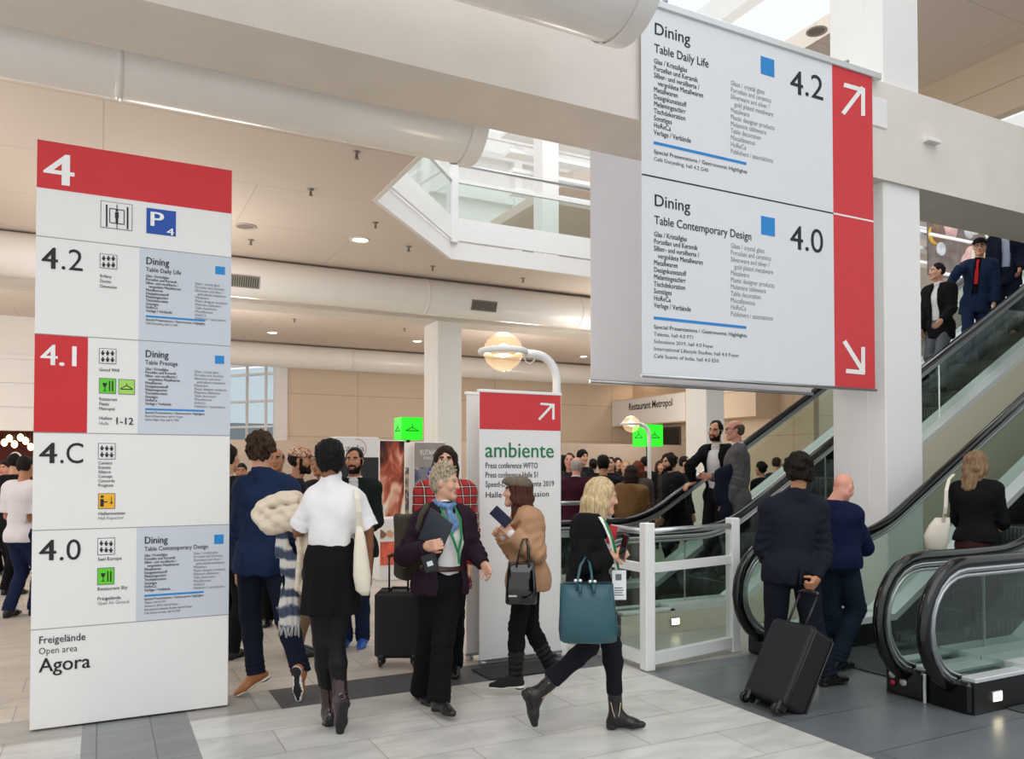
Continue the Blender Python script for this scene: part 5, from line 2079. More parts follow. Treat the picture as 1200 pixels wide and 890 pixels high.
def shoe(J, sd, S, kind, m, sole, parent, o, h, shaft=0.0, slouch=0.0):
    an, to, kn = J['an' + sd], J['to' + sd], J['kn' + sd]
    sh = unit(an - kn)
    hd, fu, side = foot_frame(J, sd)
    # flat sole: ankle projected
    an2 = an
    hl = an2 - fu * .05 * S - hd * .030 * S
    ball = an2 + hd * .105 * S - fu * .052 * S
    tip = an2 + hd * .165 * S - fu * .058 * S
    F = Field()
    F.cone(hl, an2 + hd * .02 * S - fu * .03 * S, .036 * S, .040 * S, .03)
    F.cone(an2 - fu * .01 * S, ball, .040 * S, .033 * S, .03)
    F.cone(ball, tip, .037 * S, .027 * S, .03, (fu, .75))
    if shaft:
        F.cone(an2 - fu * .01, an2 - sh * shaft, .044 * S, (.048 + slouch) * S, .03)
        if slouch:
            F.folds.append((an2 - sh * shaft * .6, sh, .12, .007, .04, 0.5))
    else:
        F.cone(an2 - fu * .01, an2 - sh * .02, .040 * S, .040 * S, .03)
    base = an2 - fu * .078 * S
    F.plane(base, -fu)
    F.fold = (0.0012, 90, 3)
    ob = field_obj('shoe' if not shaft else 'boot', F, h, m, parent, o)
    # sole
    F = Field()
    for q0, q1, w in ((hl, ball, .038), (ball, tip, .040)):
        F.cone(q0 * 1.0, q1, w * S, (w if q1 is ball else .028) * S, .02, (fu, .9))
    F.plane(base + fu * .012 * S, fu)
    F.plane(base - fu * .006 * S, -fu)
    F.cone(hl - fu * .03 * S, hl - fu * .034 * S, .034 * S, .034 * S, .01)
    F.plane(base - fu * (.012 if kind != 'heel' else .03) * S, -fu)
    if ob is not None:
        nd = base - fu * .003 * S
        field_obj('sole', F, h * .85, sole, ob, o, (lambda q: ((q - nd) @ fu < 0).astype(int)) if sole.name == 'sole_white' else None, [sole, mat('sole_black', '#17161a', .6)] if sole.name == 'sole_white' else None)
    return ob


CAST = []


def person(label, J, H=1.72, sex='m', skin='light', hairc=None, hairm=None, beard=False, top=None, bottom=None, shoes=None, h=0.008, group=None,
           face=True, hands=None, belly=0.0, seed=1, bust=None, extra=None, base=None, wst=1.0):
    """one figure: a continuous body with hair and clothing as its children"""
    S = H / 1.75
    feet = (J['anL'] + J['anR']) / 2
    bz = min(J['anL'][2], J['anR'][2]) - .08 * S if base is None else base
    o = np.array([feet[0], feet[1], bz])
    root = empty('person', o, label, 'person', group)
    top = top or {}
    bottom = bottom or {}
    sk = SKIN.get(skin, skin)
    skm = mat('skin_' + str(skin).strip('#'), sk, 0.5, var=.06, vscale=14, bump=.08, bscale=120, spec=.35)
    lip = mat('lip_' + str(skin).strip('#'), tuple(np.array([int(sk.strip('#')[i:i + 2], 16) / 255 for i in (0, 2, 4)]) * np.array([.86, .62, .60])), .45)
    hm = hairm or hair_mat('dark', '#1d1613')
    brow = hm
    # --- body
    F = Field()
    head_shape(F, J, S, sex)
    torso(F, J, S, -.026, sex, belly * .5, wst=wst)
    for sd in 'LR':
        arm(F, J, sd, S, -.006, w=.92 if sex == 'f' else 1.0)
        hk = (hands or {}).get(sd, {})
        if hk is not False:
            hand(F, J, sd, S * (.94 if sex == 'f' else 1.0), **hk)
        leg(F, J, sd, S, -.010, thigh=.07, knee=.046, calf=.046, ankle=.034)
        hd_, fu_, _ = foot_frame(J, sd)
        F.cone(J['an' + sd] - fu_ * .02 * S, J['an' + sd] + hd_ * .10 * S - fu_ * .052 * S, .026 * S, .016 * S, .02)
    field_obj('body', F, h if h > .012 else h * .88, skm, root, o, head_paint(J, S, beard), [skm, lip, brow])
    if face:
        eyes(J, S, root, o)
    hair(J, S, hairc, hm, root, o, h * .85 if h <= .012 else h, seed, sex)
    bust = (1.0 if sex == 'f' else 0.0) if bust is None else bust
    C, Hc, u, rc, fc, rh, fh = torso_frames(J)
    T = np.linalg.norm(C - Hc)
    # --- trousers / skirt
    if bottom.get('kind', 'trousers') == 'trousers':
        F = Field()
        g = bottom.get('g', .010)
        F.ell(Hc + u * .03 * S - fh * .008 * S, (np.linalg.norm(J['hipR'] - J['hipL']) / 2 + .088 * S + g, .116 * S + g + belly * .3, .125 * S + g), np.stack([rh, fh, u], 1), .05)
        for sg in (-1, 1):
            F.ell(Hc - fh * .055 * S - u * .01 * S + rh * sg * .06 * S, (.078 * S + g, .075 * S + g, .085 * S + g), None, .05)
        for sd in 'LR':
            leg(F, J, sd, S, g, .04, bottom.get('thigh', .086), bottom.get('knee', .06), bottom.get('calf', .058), bottom.get('hem', .05), bottom.get('end', 1.0))
            kn = J['kn' + sd]
            F.folds.append((kn, unit(J['an' + sd] - kn), .10, bottom.get('fold', .004), .045, 1.0 + seed))
            F.folds.append((J['an' + sd], unit(J['an' + sd] - kn), .10, bottom.get('fold', .004) * 1.2, .035, seed))
            e = kn + (J['an' + sd] - kn) * bottom.get('end', 1.0) + unit(J['an' + sd] - kn) * bottom.get('over', .02)
            F.cone(kn * .2 + e * .8, e + unit(J['an' + sd] - kn) * .02, (bottom.get('hem', .05)) * S + g, bottom.get('hem', .05) * S + g, .02)
            cut_end(F, e, J['an' + sd] - kn, .11)
        F.fold = (bottom.get('amp', .0022), 26, seed + 5)
        F.plane(Hc + u * (.155 * S), u)
        field_obj('trousers', F, h, bottom['m'], root, o)
        if bottom.get('belt'):
            F = Field()
            F.ell(Hc + u * .125 * S, (np.linalg.norm(J['hipR'] - J['hipL']) / 2 + .082 * S + g, .116 * S + g + belly * .3, .06), np.stack([rh, fh, u], 1), .02)
            F.plane(Hc + u * .155 * S, u)
            F.plane(Hc + u * .118 * S, -u)
            field_obj('belt', F, h * .8, bottom['belt'], root, o)
    elif bottom['kind'] == 'skirt':
        F = Field()
        L = bottom['len']
        w0 = np.linalg.norm(J['hipR'] - J['hipL']) / 2
        top_ = Hc + u * bottom.get('top', .13) * S
        dn = np.array([0, 0, -1.0])
        F.cone(top_, top_ + dn * .13 * S, w0 + .058 * S, w0 + .088 * S, .03, (fh, .88))
        F.cone(top_ + dn * .13 * S, top_ + dn * (L + .05), w0 + .088 * S, w0 + (.092 + bottom.get('flare', .06)) * S, .03, (fh, .86))
        for q in range(9):
            w = 6.283 * q / 9
            dv = rh * math.cos(w) + fh * math.sin(w)
            F.cone(top_ + dn * .19 * S + dv * (w0 + .060) * np.array([1, 1, 1]), top_ + dn * (L + .06) + (rh * math.cos(w) + fh * .87 * math.sin(w)) * (w0 + .078 * S + bottom.get('flare', .06)), .012, .022, .03)
        F.plane(top_ - np.array([0, 0, 1.0]) * L, (0, 0, -1))
        F.plane(top_ + u * .02, u)
        F.fold = (.0012, 30, seed)
        field_obj('skirt', F, h, bottom['m'], root, o)
        if bottom.get('tights'):
            F = Field()
            for sd in 'LR':
                leg(F, J, sd, S, .001, .03, .078, .052, .055, .036)
            F.cone(J['hipL'], J['hipR'], .09, .09, .04)
            field_obj('tights', F, h, bottom['tights'], root, o)
    # --- tops
    def open_front(F, p_low, half_top, half_low, depth=.30, off=0.0):
        """cut a wedge out of the front so the layer under it shows"""
        a = C + u * .06 + rc * off
        for i in range(9):
            t = i / 8
            p = a * (1 - t) + p_low * t + fc * (.135 * S)
            hw_ = half_top * (1 - t) + half_low * t
            F.box(p, (hw_, .085, .5 * np.linalg.norm(a - p_low) / 8 + .012), np.stack([rc, fc, u], 1), .004, .006, 's')

    if top.get('shirt') is not None:
        F = Field()
        gs = top.get('gs', -.006 if top.get('jacket') is not None else .004)
        torso(F, J, S, gs, sex, belly, bust=bust, wst=wst)
        if top.get('shirt_sleeve', 0) > 0 or top.get('jacket') is None:
            to = top.get('shirt_sleeve', 1.0)
            for sd in 'LR':
                if to < 0:
                    e = J['sh' + sd] + (J['el' + sd] - J['sh' + sd]) * (-to)
                    F.cone(J['sh' + sd], e, .058 * S + gs, .060 * S + gs, .03)
                    F.cone(e - unit(J['el' + sd] - J['sh' + sd]) * .03, e, .063 * S + gs, .063 * S + gs, .004)
                    F.cone(e, e + unit(J['el' + sd] - J['sh' + sd]) * .02, .058 * S + gs, .058 * S + gs, .01)
                    cut_end(F, e, J['el' + sd] - J['sh' + sd], .10)
                    F.folds.append((e, unit(J['el' + sd] - J['sh' + sd]), .09, .003, .05, seed))
                else:
                    arm(F, J, sd, S, gs + .008, to=to)
                    F.folds.append((J['el' + sd], unit(J['wr' + sd] - J['el' + sd]), .10, .005, .045, seed))
        if top.get('collar', True):
            F.cone(J['neck'] - u * .015 + fc * .002, J['neck'] + u * top.get('collar_h', .012) + fc * .012, (.062 if sex == 'm' else .054) * S, (.060 if sex == 'm' else .052) * S, .015)
        hem = top.get('shirt_hem', .06)
        F.plane(Hc + u * hem * S, -u)
        F.plane(J['neck'] + u * max(.035, top.get('collar_h', 0) + .012) + fc * .01, u + fc * -.35)
        if top.get('shirt_neck', 0):
            open_front(F, C - u * top['shirt_neck'], .03, .004)
        F.fold = (top.get('shirt_amp', .0028), 30, seed + 11)
        field_obj(top.get('shirt_name', 'shirt'), F, h, top['shirt'], root, o)
    if top.get('jacket') is not None:
        F = Field()
        g = top.get('g', .022)
        torso(F, J, S, g, sex, belly, bust=bust * .9, wst=wst * top.get('fit', 1.05))
        hem = top.get('hem', -.10)
        w0 = np.linalg.norm(J['hipR'] - J['hipL']) / 2
        low = Hc + u * hem * S
        fl_ = top.get('flare', .0)
        if top.get('name', 'jacket') in ('jacket', 'coat'):
            for sd in 'LR':
                F.cone(J['neck'] * .55 + J['sh' + sd] * .45 - u * .012, J['sh' + sd] + u * .002 * S, .050 * S + g * .5, .052 * S + g * .6, .03)
        F.cone(Hc + u * .02 - rh * w0 * .55, Hc + u * .02 + rh * w0 * .55, .118 * S + g * .6, .118 * S + g * .6, .05, (fh, .95))
        F.ell(low + u * .03, (w0 + .092 * S + g + fl_, .122 * S + g + fl_ + belly * .4, .14 * S), np.stack([rh, fh, u], 1), .06)
        for sd in 'LR':
            gg = g * .75 + top.get('sleeve_g', 0)
            to = top.get('sleeve', .97)
            arm(F, J, sd, S, gg, .04, to=to)
            cut_end(F, J['el' + sd] + (J['wr' + sd] - J['el' + sd]) * to, J['wr' + sd] - J['el' + sd])
            F.folds.append((J['el' + sd], unit(J['wr' + sd] - J['el' + sd]), .11, top.get('fold', .006), .05, seed))
            F.folds.append((J['sh' + sd] * .5 + J['el' + sd] * .5, unit(J['el' + sd] - J['sh' + sd]), .12, top.get('fold', .006) * .5, .07, seed + 2))
        if top.get('collar', True):
            F.cone(J['neck'] - u * .02 - fc * .01, J['neck'] + u * top.get('jcollar_h', .012) - fc * .004, (.072 if sex == 'm' else .064) * S, (.066 if sex == 'm' else .058) * S, .02)
        if top.get('hood'):
            F.ell(J['neck'] - fc * .085 - u * .02, (.13 * S, .07 * S, .10 * S), np.stack([rc, fc, u], 1), .04)
        if top.get('roll'):
            F.cone(J['neck'] - u * .005 - rc * .012, J['neck'] + u * .035, .070 * S, .066 * S, .015)
        F.plane(low, -u)
        F.plane(J['neck'] + u * (.05 if top.get('roll') else max(.03, top.get('jcollar_h', 0) + .014)), u)
        if top.get('open'):
            ht, hl, dp = top['open']
            open_front(F, C - u * T * dp, ht, hl, off=top.get('open_off', 0.0))
        if top.get('vent'):
            F.box(low + u * .08 - fh * .16, (.003, .1, .09), np.stack([rh, fh, u], 1), .001, .004, 's')
        F.fold = (top.get('amp', .0046), top.get('freq', 27), seed + 3)
        field_obj(top.get('name', 'jacket'), F, h, top['jacket'], root, o)
        if top.get('coll', True) and not top.get('roll') and h <= .0125 and top.get('name', 'jacket') in ('jacket', 'coat'):
            F = Field()
            for i in range(11):
                w = math.radians(-125 + 25 * i)
                w2 = math.radians(-125 + 25 * (i + 1))
                if i == 10:
                    break
                r0 = .078 * S if sex == 'm' else .068 * S
                cc = lambda ww: J['neck'] + (rc * math.sin(ww) * r0 - fc * math.cos(ww) * r0 * .92) + u * (.012 - .030 * (1 - math.cos(ww))) + fc * .012
                F.cone(cc(w), cc(w2), .017 * S, .017 * S, .01)
            F.fold = (.001, 60, seed)
            field_obj('collar', F, h, top['jacket'], root, o)
        if top.get('shirt') is not None and h <= .0125:
            F = Field()
            r0 = .060 * S if sex == 'm' else .052 * S
            cc = lambda ww: J['neck'] + (rc * math.sin(ww) * r0 - fc * math.cos(ww) * r0 * .92) + u * (.046 - .024 * (1 - math.cos(ww))) + fc * .014
            for i in range(12):
                F.cone(cc(math.radians(-165 + 27.5 * i)), cc(math.radians(-137.5 + 27.5 * i)), .011 * S, .011 * S, .008)
            field_obj('shirt_collar', F, min(h, .008), top['shirt'], root, o)
        if top.get('lapel'):
            m = MB().use(top['lapel'])
            dp = top['open'][2]
            ht, hl = top['open'][:2]
            for sg in (-1, 1):
                a = C + u * .05 + rc * sg * (ht + .004) + fc * (.085 * S + g)
                b = C - u * T * .12 + rc * sg * (ht * .78 + .05) + fc * (.122 * S + g)
                b2 = C - u * T * .12 + rc * sg * (ht * .8 + .008) + fc * (.130 * S + g)
                c = C - u * T * dp + rc * sg * (hl + .004) + fc * (.118 * S + g + belly * .8)
                a2 = C + u * .055 + rc * sg * (ht + .04) + fc * (.06 * S + g)
                pts = [a - o, a2 - o, b - o, c - o, b2 - o]
                q = [p + fc * .006 for p in pts]
                m.add(pts + q, [(5, 6, 7, 8, 9), (0, 1, 6, 5), (1, 2, 7, 6), (2, 3, 8, 7), (3, 4, 9, 8), (4, 0, 5, 9)])
            m.build('lapel', None, root)
        if top.get('cuff'):
            for sd in 'LR':
                d = unit(J['wr' + sd] - J['el' + sd])
                p = J['wr' + sd] - d * .012
                F = Field().cone(p, p + d * .016, .036 * S, .036 * S)
                field_obj('shirt_cuff', F, h * .8, top['cuff'], root, o)
    # --- shoes
    if shoes:
        for sd in 'LR':
            shoe(J, sd, S * shoes.get('s', 1.0), shoes.get('kind', 'flat'), shoes['m'], shoes.get('sole') or mat('sole_black', '#17161a', .6), root, o, h, shoes.get('shaft', 0.0), shoes.get('slouch', 0.0))
    CAST.append((root, J, S, o))
    return root, o, S

# ------------------------------------------------------------------ the people in the hall
def joints(D, yaw, hyaw=None, hpitch=0, hroll=0, **kw):
    """joints given as (pixel x, pixel y, extra distance)"""
    J = {}
    for k, v in kw.items():
        J[k] = P(v[0], v[1], D + (v[2] if len(v) > 2 else 0.0))
    J['H'] = (J['hipL'] + J['hipR']) / 2
    J['yaw'], J['hyaw'], J['hpitch'], J['hroll'] = yaw, yaw if hyaw is None else hyaw, hpitch, hroll
    return J


K_NAVY = cloth('navy_blazer', '#1b2a47', bump=.6, bscale=13)
K_JEAN = cloth('dark_denim', '#151b2a', bscale=260)
K_BLK = cloth('black_wool', '#121215', bump=.6, bscale=13)
K_BLK2 = cloth('black_trousers', '#101013')
K_WHITE = cloth('white_cotton', '#e6e4e4', var=.02, bump=.7, bscale=15)
K_PLUM = cloth('plum_jacket', '#2a1a25', bump=.6, bscale=13)
K_CAMEL = cloth('camel_knit', '#b98f6e', bump=.5, bscale=110, var=.12)
K_CHAR = cloth('charcoal_suit', '#1c1e29', bump=.6, bscale=13)
K_NAVYK = cloth('navy_knit', '#101736')
K_GREYS = cloth('grey_suit', '#5c5b5d', bump=.6, bscale=13)
K_TEALJ = cloth('bottle_green_jacket', '#17211d')
K_MAROON = cloth('maroon_jacket', '#3a1424')
K_BROWN = cloth('brown_parka', '#7a5b3a')
K_BLUES = cloth('pale_blue_shirt', '#b7c2da')
L_TAN = mat('leather_tan', '#a2673a', .45)
L_BLK = mat('leather_black', '#131214', .3)
L_OX = mat('leather_oxblood', '#2b1418', .18, coat=.4)
W_SOLE = mat('sole_white', '#e8e4de', .6)
D_SOLE = mat('sole_black', '#17161a', .6)


def HM(name, col, **k):
    return hair_mat(name, col, **k)


def hair_of(**k):
    return k


# --- man in the navy blazer, walking away
J = joints(5.66, 0, 4, 0, head=(306, 529), neck=(306, 556, .0), shL=(285, 574, 0), shR=(339, 574, 0), elL=(277, 628, .02), wrL=(279, 668, .12), elR=(350, 626, .05), wrR=(345, 655, .22),
           hipL=(294, 655), hipR=(323, 655), knL=(294, 722, .05), anL=(300, 787, .02), toL=(284, 797, -.02), knR=(335, 724, -.02), anR=(352, 786, -.12), toR=(354, 816, -.08))
person('curly haired man in navy blazer and tan shoes walking away beside the directory board', J, 1.82, 'm', 'light', 'curly', HM('brown', '#3b2a1e'),
       top=dict(shirt=K_BLUES, shirt_hem=-.145, jacket=K_NAVY, hem=-.10, jcollar_h=.035, g=.022), bottom=dict(m=K_JEAN, hem=.05, knee=.062), shoes=dict(m=L_TAN, sole=W_SOLE), face=False, seed=2, base=0)

# --- person in the white shirt and black skirt, walking away
J2 = joints(4.87, 0, -22, 0, head=(386, 541), neck=(387, 571), shL=(366, 587), shR=(417, 589), elL=(350, 622, .04), wrL=(352, 636, .24), elR=(431, 622, .02), wrR=(432, 672, .07),
            hipL=(372, 672), hipR=(400, 672), knL=(377, 752, .03), anL=(386, 833, .13), toL=(383, 846, .24), knR=(394, 754, .02), anR=(399, 822, -.02), toR=(395, 853, .04))
person('woman with cropped black hair in white shirt and black skirt, back turned', J2, 1.76, 'f', 'brown', 'afro', HM('black', '#0e0c0c', streak=.5),
       top=dict(shirt=K_WHITE, shirt_sleeve=-.92, shirt_hem=.17, collar_h=.07, gs=.014, shirt_amp=.006), bottom=dict(kind='skirt', m=cloth('black_skirt', '#0f0f11'), len=.435, top=.195, flare=.016, tights=mat('black_tights', '#0e0b0f', .55, spec=.25)),
       shoes=dict(m=L_OX, shaft=.17, sole=D_SOLE), face=False, seed=4, base=0, bust=0)

# --- woman in the plum jacket
J3 = joints(5.32, 140, 104, -4, head=(521, 566), neck=(519, 594), shL=(545, 609, .09), shR=(496, 610, -.09), elR=(474, 652, -.12), wrR=(500, 641, -.30), elL=(556, 645, .05), wrL=(567, 662, -.04),
            hipR=(506, 688, -.05), hipL=(528, 688, .05), knL=(519, 750, -.06), anL=(514, 819, -.12), toL=(527, 832, -.22), knR=(501, 754, .12), anR=(494, 810, .24), toR=(500, 819, .15))
person('short grey haired woman in plum jacket striding past with a dark folder', J3, 1.68, 'f', 'fair', 'spiky', HM('ash_blonde', '#a89b84', streak=.5),
       top=dict(shirt=K_WHITE, shirt_hem=.08, shirt_name='white_top', jacket=K_PLUM, hem=-.04, g=.022, open=(.062, .095, 1.3), fold=.008, amp=.005), bottom=dict(m=K_BLK2, hem=.064, calf=.062, knee=.064, thigh=.092, belt=mat('leather_belt', '#3b1f18', .4)),
       shoes=dict(m=L_BLK), hands=dict(R=dict(curl=.55, dirv=P(515, 638, 4.95) - J3['wrR'], normal=-FW0 * -1.0), L=dict(curl=.45)), seed=6, base=0, belly=.02)

# --- woman with the tweed cap
J4 = joints(5.75, 272, 268, 2, head=(606, 577), neck=(613, 599), shL=(623, 611, -.13), shR=(614, 610, .14), elL=(628, 648, -.16), wrL=(600, 627, -.17), elR=(607, 648, .16), wrR=(590, 630, .08),
            hipL=(616, 676, -.07), hipR=(620, 676, .07), knL=(606, 735, -.10), anL=(604, 793, -.08), toL=(583, 803, -.10), knR=(622, 735, .06), anR=(645, 780, .08), toR=(634, 797, .09))
person('woman in camel sweater and tweed flat cap looking left with phone', J4, 1.62, 'f', 'fair', 'waist', HM('auburn', '#4a2a1e'),
       top=dict(jacket=K_CAMEL, hem=-.10, g=.032, collar=True, roll=True, name='sweater', fold=.008, amp=.005, freq=17, sleeve_g=.010, flare=.005, cuff=K_WHITE), bottom=dict(m=K_BLK2, hem=.040, calf=.056, knee=.056, g=.006),
       shoes=dict(m=mat('suede_black', '#161416', .9), shaft=.17, slouch=.012, sole=W_SOLE, s=1.06), hands=dict(L=dict(curl=.8, dirv=P(586, 612, 5.6) - J4['wrL'], normal=-RT * .3 + FW0), R=dict(curl=.9, dirv=P(579, 622, 5.8) - J4['wrR'], normal=-FW0 + RT * .4)), seed=8, base=0)

# --- blonde woman in black with the teal tote
J5 = joints(4.87, 88, 86, -9, head=(705, 582), neck=(692, 607), shR=(687, 616, -.14), shL=(694, 614, .14), elR=(682, 664, -.17), wrR=(715, 651, -.12), elL=(702, 658, .16), wrL=(722, 650, .06),
            hipR=(692, 697, -.07), hipL=(694, 697, .07), knL=(717, 756, .06), anL=(722, 838, .06), toL=(752, 851, .05), knR=(690, 757, -.08), anR=(629, 815, -.05), toR=(637, 849, -.03))
person('blonde woman in black blazer striding right with a teal tote', J5, 1.64, 'f', 'fair', 'bob', HM('blonde', '#c4ab84', streak=.4),
       top=dict(shirt=K_WHITE, jacket=K_BLK, hem=-.02, g=.020, open=(.02, .05, .9), fold=.006), bottom=dict(m=cloth('black_jeans', '#17181f', bscale=260), hem=.044, calf=.056, knee=.058, thigh=.086, g=.004, fold=.003, end=.70, over=.0),
       shoes=dict(m=L_BLK, shaft=.15), hands=dict(R=dict(curl=.9, dirv=P(733, 647, 4.78) - J5['wrR'], normal=FW0 * .7 - np.array([0, 0, .6])), L=dict(curl=.8)), seed=9, base=0)

# --- man in the charcoal suit pulling the case
J6 = joints(5.93, 12, 26, 0, head=(937, 551), neck=(934, 580), shL=(900, 598), shR=(961, 598), elR=(966, 645, -.03), wrR=(957, 680, -.14), elL=(892, 643, .05), wrL=(906, 668, .22),
            hipL=(911, 668), hipR=(943, 668), knL=(909, 731, .1), anL=(906, 786, .12), toL=(914, 795, .26), knR=(951, 731, .02), anR=(969, 789, -.02), toR=(992, 799, .04))
person('dark haired man in charcoal suit pulling a black suitcase towards the escalator', J6, 1.78, 'm', 'tan', 'wavy', HM('black_brown', '#17120f'),
       top=dict(shirt=K_WHITE, jacket=K_CHAR, jcollar_h=.03, hem=-.10, g=.020, vent=True, fold=.007, amp=.0045), bottom=dict(m=K_CHAR, hem=.055, calf=.066, knee=.07, thigh=.092), shoes=dict(m=L_BLK),
       hands=dict(R=dict(curl=1.15, dirv=P(949, 690, 5.72) - J6['wrR'], normal=-FW0 * .2 + RT * -.9 - np.array([0, 0, .3]))), face=False, seed=10, base=0)

# --- bald man in the navy sweater
J7 = joints(6.32, 32, 58, -26, head=(988, 572), neck=(975, 590), shL=(956, 604, .04), shR=(1001, 606, -.03), elR=(1013, 642, .06), wrR=(1004, 632, .28), elL=(946, 645, .12), wrL=(962, 645, .32),
            hipL=(968, 656, .02), hipR=(990, 656, -.02), knR=(1003, 714, .06), anR=(981, 773, .02), toR=(1000, 783, .10), knL=(974, 716, .12), anL=(972, 770, .24), toL=(985, 776, .36))
person('bald man in navy sweater bending his head behind the suit man', J7, 1.70, 'm', 'pink', None, HM('greyish', '#8d8378'),
       top=dict(jacket=K_NAVYK, hem=-.06, g=.026, name='sweater', fold=.006), bottom=dict(m=cloth('slate_trousers', '#1c2836'), hem=.055, calf=.066, knee=.07), shoes=dict(m=L_BLK), face=False, seed=11, base=0, belly=.03)

# --- woman riding up with the white bag
def step_z(ai, a):
    k = math.floor((a - (ai - .30)) / .4)
    return max(.012, (ai - .30 + .4 * k - (ai - .05)) * TN)


A8 = 6.86
J8 = pose((A8, 4.42, step_z(6.4, A8) + .005), 44, 1.62, armL=(18, 45), armR=(15, 60), head=(28, -4))
person('blonde woman in black top with cream shoulder bag riding the middle escalator', J8, 1.62, 'f', 'fair', 'longwave', HM('dark_blonde', '#846a50', streak=.45),
       top=dict(jacket=K_BLK, hem=.05, g=.012, name='top', fold=.004, jcollar_h=-.01), bottom=dict(kind='skirt', m=cloth('oxblood_skirt', '#3a1d1f'), len=.52, flare=.02, tights=mat('black_tights', '#0e0b0f', .55, spec=.25)), shoes=dict(m=L_BLK), face=False, seed=12)

# --- the pair on the farther escalator
A9 = 6.60
J9 = pose((A9, 7.42, step_z(5.74, A9) + .005), 225, 1.80, armL=(0, 12), armR=(20, 25), lean=2, head=(-8, -6))
J9['elR'] = P(808, 546, 9.55)
J9['wrR'] = P(812, 566, 9.55)
J9['hroll'] = 8
person('bearded man in white shirt and open black coat resting a hand on the escalator rail', J9, 1.80, 'm', 'light', 'short', HM('dark', '#1d1613'), beard=True,
       top=dict(shirt=K_WHITE, jacket=K_BLK, hem=-.20, g=.022, open=(.07, .13, 1.4)), bottom=dict(m=K_BLK2), shoes=dict(m=L_BLK), hands=dict(R=dict(curl=.45, dirv=P(802, 571, 9.5) - J9['wrR'], normal=(0, 0, -1))), seed=13)
A10 = 6.42
J10 = pose((A10, 6.92, step_z(5.74, A10) + .005), 285, 1.78, armL=(4, 22), armR=(12, 85), lean=-2, head=(-8, 0))
person('balding man in grey suit and glasses facing the man in white shirt', J10, 1.78, 'm', 'pink', 'fringe', HM('greybrown', '#5a4a3e'),
       top=dict(shirt=K_WHITE, jacket=K_GREYS, hem=-.15, g=.026, open=(.04, .03, .7)), bottom=dict(m=K_GREYS, hem=.055, calf=.066), shoes=dict(m=L_BLK), seed=14, belly=.06)

# --- riders coming down from above
A11 = 10.30
J11 = pose((A11, 7.12, step_z(5.74, A11) + .005), 238, 1.76, stride=.15, armL=(10, 40), armR=(5, 20), head=(32, 0))
person('dark haired man in black jacket and grey jeans riding down, looking left', J11, 1.76, 'm', 'light', 'short', HM('dark', '#1d1613'),
       top=dict(shirt=K_WHITE, jacket=K_BLK, hem=-.14, g=.024, open=(.035, .05, .9)), bottom=dict(m=cloth('grey_jeans', '#5d6067')), shoes=dict(m=L_BLK), seed=15, h=.010)
A12 = 11.3
J12 = pose((A12, 7.25, step_z(5.74, A12) + .005), 215, 1.80, armL=(0, 12), armR=(35, 15), stride=.34, lead='R', head=(-5, -8), sway=-5)
J12['elR'] = P(1124, 316, 11.5)
J12['wrR'] = P(1112, 334, 11.6)
person('man in blue suit, red tie and dark hat riding down with glasses', J12, 1.80, 'm', 'fair', 'short', HM('dark', '#1d1613'),
       top=dict(shirt=cloth('black_shirt', '#141418'), jacket=cloth('blue_suit', '#1c2c48'), hem=-.15, g=.026, open=(.03, .03, .8)), bottom=dict(m=MATS['cloth_blue_suit']), shoes=dict(m=L_BLK), seed=16, h=.010)
A13 = 12.05
J13 = pose((A13, 7.25, step_z(5.74, A13) + .005), 215, 1.80, armL=(10, 30), armR=(5, 12))
person('man in dark navy suit behind the hat wearer, head hidden by the beam', J13, 1.80, 'm', 'light', 'short', HM('dark', '#1d1613'),
       top=dict(shirt=K_BLUES, jacket=cloth('ink_suit', '#161d30'), hem=-.15, g=.026, open=(.045, .05, .9)), bottom=dict(m=MATS['cloth_ink_suit']), shoes=dict(m=L_TAN), seed=17, h=.012)
A14 = 12.85
J14 = pose((A14, 6.95, step_z(5.74, A14) + .005), 235, 1.75, armL=(4, 14), armR=(5, 12))
person('rider in black coat at the right edge, uppermost on the escalator', J14, 1.75, 'm', 'light', 'short', HM('dark', '#1d1613'),
       top=dict(jacket=cloth('black_coat', '#1a1a1c'), hem=-.45, g=.03), bottom=dict(m=K_BLK2), shoes=dict(m=L_TAN), seed=18, h=.012)

# --- group behind the blazer man
def gp(px, D, yaw, H, **k):
    q = P(px, 548, D)
    return pose((q[0], q[1], 0.0), yaw, H, **k)


J15 = gp(416, 7.2, 178, 1.74, armL=(12, 70), armR=(3, 12), head=(5, 0))
person('bearded man in bottle green jacket and blue trainers facing the camera', J15, 1.74, 'm', 'tan', 'short', HM('black', '#0e0c0c'), beard=True,
       top=dict(shirt=K_WHITE, jacket=K_TEALJ, hem=-.08, g=.024, open=(.035, .012, .35)), bottom=dict(m=cloth('blue_jeans', '#1d2a44')), shoes=dict(m=mat('trainer_blue', '#2356a8', .5), sole=W_SOLE), seed=19, hands=dict(L=dict(curl=.9)))
J16 = gp(346, 6.85, 75, 1.74, armL=(4, 20), armR=(5, 20), head=(12, 0))
person('bearded man in checked cap seen in profile between two backs', J16, 1.74, 'm', 'tan', 'short', HM('dark', '#1d1613'), beard=True,
       top=dict(jacket=cloth('dark_pullover', '#1f2026'), hem=-.08, g=.022), bottom=dict(m=cloth('khaki_trousers', '#7c6a52')), shoes=dict(m=L_BLK), seed=20)
J17 = gp(325, 8.2, 175, 1.76)
person('bald tanned man looking over the navy blazer shoulder', J17, 1.76, 'm', 'tan', 'fringe', HM('black', '#0e0c0c'), top=dict(jacket=cloth('grey_pullover', '#3a3a40'), hem=-.08), bottom=dict(m=K_BLK2), shoes=dict(m=L_BLK), seed=21, h=.012)
J18 = gp(377, 8.6, 200, 1.70)
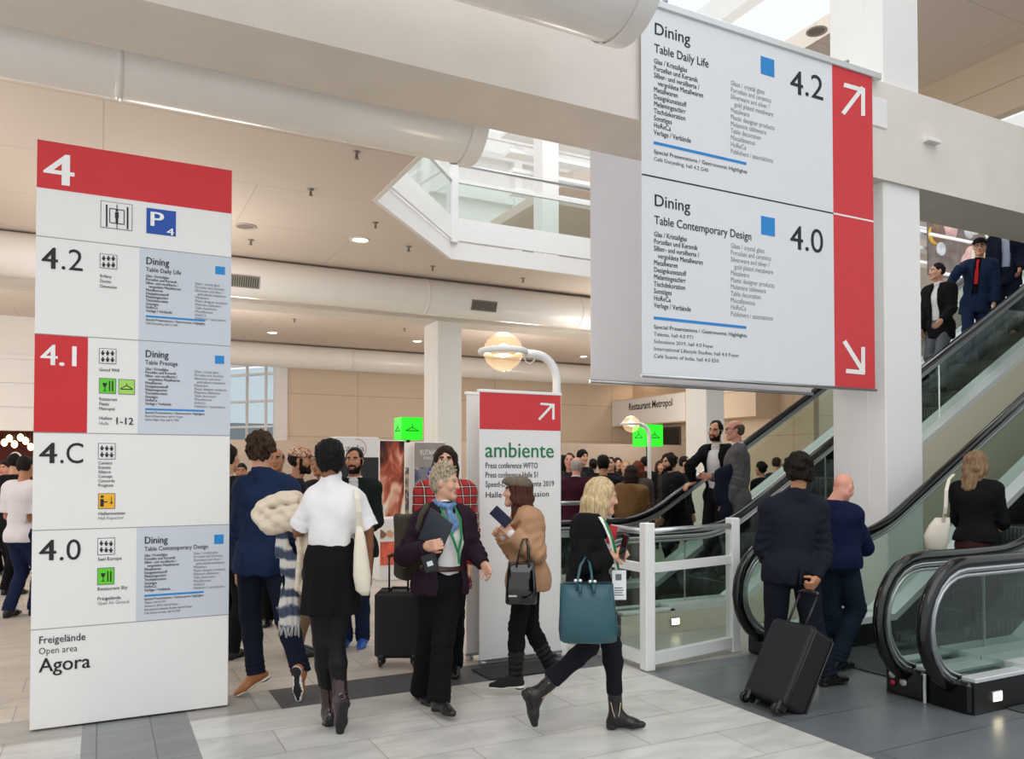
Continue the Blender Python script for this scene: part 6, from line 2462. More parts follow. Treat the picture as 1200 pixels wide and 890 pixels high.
person('grey haired person half hidden left of the white shirt collar', J18, 1.68, 'f', 'tan', 'curly', HM('ash', '#8d8474', streak=.5), top=dict(jacket=cloth('dark_cardigan', '#232126'), hem=-.08), bottom=dict(m=K_BLK2), shoes=dict(m=L_BLK), seed=22, h=.012)
J19 = gp(283, 10.4, 165, 1.62)
person('dark haired woman far behind, face between board and blazer', J19, 1.62, 'f', 'tan', 'bun', HM('black', '#0e0c0c'), top=dict(jacket=cloth('dark_blouse', '#2b2a30'), hem=-.08), bottom=dict(m=K_BLK2), shoes=dict(m=L_BLK), seed=23, h=.012)
J20 = gp(264, 6.75, 20, 1.76)
person('man in black suit mostly hidden behind the directory board edge', J20, 1.76, 'm', 'light', 'short', HM('dark', '#1d1613'), top=dict(shirt=K_WHITE, jacket=cloth('black_suit', '#141519'), hem=-.15, g=.026), bottom=dict(m=MATS['cloth_black_suit']), shoes=dict(m=L_BLK), seed=24, face=False, h=.010)


def plaid():
    m = bpy.data.materials.new('cloth_red_tartan')
    m.use_nodes = True
    n, l = m.node_tree.nodes, m.node_tree.links
    b = n['Principled BSDF']
    tc = n.new('ShaderNodeTexCoord')
    prev = None
    base = n.new('ShaderNodeRGB')
    base.outputs[0].default_value = (*lin('#b01f25'), 1)
    prev = base.outputs[0]
    for axis, sc, col, w in (('X', 95, '#15151b', .45), ('Z', 92, '#15151b', .45), ('X', 95, '#d8cbb8', .975), ('Z', 92, '#d8cbb8', .975)):
        sp = n.new('ShaderNodeSeparateXYZ')
        l.new(tc.outputs['Object'], sp.inputs[0])
        a = n.new('ShaderNodeMath')
        a.operation = 'MULTIPLY'
        a.inputs[1].default_value = sc
        l.new(sp.outputs[axis], a.inputs[0])
        s = n.new('ShaderNodeMath')
        s.operation = 'SINE'
        l.new(a.outputs[0], s.inputs[0])
        g = n.new('ShaderNodeMath')
        g.operation = 'GREATER_THAN'
        g.inputs[1].default_value = w
        l.new(s.outputs[0], g.inputs[0])
        f = n.new('ShaderNodeMath')
        f.operation = 'MULTIPLY'
        f.inputs[1].default_value = .75
        l.new(g.outputs[0], f.inputs[0])
        mx = n.new('ShaderNodeMix')
        mx.data_type = 'RGBA'
        l.new(f.outputs[0], mx.inputs[0])
        l.new(prev, mx.inputs[6])
        mx.inputs[7].default_value = (*lin(col), 1)
        prev = mx.outputs[2]
    l.new(prev, b.inputs['Base Color'])
    b.inputs['Roughness'].default_value = .85
    return m


J21 = gp(522, 6.25, 176, 1.73, armL=(2, 10), armR=(2, 10))
person('dark haired woman in red tartan coat behind the grey haired woman', J21, 1.72, 'f', 'fair', 'long', HM('dark_brown', '#2a1a15'), top=dict(jacket=plaid(), hem=-.22, g=.03, name='coat'), bottom=dict(m=K_BLK2), shoes=dict(m=L_BLK), seed=25)

# --- left edge
J22 = gp(27, 8.66, 8, 1.70, armL=(4, 60), armR=(4, 60), stride=.18, lead='R')
person('young man in white tee shirt and navy track trousers left of the board', J22, 1.70, 'm', 'tan', 'short', HM('dark', '#1d1613'), top=dict(shirt=cloth('white_tee', '#e6dfe4', var=.02), shirt_sleeve=-.85, shirt_hem=-.05, gs=.018, collar=True), bottom=dict(m=cloth('navy_track', '#1b2442')), shoes=dict(m=L_BLK), face=False, seed=26, h=.010)
J23 = gp(15, 10.1, 10, 1.74, armL=(5, 30), armR=(5, 30))
person('man with white headphones in black, before the white tee shirt', J23, 1.74, 'm', 'light', 'short', HM('dark', '#1d1613'), top=dict(jacket=cloth('black_hoodie', '#18181b'), hem=-.06), bottom=dict(m=K_BLK2), shoes=dict(m=L_BLK), face=False, seed=27, h=.012)
J24 = gp(7, 12.0, 175, 1.66)
person('pale faced visitor in black at the far left edge', J24, 1.66, 'f', 'pink', 'bun', HM('dark', '#1d1613'), top=dict(jacket=cloth('black_cardigan', '#1b1a1d'), hem=-.08), bottom=dict(m=K_BLK2), shoes=dict(m=L_BLK), seed=28, h=.014)

# --- crowd behind the farther escalator
J25 = gp(675, 10.4, 15, 1.70)
person('balding man in maroon jacket behind the white rail, back turned', J25, 1.70, 'm', 'pink', 'fringe', HM('silver', '#a9a29c'), top=dict(shirt=K_WHITE, jacket=K_MAROON, hem=-.15, g=.026), bottom=dict(m=K_BLK2), shoes=dict(m=L_BLK), face=False, seed=29, h=.010)
J27 = gp(707, 10.9, 5, 1.72)
person('black haired person just above the blonde woman', J27, 1.72, 'm', 'tan', 'afro', HM('black', '#0e0c0c'), top=dict(jacket=cloth('black_knit', '#15151a'), hem=-.10), bottom=dict(m=K_BLK2), shoes=dict(m=L_BLK), face=False, seed=30, h=.012)
J28 = gp(737, 10.2, 35, 1.60, lean=4, armL=(15, 40), armR=(15, 40))
person('person in brown hooded parka right of the blonde woman', J28, 1.60, 'f', 'light', 'bob', HM('dark_brown', '#2a1a15'), top=dict(jacket=K_BROWN, hem=-.35, g=.034, hood=True, amp=.008, fold=.01, sleeve_g=.01), bottom=dict(m=K_BLK2), shoes=dict(m=L_BLK), face=False, seed=31, h=.010)
J29 = gp(747, 11.8, 20, 1.66)
person('red haired woman seen from behind above the brown parka', J29, 1.66, 'f', 'light', 'bob', HM('ginger', '#6b331b'), top=dict(jacket=cloth('taupe_coat', '#4d443e'), hem=-.2), bottom=dict(m=K_BLK2), shoes=dict(m=L_BLK), face=False, seed=32, h=.012)
J30 = gp(733, 12.8, 190, 1.68)
person('fair haired man facing the camera deep in the cloakroom crowd', J30, 1.68, 'm', 'fair', 'short', HM('blonde_short', '#b8955e'), top=dict(jacket=cloth('black_fleece', '#1c1c20'), hem=-.1), bottom=dict(m=K_BLK2), shoes=dict(m=L_BLK), seed=33, h=.012)
J31 = gp(794, 11.0, 262, 1.76, lean=6, armL=(10, 30), armR=(5, 40), head=(-22, -4))
person('bearded long haired man in black jacket behind the escalator rail', J31, 1.76, 'm', 'light', 'wavy', HM('dark', '#1d1613'), beard=True, top=dict(jacket=cloth('black_windbreaker', '#16171a'), hem=-.12, g=.04, amp=.007, fold=.01, jcollar_h=.03), bottom=dict(m=K_BLK2), shoes=dict(m=L_BLK), seed=34, h=.010)
J32 = gp(800, 12.6, 120, 1.74)
person('short haired man in dark coat facing right beyond the bearded man', J32, 1.74, 'm', 'light', 'short', HM('dark', '#1d1613'), top=dict(jacket=cloth('black_overcoat', '#151518'), hem=-.3), bottom=dict(m=K_BLK2), shoes=dict(m=L_BLK), seed=35, h=.012)
J33 = gp(909, 14.0, 60, 1.74)
person('man in dark blue jacket far behind, above the escalator deck', J33, 1.74, 'm', 'light', 'short', HM('brown', '#3b2a1e'), top=dict(jacket=cloth('blue_anorak', '#1f2c40'), hem=-.1), bottom=dict(m=K_BLK2), shoes=dict(m=L_BLK), face=False, seed=36, h=.014)
for i, (px, D, yaw, H, hs, hc, col, lab) in enumerate((
        (668, 12.2, 190, 1.78, 'short', '#1d1613', '#2b2a2d', 'man with pink face looking over the maroon jacket'),
        (681, 14.0, 150, 1.86, 'afro', '#0e0c0c', '#1a1a1d', 'tall black haired man farthest left in the cloakroom crowd'),
        (659, 12.9, 30, 1.76, 'bob', '#15110f', '#17171a', 'dark clad visitor close to the ambiente banner edge'),
        (695, 14.4, 10, 1.72, 'bun', '#17120f', '#131316', 'dark bun haired visitor left of the black afro'),
        (716, 13.6, 200, 1.74, 'short', '#17120f', '#121214', 'dark suited man just right of the black afro'),
        (723, 16.2, 170, 1.76, 'bob', '#2a1d14', '#1d1b1e', 'woman in black deepest under the green cube'),
        (757, 15.7, 340, 1.76, 'afro', '#0e0c0c', '#141417', 'black haired visitor beside the distant lamp post'),
        (773, 15.9, 180, 1.70, 'bob', '#3b2a1e', '#3b3433', 'brown haired woman right of the distant lamp post'),
        (777, 18.2, 60, 1.78, 'short', '#1d1613', '#101013', 'man in black far behind the bearded man'),
        (894, 12.2, 330, 1.66, 'bun', '#17120f', '#121317', 'dark clad visitor just right of the grey suit'),
        (642, 15.5, 90, 1.7, 'short', '#3b2a1e', '#26262a', 'visitor hidden by the ambiente banner edge'))):
    if px == 642:
        continue
    Jx = gp(px, D, yaw, H)
    person(lab, Jx, H, 'f' if hs in ('bob', 'bun') else 'm', 'light' if i % 3 else 'pink', hs, HM('crowd_' + hc.strip('#'), hc), top=dict(jacket=cloth('crowd_' + col.strip('#'), col), hem=-.14), bottom=dict(m=K_BLK2), shoes=dict(m=L_BLK), seed=40 + i, h=.015, group='visitors in the cloakroom crowd', face=abs(yaw - 180) < 60)

# ------------------------------------------------------------------ things worn, carried and pulled
def who(word):
    for r_, J_, S_, o_ in CAST:
        if word in r_['label']:
            return r_, J_, S_, o_
    raise KeyError(word)


def hframe(J, S):
    r, f, u = head_frame(J)
    s = S * .93
    return (lambda a, b, d: J['head'] + (r * a + f * b + u * d) * s), np.stack([r, f, u], 1), s, r, f, u


def loft(m, rings, n=28, p=2.6, cap0=True, cap1=True):
    """rings: (centre, half width vector, half depth vector); superellipse sections"""
    vs = []
    for c, a, b in rings:
        for k in range(n):
            w = 2 * math.pi * k / n
            cx, cy = math.cos(w), math.sin(w)
            e = 2 / p
            vs.append(np.array(c) + np.array(a) * math.copysign(abs(cx) ** e, cx) + np.array(b) * math.copysign(abs(cy) ** e, cy))
    fs = []
    for i in range(len(rings) - 1):
        for k in range(n):
            fs.append((i * n + k, i * n + (k + 1) % n, i * n + n + (k + 1) % n, i * n + n + k))
    m.add(vs, fs, True)
    o = len(m.v) - len(vs)
    if cap0:
        m.f.append([o + k for k in range(n)][::-1])
        m.m.append(m.cur)
        m.sm.append(False)
    if cap1:
        m.f.append([o + (len(rings) - 1) * n + k for k in range(n)])
        m.m.append(m.cur)
        m.sm.append(False)
    return m


UP = np.array([0, 0, 1.0])

# --- teal tote of the blonde woman
bx = P(689, 755, 4.60)
rt = empty('tote_bag', bx, 'large teal leather tote hanging from the blonde woman\'s arm', 'bag')
TEAL = mat('leather_teal', '#24505a', .36, var=.08, vscale=5, bump=.2, bscale=35)
m = MB().use(TEAL)
rings = []
for t, x0, x1, y, d in ((0, 659, 719, 752.5, .055), (.03, 656, 722.5, 750, .085), (.2, 654.5, 723.5, 738, .105), (.45, 655.5, 722, 720, .10), (.75, 656, 719.5, 700, .075), (1, 656.5, 718.5, 684, .05)):
    p0, p1 = P(x0, y, 4.60), P(x1, y, 4.60)
    rings.append(((p0 + p1) / 2, (p1 - p0) / 2, FW0 * d))
loft(m, rings, 40, 3.0)
m.build('bag_body', None, rt, origin=bx)
m = MB().use(mat('teal_inner_shade', '#18373f', .5))  # closed cap over the opening, inner shade put into its darker colour
p0, p1 = P(658.5, 683.6, 4.60), P(717, 683.6, 4.60)
loft(m, [((p0 + p1) / 2 + UP * .001, (p1 - p0) / 2, FW0 * .042), ((p0 + p1) / 2 + UP * .003, (p1 - p0) / 2 * .98, FW0 * .04)], 30, 3.0)
m.build('bag_mouth', None, rt, origin=bx)
for dd in (-.055, .05):
    m = MB().use(TEAL)
    m.tube([P(676, 692, 4.60 + dd), P(677, 680, 4.60 + dd), P(680, 664, 4.62 + dd * .6), P(686, 654, 4.66 + dd * .3), P(691, 660, 4.66 + dd * .4), P(693, 672, 4.63 + dd * .7), P(694, 684, 4.60 + dd), P(695, 692, 4.60 + dd)], .0085, 8)
    hd_ = m.build('handle', None, rt, origin=bx)
    m = MB().use(mat('chrome', '#d5d7d8', .12, metal=1.0))
    for x in (674.5, 680, 691.5, 697):
        m.ell(P(x, 681 + (x > 685) * 1.0, 4.595 + dd), (.012, .012, .012), n=12, m=8)
    m.build('ring', None, hd_, origin=bx)
m = MB().use(TEAL)
for x in (680, 696):
    q = P(x, 692, 4.60 - .098)
    m.tube([P(x - 1, 684, 4.60 - .055), q + UP * .02, q - UP * .02], .006, 6, flat=1.6, up=RT)
m.build('strap_tab', None, rt, origin=bx)

# phone of the blonde woman, lanyard, badge
def phone(px, py, D, label, col='#17181c', tilt=(0, 0, 1), face=None, size=(.072, .145, .009)):
    c = P(px, py, D)
    L = unit(tilt)
    n = unit(np.array(face if face is not None else -FW0, float))
    n = unit(n - L * (n @ L))
    w = np.cross(L, n)
    M = Matrix(((w[0], n[0], L[0], 0), (w[1], n[1], L[1], 0), (w[2], n[2], L[2], 0), (0, 0, 0, 1)))
    m = MB().use(mat('phone_' + col.strip('#'), col, .25)).bbox((-size[0] / 2, -size[2] / 2, -size[1] / 2), (size[0] / 2, size[2] / 2, size[1] / 2), .004, M)
    ob = m.build('phone', None, None, c)
    tag(ob, label, 'phone')
    m = MB().use(mat('phone_screen', '#0c0f14', .08)).box((-size[0] / 2 + .005, size[2] / 2, -size[1] / 2 + .012), (size[0] / 2 - .005, size[2] / 2 + .0008, size[1] / 2 - .012), M)
    m.build('screen', None, ob)
    return ob


phone(731, 641, 4.72, 'dark phone held up by the blonde woman', tilt=(.25 * RT + UP), face=-RT * .8 - FW0 * .3)
r5, J, S, o = who('blonde woman in black blazer')
GRN = mat('lanyard_green', '#0f7a45', .6)


def ribbon(parent, o, pts, w, m, name, side=None):
    mb = MB().use(m)
    mb.rect_sweep(pts, w, .003, unit(side if side is not None else RT))
    return mb.build(name, None, parent, origin=o)


ribbon(r5, o, [P(703, 606, 4.72), P(709, 616, 4.70), P(715, 630, 4.70), P(719, 645, 4.74), P(723, 668, 4.80)], .02, mat('lanyard_white', '#e8e8e4', .6), 'lanyard')
ribbon(r5, o, [P(706, 607, 4.72), P(712, 617, 4.695), P(718, 632, 4.70), P(721, 646, 4.74), P(725, 668, 4.80)], .014, GRN, 'lanyard')
m = MB().use(mat('badge_white', '#f0f0f2', .3))
c = P(725.5, 686, 4.80)
m.bbox(c - RT * .001 - np.array([.03, .03, .09]) * 0 + np.array([-.028, -.028, -.088]) * 0, c, .001) if False else None
Mb = Matrix(((RT[0], FW0[0], 0, c[0]), (RT[1], FW0[1], 0, c[1]), (0, 0, 1, c[2]), (0, 0, 0, 1)))
m.bbox((-.042, -.003, -.088), (.042, .003, .088), .002, Mb)
m.use(INKG).box((-.022, -.0038, .028), (.014, -.003, .066), Mb)
for k in range(4):
    m.box((-.030, -.0038, -.02 - k * .014), (.02 + .006 * (k % 2), -.003, -.014 - k * .014), Mb)
m.build('name_badge', None, r5, origin=o)
m = MB().use(mat('red_wallet', '#b3202a', .4)).bbox((-.03, -.006, -.055), (.03, .006, .055), .004, Matrix.Translation(P(717, 627, 4.76)) @ Matrix.Rotation(.25, 4, 'Y'))
tag(m.build('booklet'), 'small red booklet held by the blonde woman', 'booklet')

# --- flat cap, phone and patent bag of the camel sweater woman
r4, J, S, o = who('camel sweater')
X, R, s, r, f, u = hframe(J, S)
TW = mat('tweed', '#6f6255', .95, var=.3, vscale=70, bump=.4, bscale=150)
F = Field()
F.ell(X(0, .012, .080), np.array([.096, .122, .052]) * s, R, .02)
F.ell(X(0, -.030, .068), np.array([.094, .090, .060]) * s, R, .03)
F.ell(X(0, .092, .062), np.array([.070, .062, .016]) * s, np.stack([r, unit(f - u * .25), unit(u + f * .25)], 1), .025)
F.plane(X(0, 0, .038), -u + f * .25)
F.fold = (.002, 60, 5)
field_obj('flat_cap', F, .006, TW, r4, o)
phone(587, 606, 5.55, 'navy phone in a case held by the cap wearer', '#1a2140', tilt=UP * .7 - RT * .75, face=FW0 * .6 + UP * .2, size=(.08, .15, .014))
PAT = mat('patent_black', '#0b0b0d', .08, coat=.6, bump=.12, bscale=22)
c = P(611, 708, 5.50)
rt = empty('handbag', c, 'shiny black patent handbag on the cap wearer\'s forearm', 'bag')
m = MB().use(PAT)
rings = []
for x0, x1, y, d in ((594, 627, 708.5, .035), (592, 629, 706, .06), (592.5, 629, 690, .062), (594, 627.5, 672, .05), (595.5, 626, 659, .035)):
    p0, p1 = P(x0, y, 5.50), P(x1, y, 5.50)
    rings.append(((p0 + p1) / 2, (p1 - p0) / 2, FW0 * d))
loft(m, rings, 36, 4.0)
m.build('bag_body', None, rt, origin=c)
for dd in (-.03, .03):
    MB().use(PAT).tube([P(605, 664, 5.50 + dd * 1.4), P(610, 640, 5.52 + dd), P(613, 632, 5.54 + dd), P(617, 632, 5.54 + dd), P(619, 640, 5.52 + dd), P(620, 664, 5.50 + dd * 1.4)], .011, 8, flat=.5).build('handle', None, rt, origin=c)
m = MB().use(INKW)
q0 = P(601, 699, 5.43)
for i in range(6):
    m.box((-.028 + i * .0095, -.001, -.006), (-.028 + i * .0095 + .006, .001, .006), Matrix(((RT[0], FW0[0], 0, q0[0]), (RT[1], FW0[1], 0, q0[1]), (0, 0, 1, q0[2]), (0, 0, 0, 1))))
m.build('print_mark', None, rt, origin=c)

# --- plum jacket woman: scarf, lanyard, folder, backpack, case in hand
r3, J, S, o = who('plum jacket')
BLUEF = mat('silk_blue', '#5b7fa8', .5, var=.4, vscale=25)
X, R, s, r, f, u = hframe(J, S)
C_, H_, uT, rc, fc, rh, fh = torso_frames(J)
F = Field()
for i in range(12):
    a0_, a1_ = math.radians(30 * i), math.radians(30 * i + 30)
    q = lambda w: J['neck'] + rc * math.sin(w) * .062 + fc * math.cos(w) * .060 + UP * (.022 - .012 * math.cos(w)) + fc * .016
    F.cone(q(a0_), q(a1_), .017, .017, .012)
q = J['neck'] + fc * .085 - UP * .01
F.cone(q, q - UP * .10 + fc * .05 + rc * -.012, .020, .030, .02, (fc, .5))
F.cone(q, q - UP * .15 + fc * .062 + rc * .02, .018, .022, .02, (fc, .5))
F.fold = (.003, 90, 3)
field_obj('neck_scarf', F, .006, BLUEF, r3, o)
base_ = lambda sx, dz, dpt: J['neck'] + rc * sx - UP * dz + fc * dpt
ribbon(r3, o, [base_(.055, -.01, .05), base_(.050, .07, .125), base_(.020, .19, .165), base_(-.02, .29, .165)], .017, GRN, 'lanyard', rc)
ribbon(r3, o, [base_(-.055, -.01, .05), base_(-.060, .07, .125), base_(-.045, .19, .165), base_(-.02, .29, .165)], .017, GRN, 'lanyard', rc)
ribbon(r3, o, [base_(-.02, .28, .166), base_(-.028, .36, .165)], .017, GRN, 'lanyard', rc)
FOLD = mat('folder_slate', '#2b333c', .38, var=.04)
fp = [P(504.5, 595.5, 5.02), P(530, 614.5, 4.93), P(519, 642, 4.97), P(490, 632, 5.07)]
nrm = unit(np.cross(fp[1] - fp[0], fp[3] - fp[0]))
m = MB().use(FOLD)
for k_, off in enumerate((0, .008)):
    q = [p + nrm * off for p in fp]
    q2 = [p + nrm * (off + .003) for p in fp]
    m.add(q + q2, [(3, 2, 1, 0), (4, 5, 6, 7), (0, 1, 5, 4), (1, 2, 6, 5), (2, 3, 7, 6), (3, 0, 4, 7)])
ob = m.build('folder', None, None, None, origin=fp[3])
ob.location = [float(v) for v in fp[3]]
tag(ob, 'dark slate folder clutched by the grey haired woman', 'folder')
MB().use(mat('paper', '#e4e4e2', .7)).add([p + nrm * .0045 - (p - sum(fp) / 4) * .03 for p in fp] + [p + nrm * .0075 - (p - sum(fp) / 4) * .03 for p in fp], [(3, 2, 1, 0), (4, 5, 6, 7), (0, 1, 5, 4), (1, 2, 6, 5), (2, 3, 7, 6), (3, 0, 4, 7)]).build('papers', None, ob, origin=fp[3])
OLIVE = mat('canvas_olive', '#3f3a2d', .85, var=.12, vscale=20, bump=.3, bscale=120)
c = P(474, 690, 5.58)
rt = empty('backpack', c, 'olive canvas backpack slung behind the plum jacket', 'backpack')
F = Field()
F.box(P(479, 640, 5.55), (.055, .05, .19), np.stack([heading(50), heading(140) * -1, UP], 1), .03, .03)
F.box(P(475, 660, 5.50), (.04, .03, .09), np.stack([heading(50), heading(140) * -1, UP], 1), .02, .02)
F.fold = (.003, 40, 4)
field_obj('pack_body', F, .008, OLIVE, rt, c)
MB().use(OLIVE).tube([P(484, 640, 5.25), P(488, 625, 5.17), P(494, 603, 5.13), P(501, 592, 5.24), P(500, 593, 5.42), P(487, 612, 5.52)], .018, 8, up=RT, flat=1.0).build('shoulder_strap', None, rt, origin=c)
m = MB().use(mat('brass_buckle', '#a58a54', .35, metal=.9)).bbox(P(474, 664, 5.42) - .012, P(474, 664, 5.42) + .012, .004)
m.build('buckle', None, rt, origin=c)
c = P(504, 660, 4.98)
m = MB().use(mat('case_black', '#111114', .4)).bbox((-.045, -.014, -.055), (.045, .014, .055), .006, Matrix.Rotation(-.3, 4, 'Y'))
m.use(mat('label_pale', '#c9d2d6', .5)).box((-.018, -.016, -.018), (.018, -.013, .012), Matrix.Rotation(-YAW + math.pi / 2, 4, 'Z') if False else Matrix.Rotation(-.3, 4, 'Y'))
ob = m.build('pouch', None, None, c)
ob.rotation_euler = (0, 0, YAW - math.pi / 2)
tag(ob, 'small black pouch with pale label under the folder hand', 'pouch')

# --- suitcases
CASE = mat('case_nylon', '#0f0d11', .62, var=.08, bump=.25, bscale=220)
TRIM = mat('case_trim', '#0c0b0e', .35)


def suitcase(c, wv, lv, w, L, dep, label, handle_len, tilt_wheels=True):
    """c: bottom middle of the rear edge; wv width axis, lv long axis; depth axis is front"""
    wv, lv = unit(wv), unit(lv)
    dv = unit(np.cross(wv, lv))
    rt = empty('suitcase', c, label, 'suitcase')
    M = Matrix(((wv[0], dv[0], lv[0], 0), (wv[1], dv[1], lv[1], 0), (wv[2], dv[2], lv[2], 0), (0, 0, 0, 1)))
    loc = lambda m, n, p=None: m.build(n, None, p or rt)
    z0 = .045
    F = Field()
    Rm = np.stack([wv, dv, lv], 1)
    F.box(dv * (-dep / 2) + lv * (z0 + L / 2), (w / 2 - .03, dep / 2 - .03, L / 2 - .03), Rm, .03, .01)
    F.box(dv * (-dep - .012) + lv * (z0 + L * .45), (w / 2 - .055, .008, L * .36), Rm, .018, .02)
    b = field_obj('case_body', F, .008, CASE, rt, np.zeros(3))
    m = MB().use(TRIM)
    e = lambda x, y, z: wv * x + dv * y + lv * z
    k = .02
    for yy in (-.025, -dep + .012):
        m.tube([e(-w / 2 + k, yy, z0 + .005), e(-w / 2 - .002, yy, z0 + k), e(-w / 2 - .002, yy, z0 + L - k), e(-w / 2 + k, yy, z0 + L + .002), e(w / 2 - k, yy, z0 + L + .002), e(w / 2 + .002, yy, z0 + L - k), e(w / 2 + .002, yy, z0 + k), e(w / 2 - k, yy, z0 + .005)], .007, 6, closed=True)
    loc(m, 'piping')
    m = MB().use(TRIM)
    m.tube([e(-w / 2 + .06, -dep - .03, z0 + L * .80), e(w / 2 - .06, -dep - .03, z0 + L * .80)], .004, 6)
    m.tube([e(-w / 2 + .05, -dep - .018, z0 + L * .88), e(w / 2 - .05, -dep - .018, z0 + L * .88)], .004, 6)
    loc(m, 'zip')
    m = MB().use(mat('case_badge', '#4d4636', .4, metal=.6)).bbox((-.022, -dep - .004, z0 + L * .92), (.022, -dep + .006, z0 + L * .955), .003, M)
    loc(m, 'badge')
    for sx in (-1, 1):
        m = MB().use(TRIM).bbox((sx * (w / 2 - .05) - .03, -.075, .0), (sx * (w / 2 - .05) + .03, .015, .075), .012, M)
        hs = loc(m, 'wheel_housing')
        m = MB().use(M_BLACK)
        ctr = e(sx * (w / 2 - .045), .0, .012)
        m.tube([ctr - wv * .013, ctr + wv * .013], .036, 18)
        m.use(mat('wheel_hub', '#4a4a4d', .4)).tube([ctr - wv * .0145, ctr + wv * .0145], .018, 12)
        m.build('wheel', None, rt)
        m = MB().use(TRIM).bbox((sx * (w / 2 - .07) - .012, -dep + .0, .012), (sx * (w / 2 - .07) + .012, -dep + .04, .055), .006, M)
        loc(m, 'foot')
    for sx in (-1, 1):
        m = MB().use(M_BLACKM).tube([e(sx * .075, -.04, z0 + L * .9), e(sx * .075, -.04, z0 + L + handle_len)], .0085, 8)
        loc(m, 'handle_rod')
    m = MB().use(M_BLACK).tube([e(-.085, -.04, z0 + L + handle_len), e(-.05, -.04, z0 + L + handle_len + .018), e(.05, -.04, z0 + L + handle_len + .018), e(.085, -.04, z0 + L + handle_len)], .014, 10)
    loc(m, 'grip')
    m = MB().use(TRIM).tube([e(-.07, -.11, z0 + L), e(-.06, -.11, z0 + L + .028), e(.06, -.11, z0 + L + .028), e(.07, -.11, z0 + L)], .009, 8)
    loc(m, 'carry_handle')
    return rt


r6, J, S, o = who('charcoal suit')
whl = P(890, 834, 5.30)
whl[2] = .045
q1, q2 = P(945, 690, 5.0), P(945, 690, 6.0)
hnd = q1 + (q2 - q1) * ((whl[1] - q1[1]) / (q2[1] - q1[1]))
lv = hnd - whl
tl = np.linalg.norm(lv)
suitcase(whl, (0, -1.0, 0), lv, .37, .55, .22, 'black fabric suitcase tilted on its wheels, pulled by the suit man', tl - .55 - .045 - .02)
c = P(466, 780, 6.40)
c[2] = .036
suitcase(c, RT, UP, .36, .52, .24, 'upright black suitcase standing behind the grey haired woman', .28)

# --- things carried by the white shirt woman
r2, J, S, o = who('white shirt and black skirt')
CREAM = mat('cream_wool', '#d9c9b4', .95, var=.06, vscale=20, bump=.5, bscale=60)
c = P(350, 690, 5.05)
rt = empty('coat', c, 'cream woollen coat folded over the white shirt woman\'s left arm', 'coat')
F = Field()
pts = [(305, 603), (312, 596), (328, 590), (345, 588), (352, 600)]
for i in range(len(pts) - 1):
    F.cone(P(*pts[i], 5.02), P(*pts[i + 1], 5.02), .055, .058, .05)
pts = [(306, 606), (318, 616), (335, 612), (350, 606)]
for i in range(len(pts) - 1):
    F.cone(P(*pts[i], 4.98), P(*pts[i + 1], 4.98), .050, .055, .04)
pts = [(352, 606), (360, 640), (358, 670), (352, 690)]
for i in range(len(pts) - 1):
    F.cone(P(*pts[i], 4.98), P(*pts[i + 1], 5.0), .060, .055 - .008 * i, .05, (FW0, .7))
for arc_, r_ in (([(300, 606), (308, 594), (326, 587), (347, 585)], .026), ([(303, 612), (316, 602), (334, 598), (351, 597)], .022), ([(308, 618), (322, 611), (338, 606), (352, 605)], .024), ([(358, 612), (363, 640), (362, 668), (356, 692)], .022), ([(349, 618), (353, 645), (351, 672), (348, 690)], .020)):
    for i in range(3):
        F.cone(P(*arc_[i], 4.935), P(*arc_[i + 1], 4.935), r_, r_ * .9, .022)
F.fold = (.003, 24, 9)
F.folds = [(P(325, 602, 4.97), unit(UP + RT * .5), .25, .004, .075, .4), (P(355, 650, 4.97), RT, .2, .005, .06, 0.0)]
field_obj('coat_cloth', F, .009, CREAM, rt, c)
SCARF = bpy.data.materials.new('scarf_check')
SCARF.use_nodes = True
_n, _l = SCARF.node_tree.nodes, SCARF.node_tree.links
_tc = _n.new('ShaderNodeTexCoord')
_w = _n.new('ShaderNodeTexWave')
_w.bands_direction = 'Z'
_w.inputs['Scale'].default_value = 2.6
_w.inputs['Distortion'].default_value = 3
_w.inputs['Detail'].default_value = 3
_w.inputs['Detail Scale'].default_value = 3
_rp = _n.new('ShaderNodeValToRGB')
_e = _rp.color_ramp.elements
_e[0].position, _e[0].color = .25, (*lin('#3d4658'), 1)
_e[1].position, _e[1].color = .7, (*lin('#c4bfb8'), 1)
_x = _e.new(.5)
_x.color = (*lin('#8a8d98'), 1)
_l.new(_tc.outputs['Object'], _w.inputs['Vector'])
_l.new(_w.outputs['Fac'], _rp.inputs['Fac'])
_l.new(_rp.outputs['Color'], _n['Principled BSDF'].inputs['Base Color'])
_n['Principled BSDF'].inputs['Roughness'].default_value = .95
c = P(340, 740, 5.0)
rt = empty('scarf', c, 'grey and blue checked scarf with fringe hanging below the cream coat', 'scarf')
F = Field()
pts = [(331, 622), (331, 645), (338, 665), (341, 690), (336, 715), (334, 730)]
for i in range(len(pts) - 1):
    F.cone(P(*pts[i], 4.99), P(*pts[i + 1], 4.99), .052, .050, .03, (FW0, .55))
F.cone(P(346, 660, 5.0), P(343, 726, 5.0), .045, .05, .03, (FW0, .5))
F.fold = (.006, 30, 4)
F.folds = [(P(337, 690, 4.98), RT, .3, .006, .035, 0.0)]
field_obj('scarf_cloth', F, .008, SCARF, rt, c)
m = MB().use(mat('fringe_grey', '#a9a6a4', .95))
for k in range(16):
    x = 327 + k * 1.55
    m.tube([P(x, 728, 4.985), P(x + random.uniform(-1, 1), 737, 4.98), P(x + random.uniform(-2, 2), 746 + random.uniform(-2, 2), 4.985)], .004, 5)
m.build('fringe', None, rt, origin=c)
c = P(424, 695, 4.80)
rt = empty('cloth_bag', c, 'cream cotton shopper hanging from the white shirt woman\'s right shoulder', 'bag')
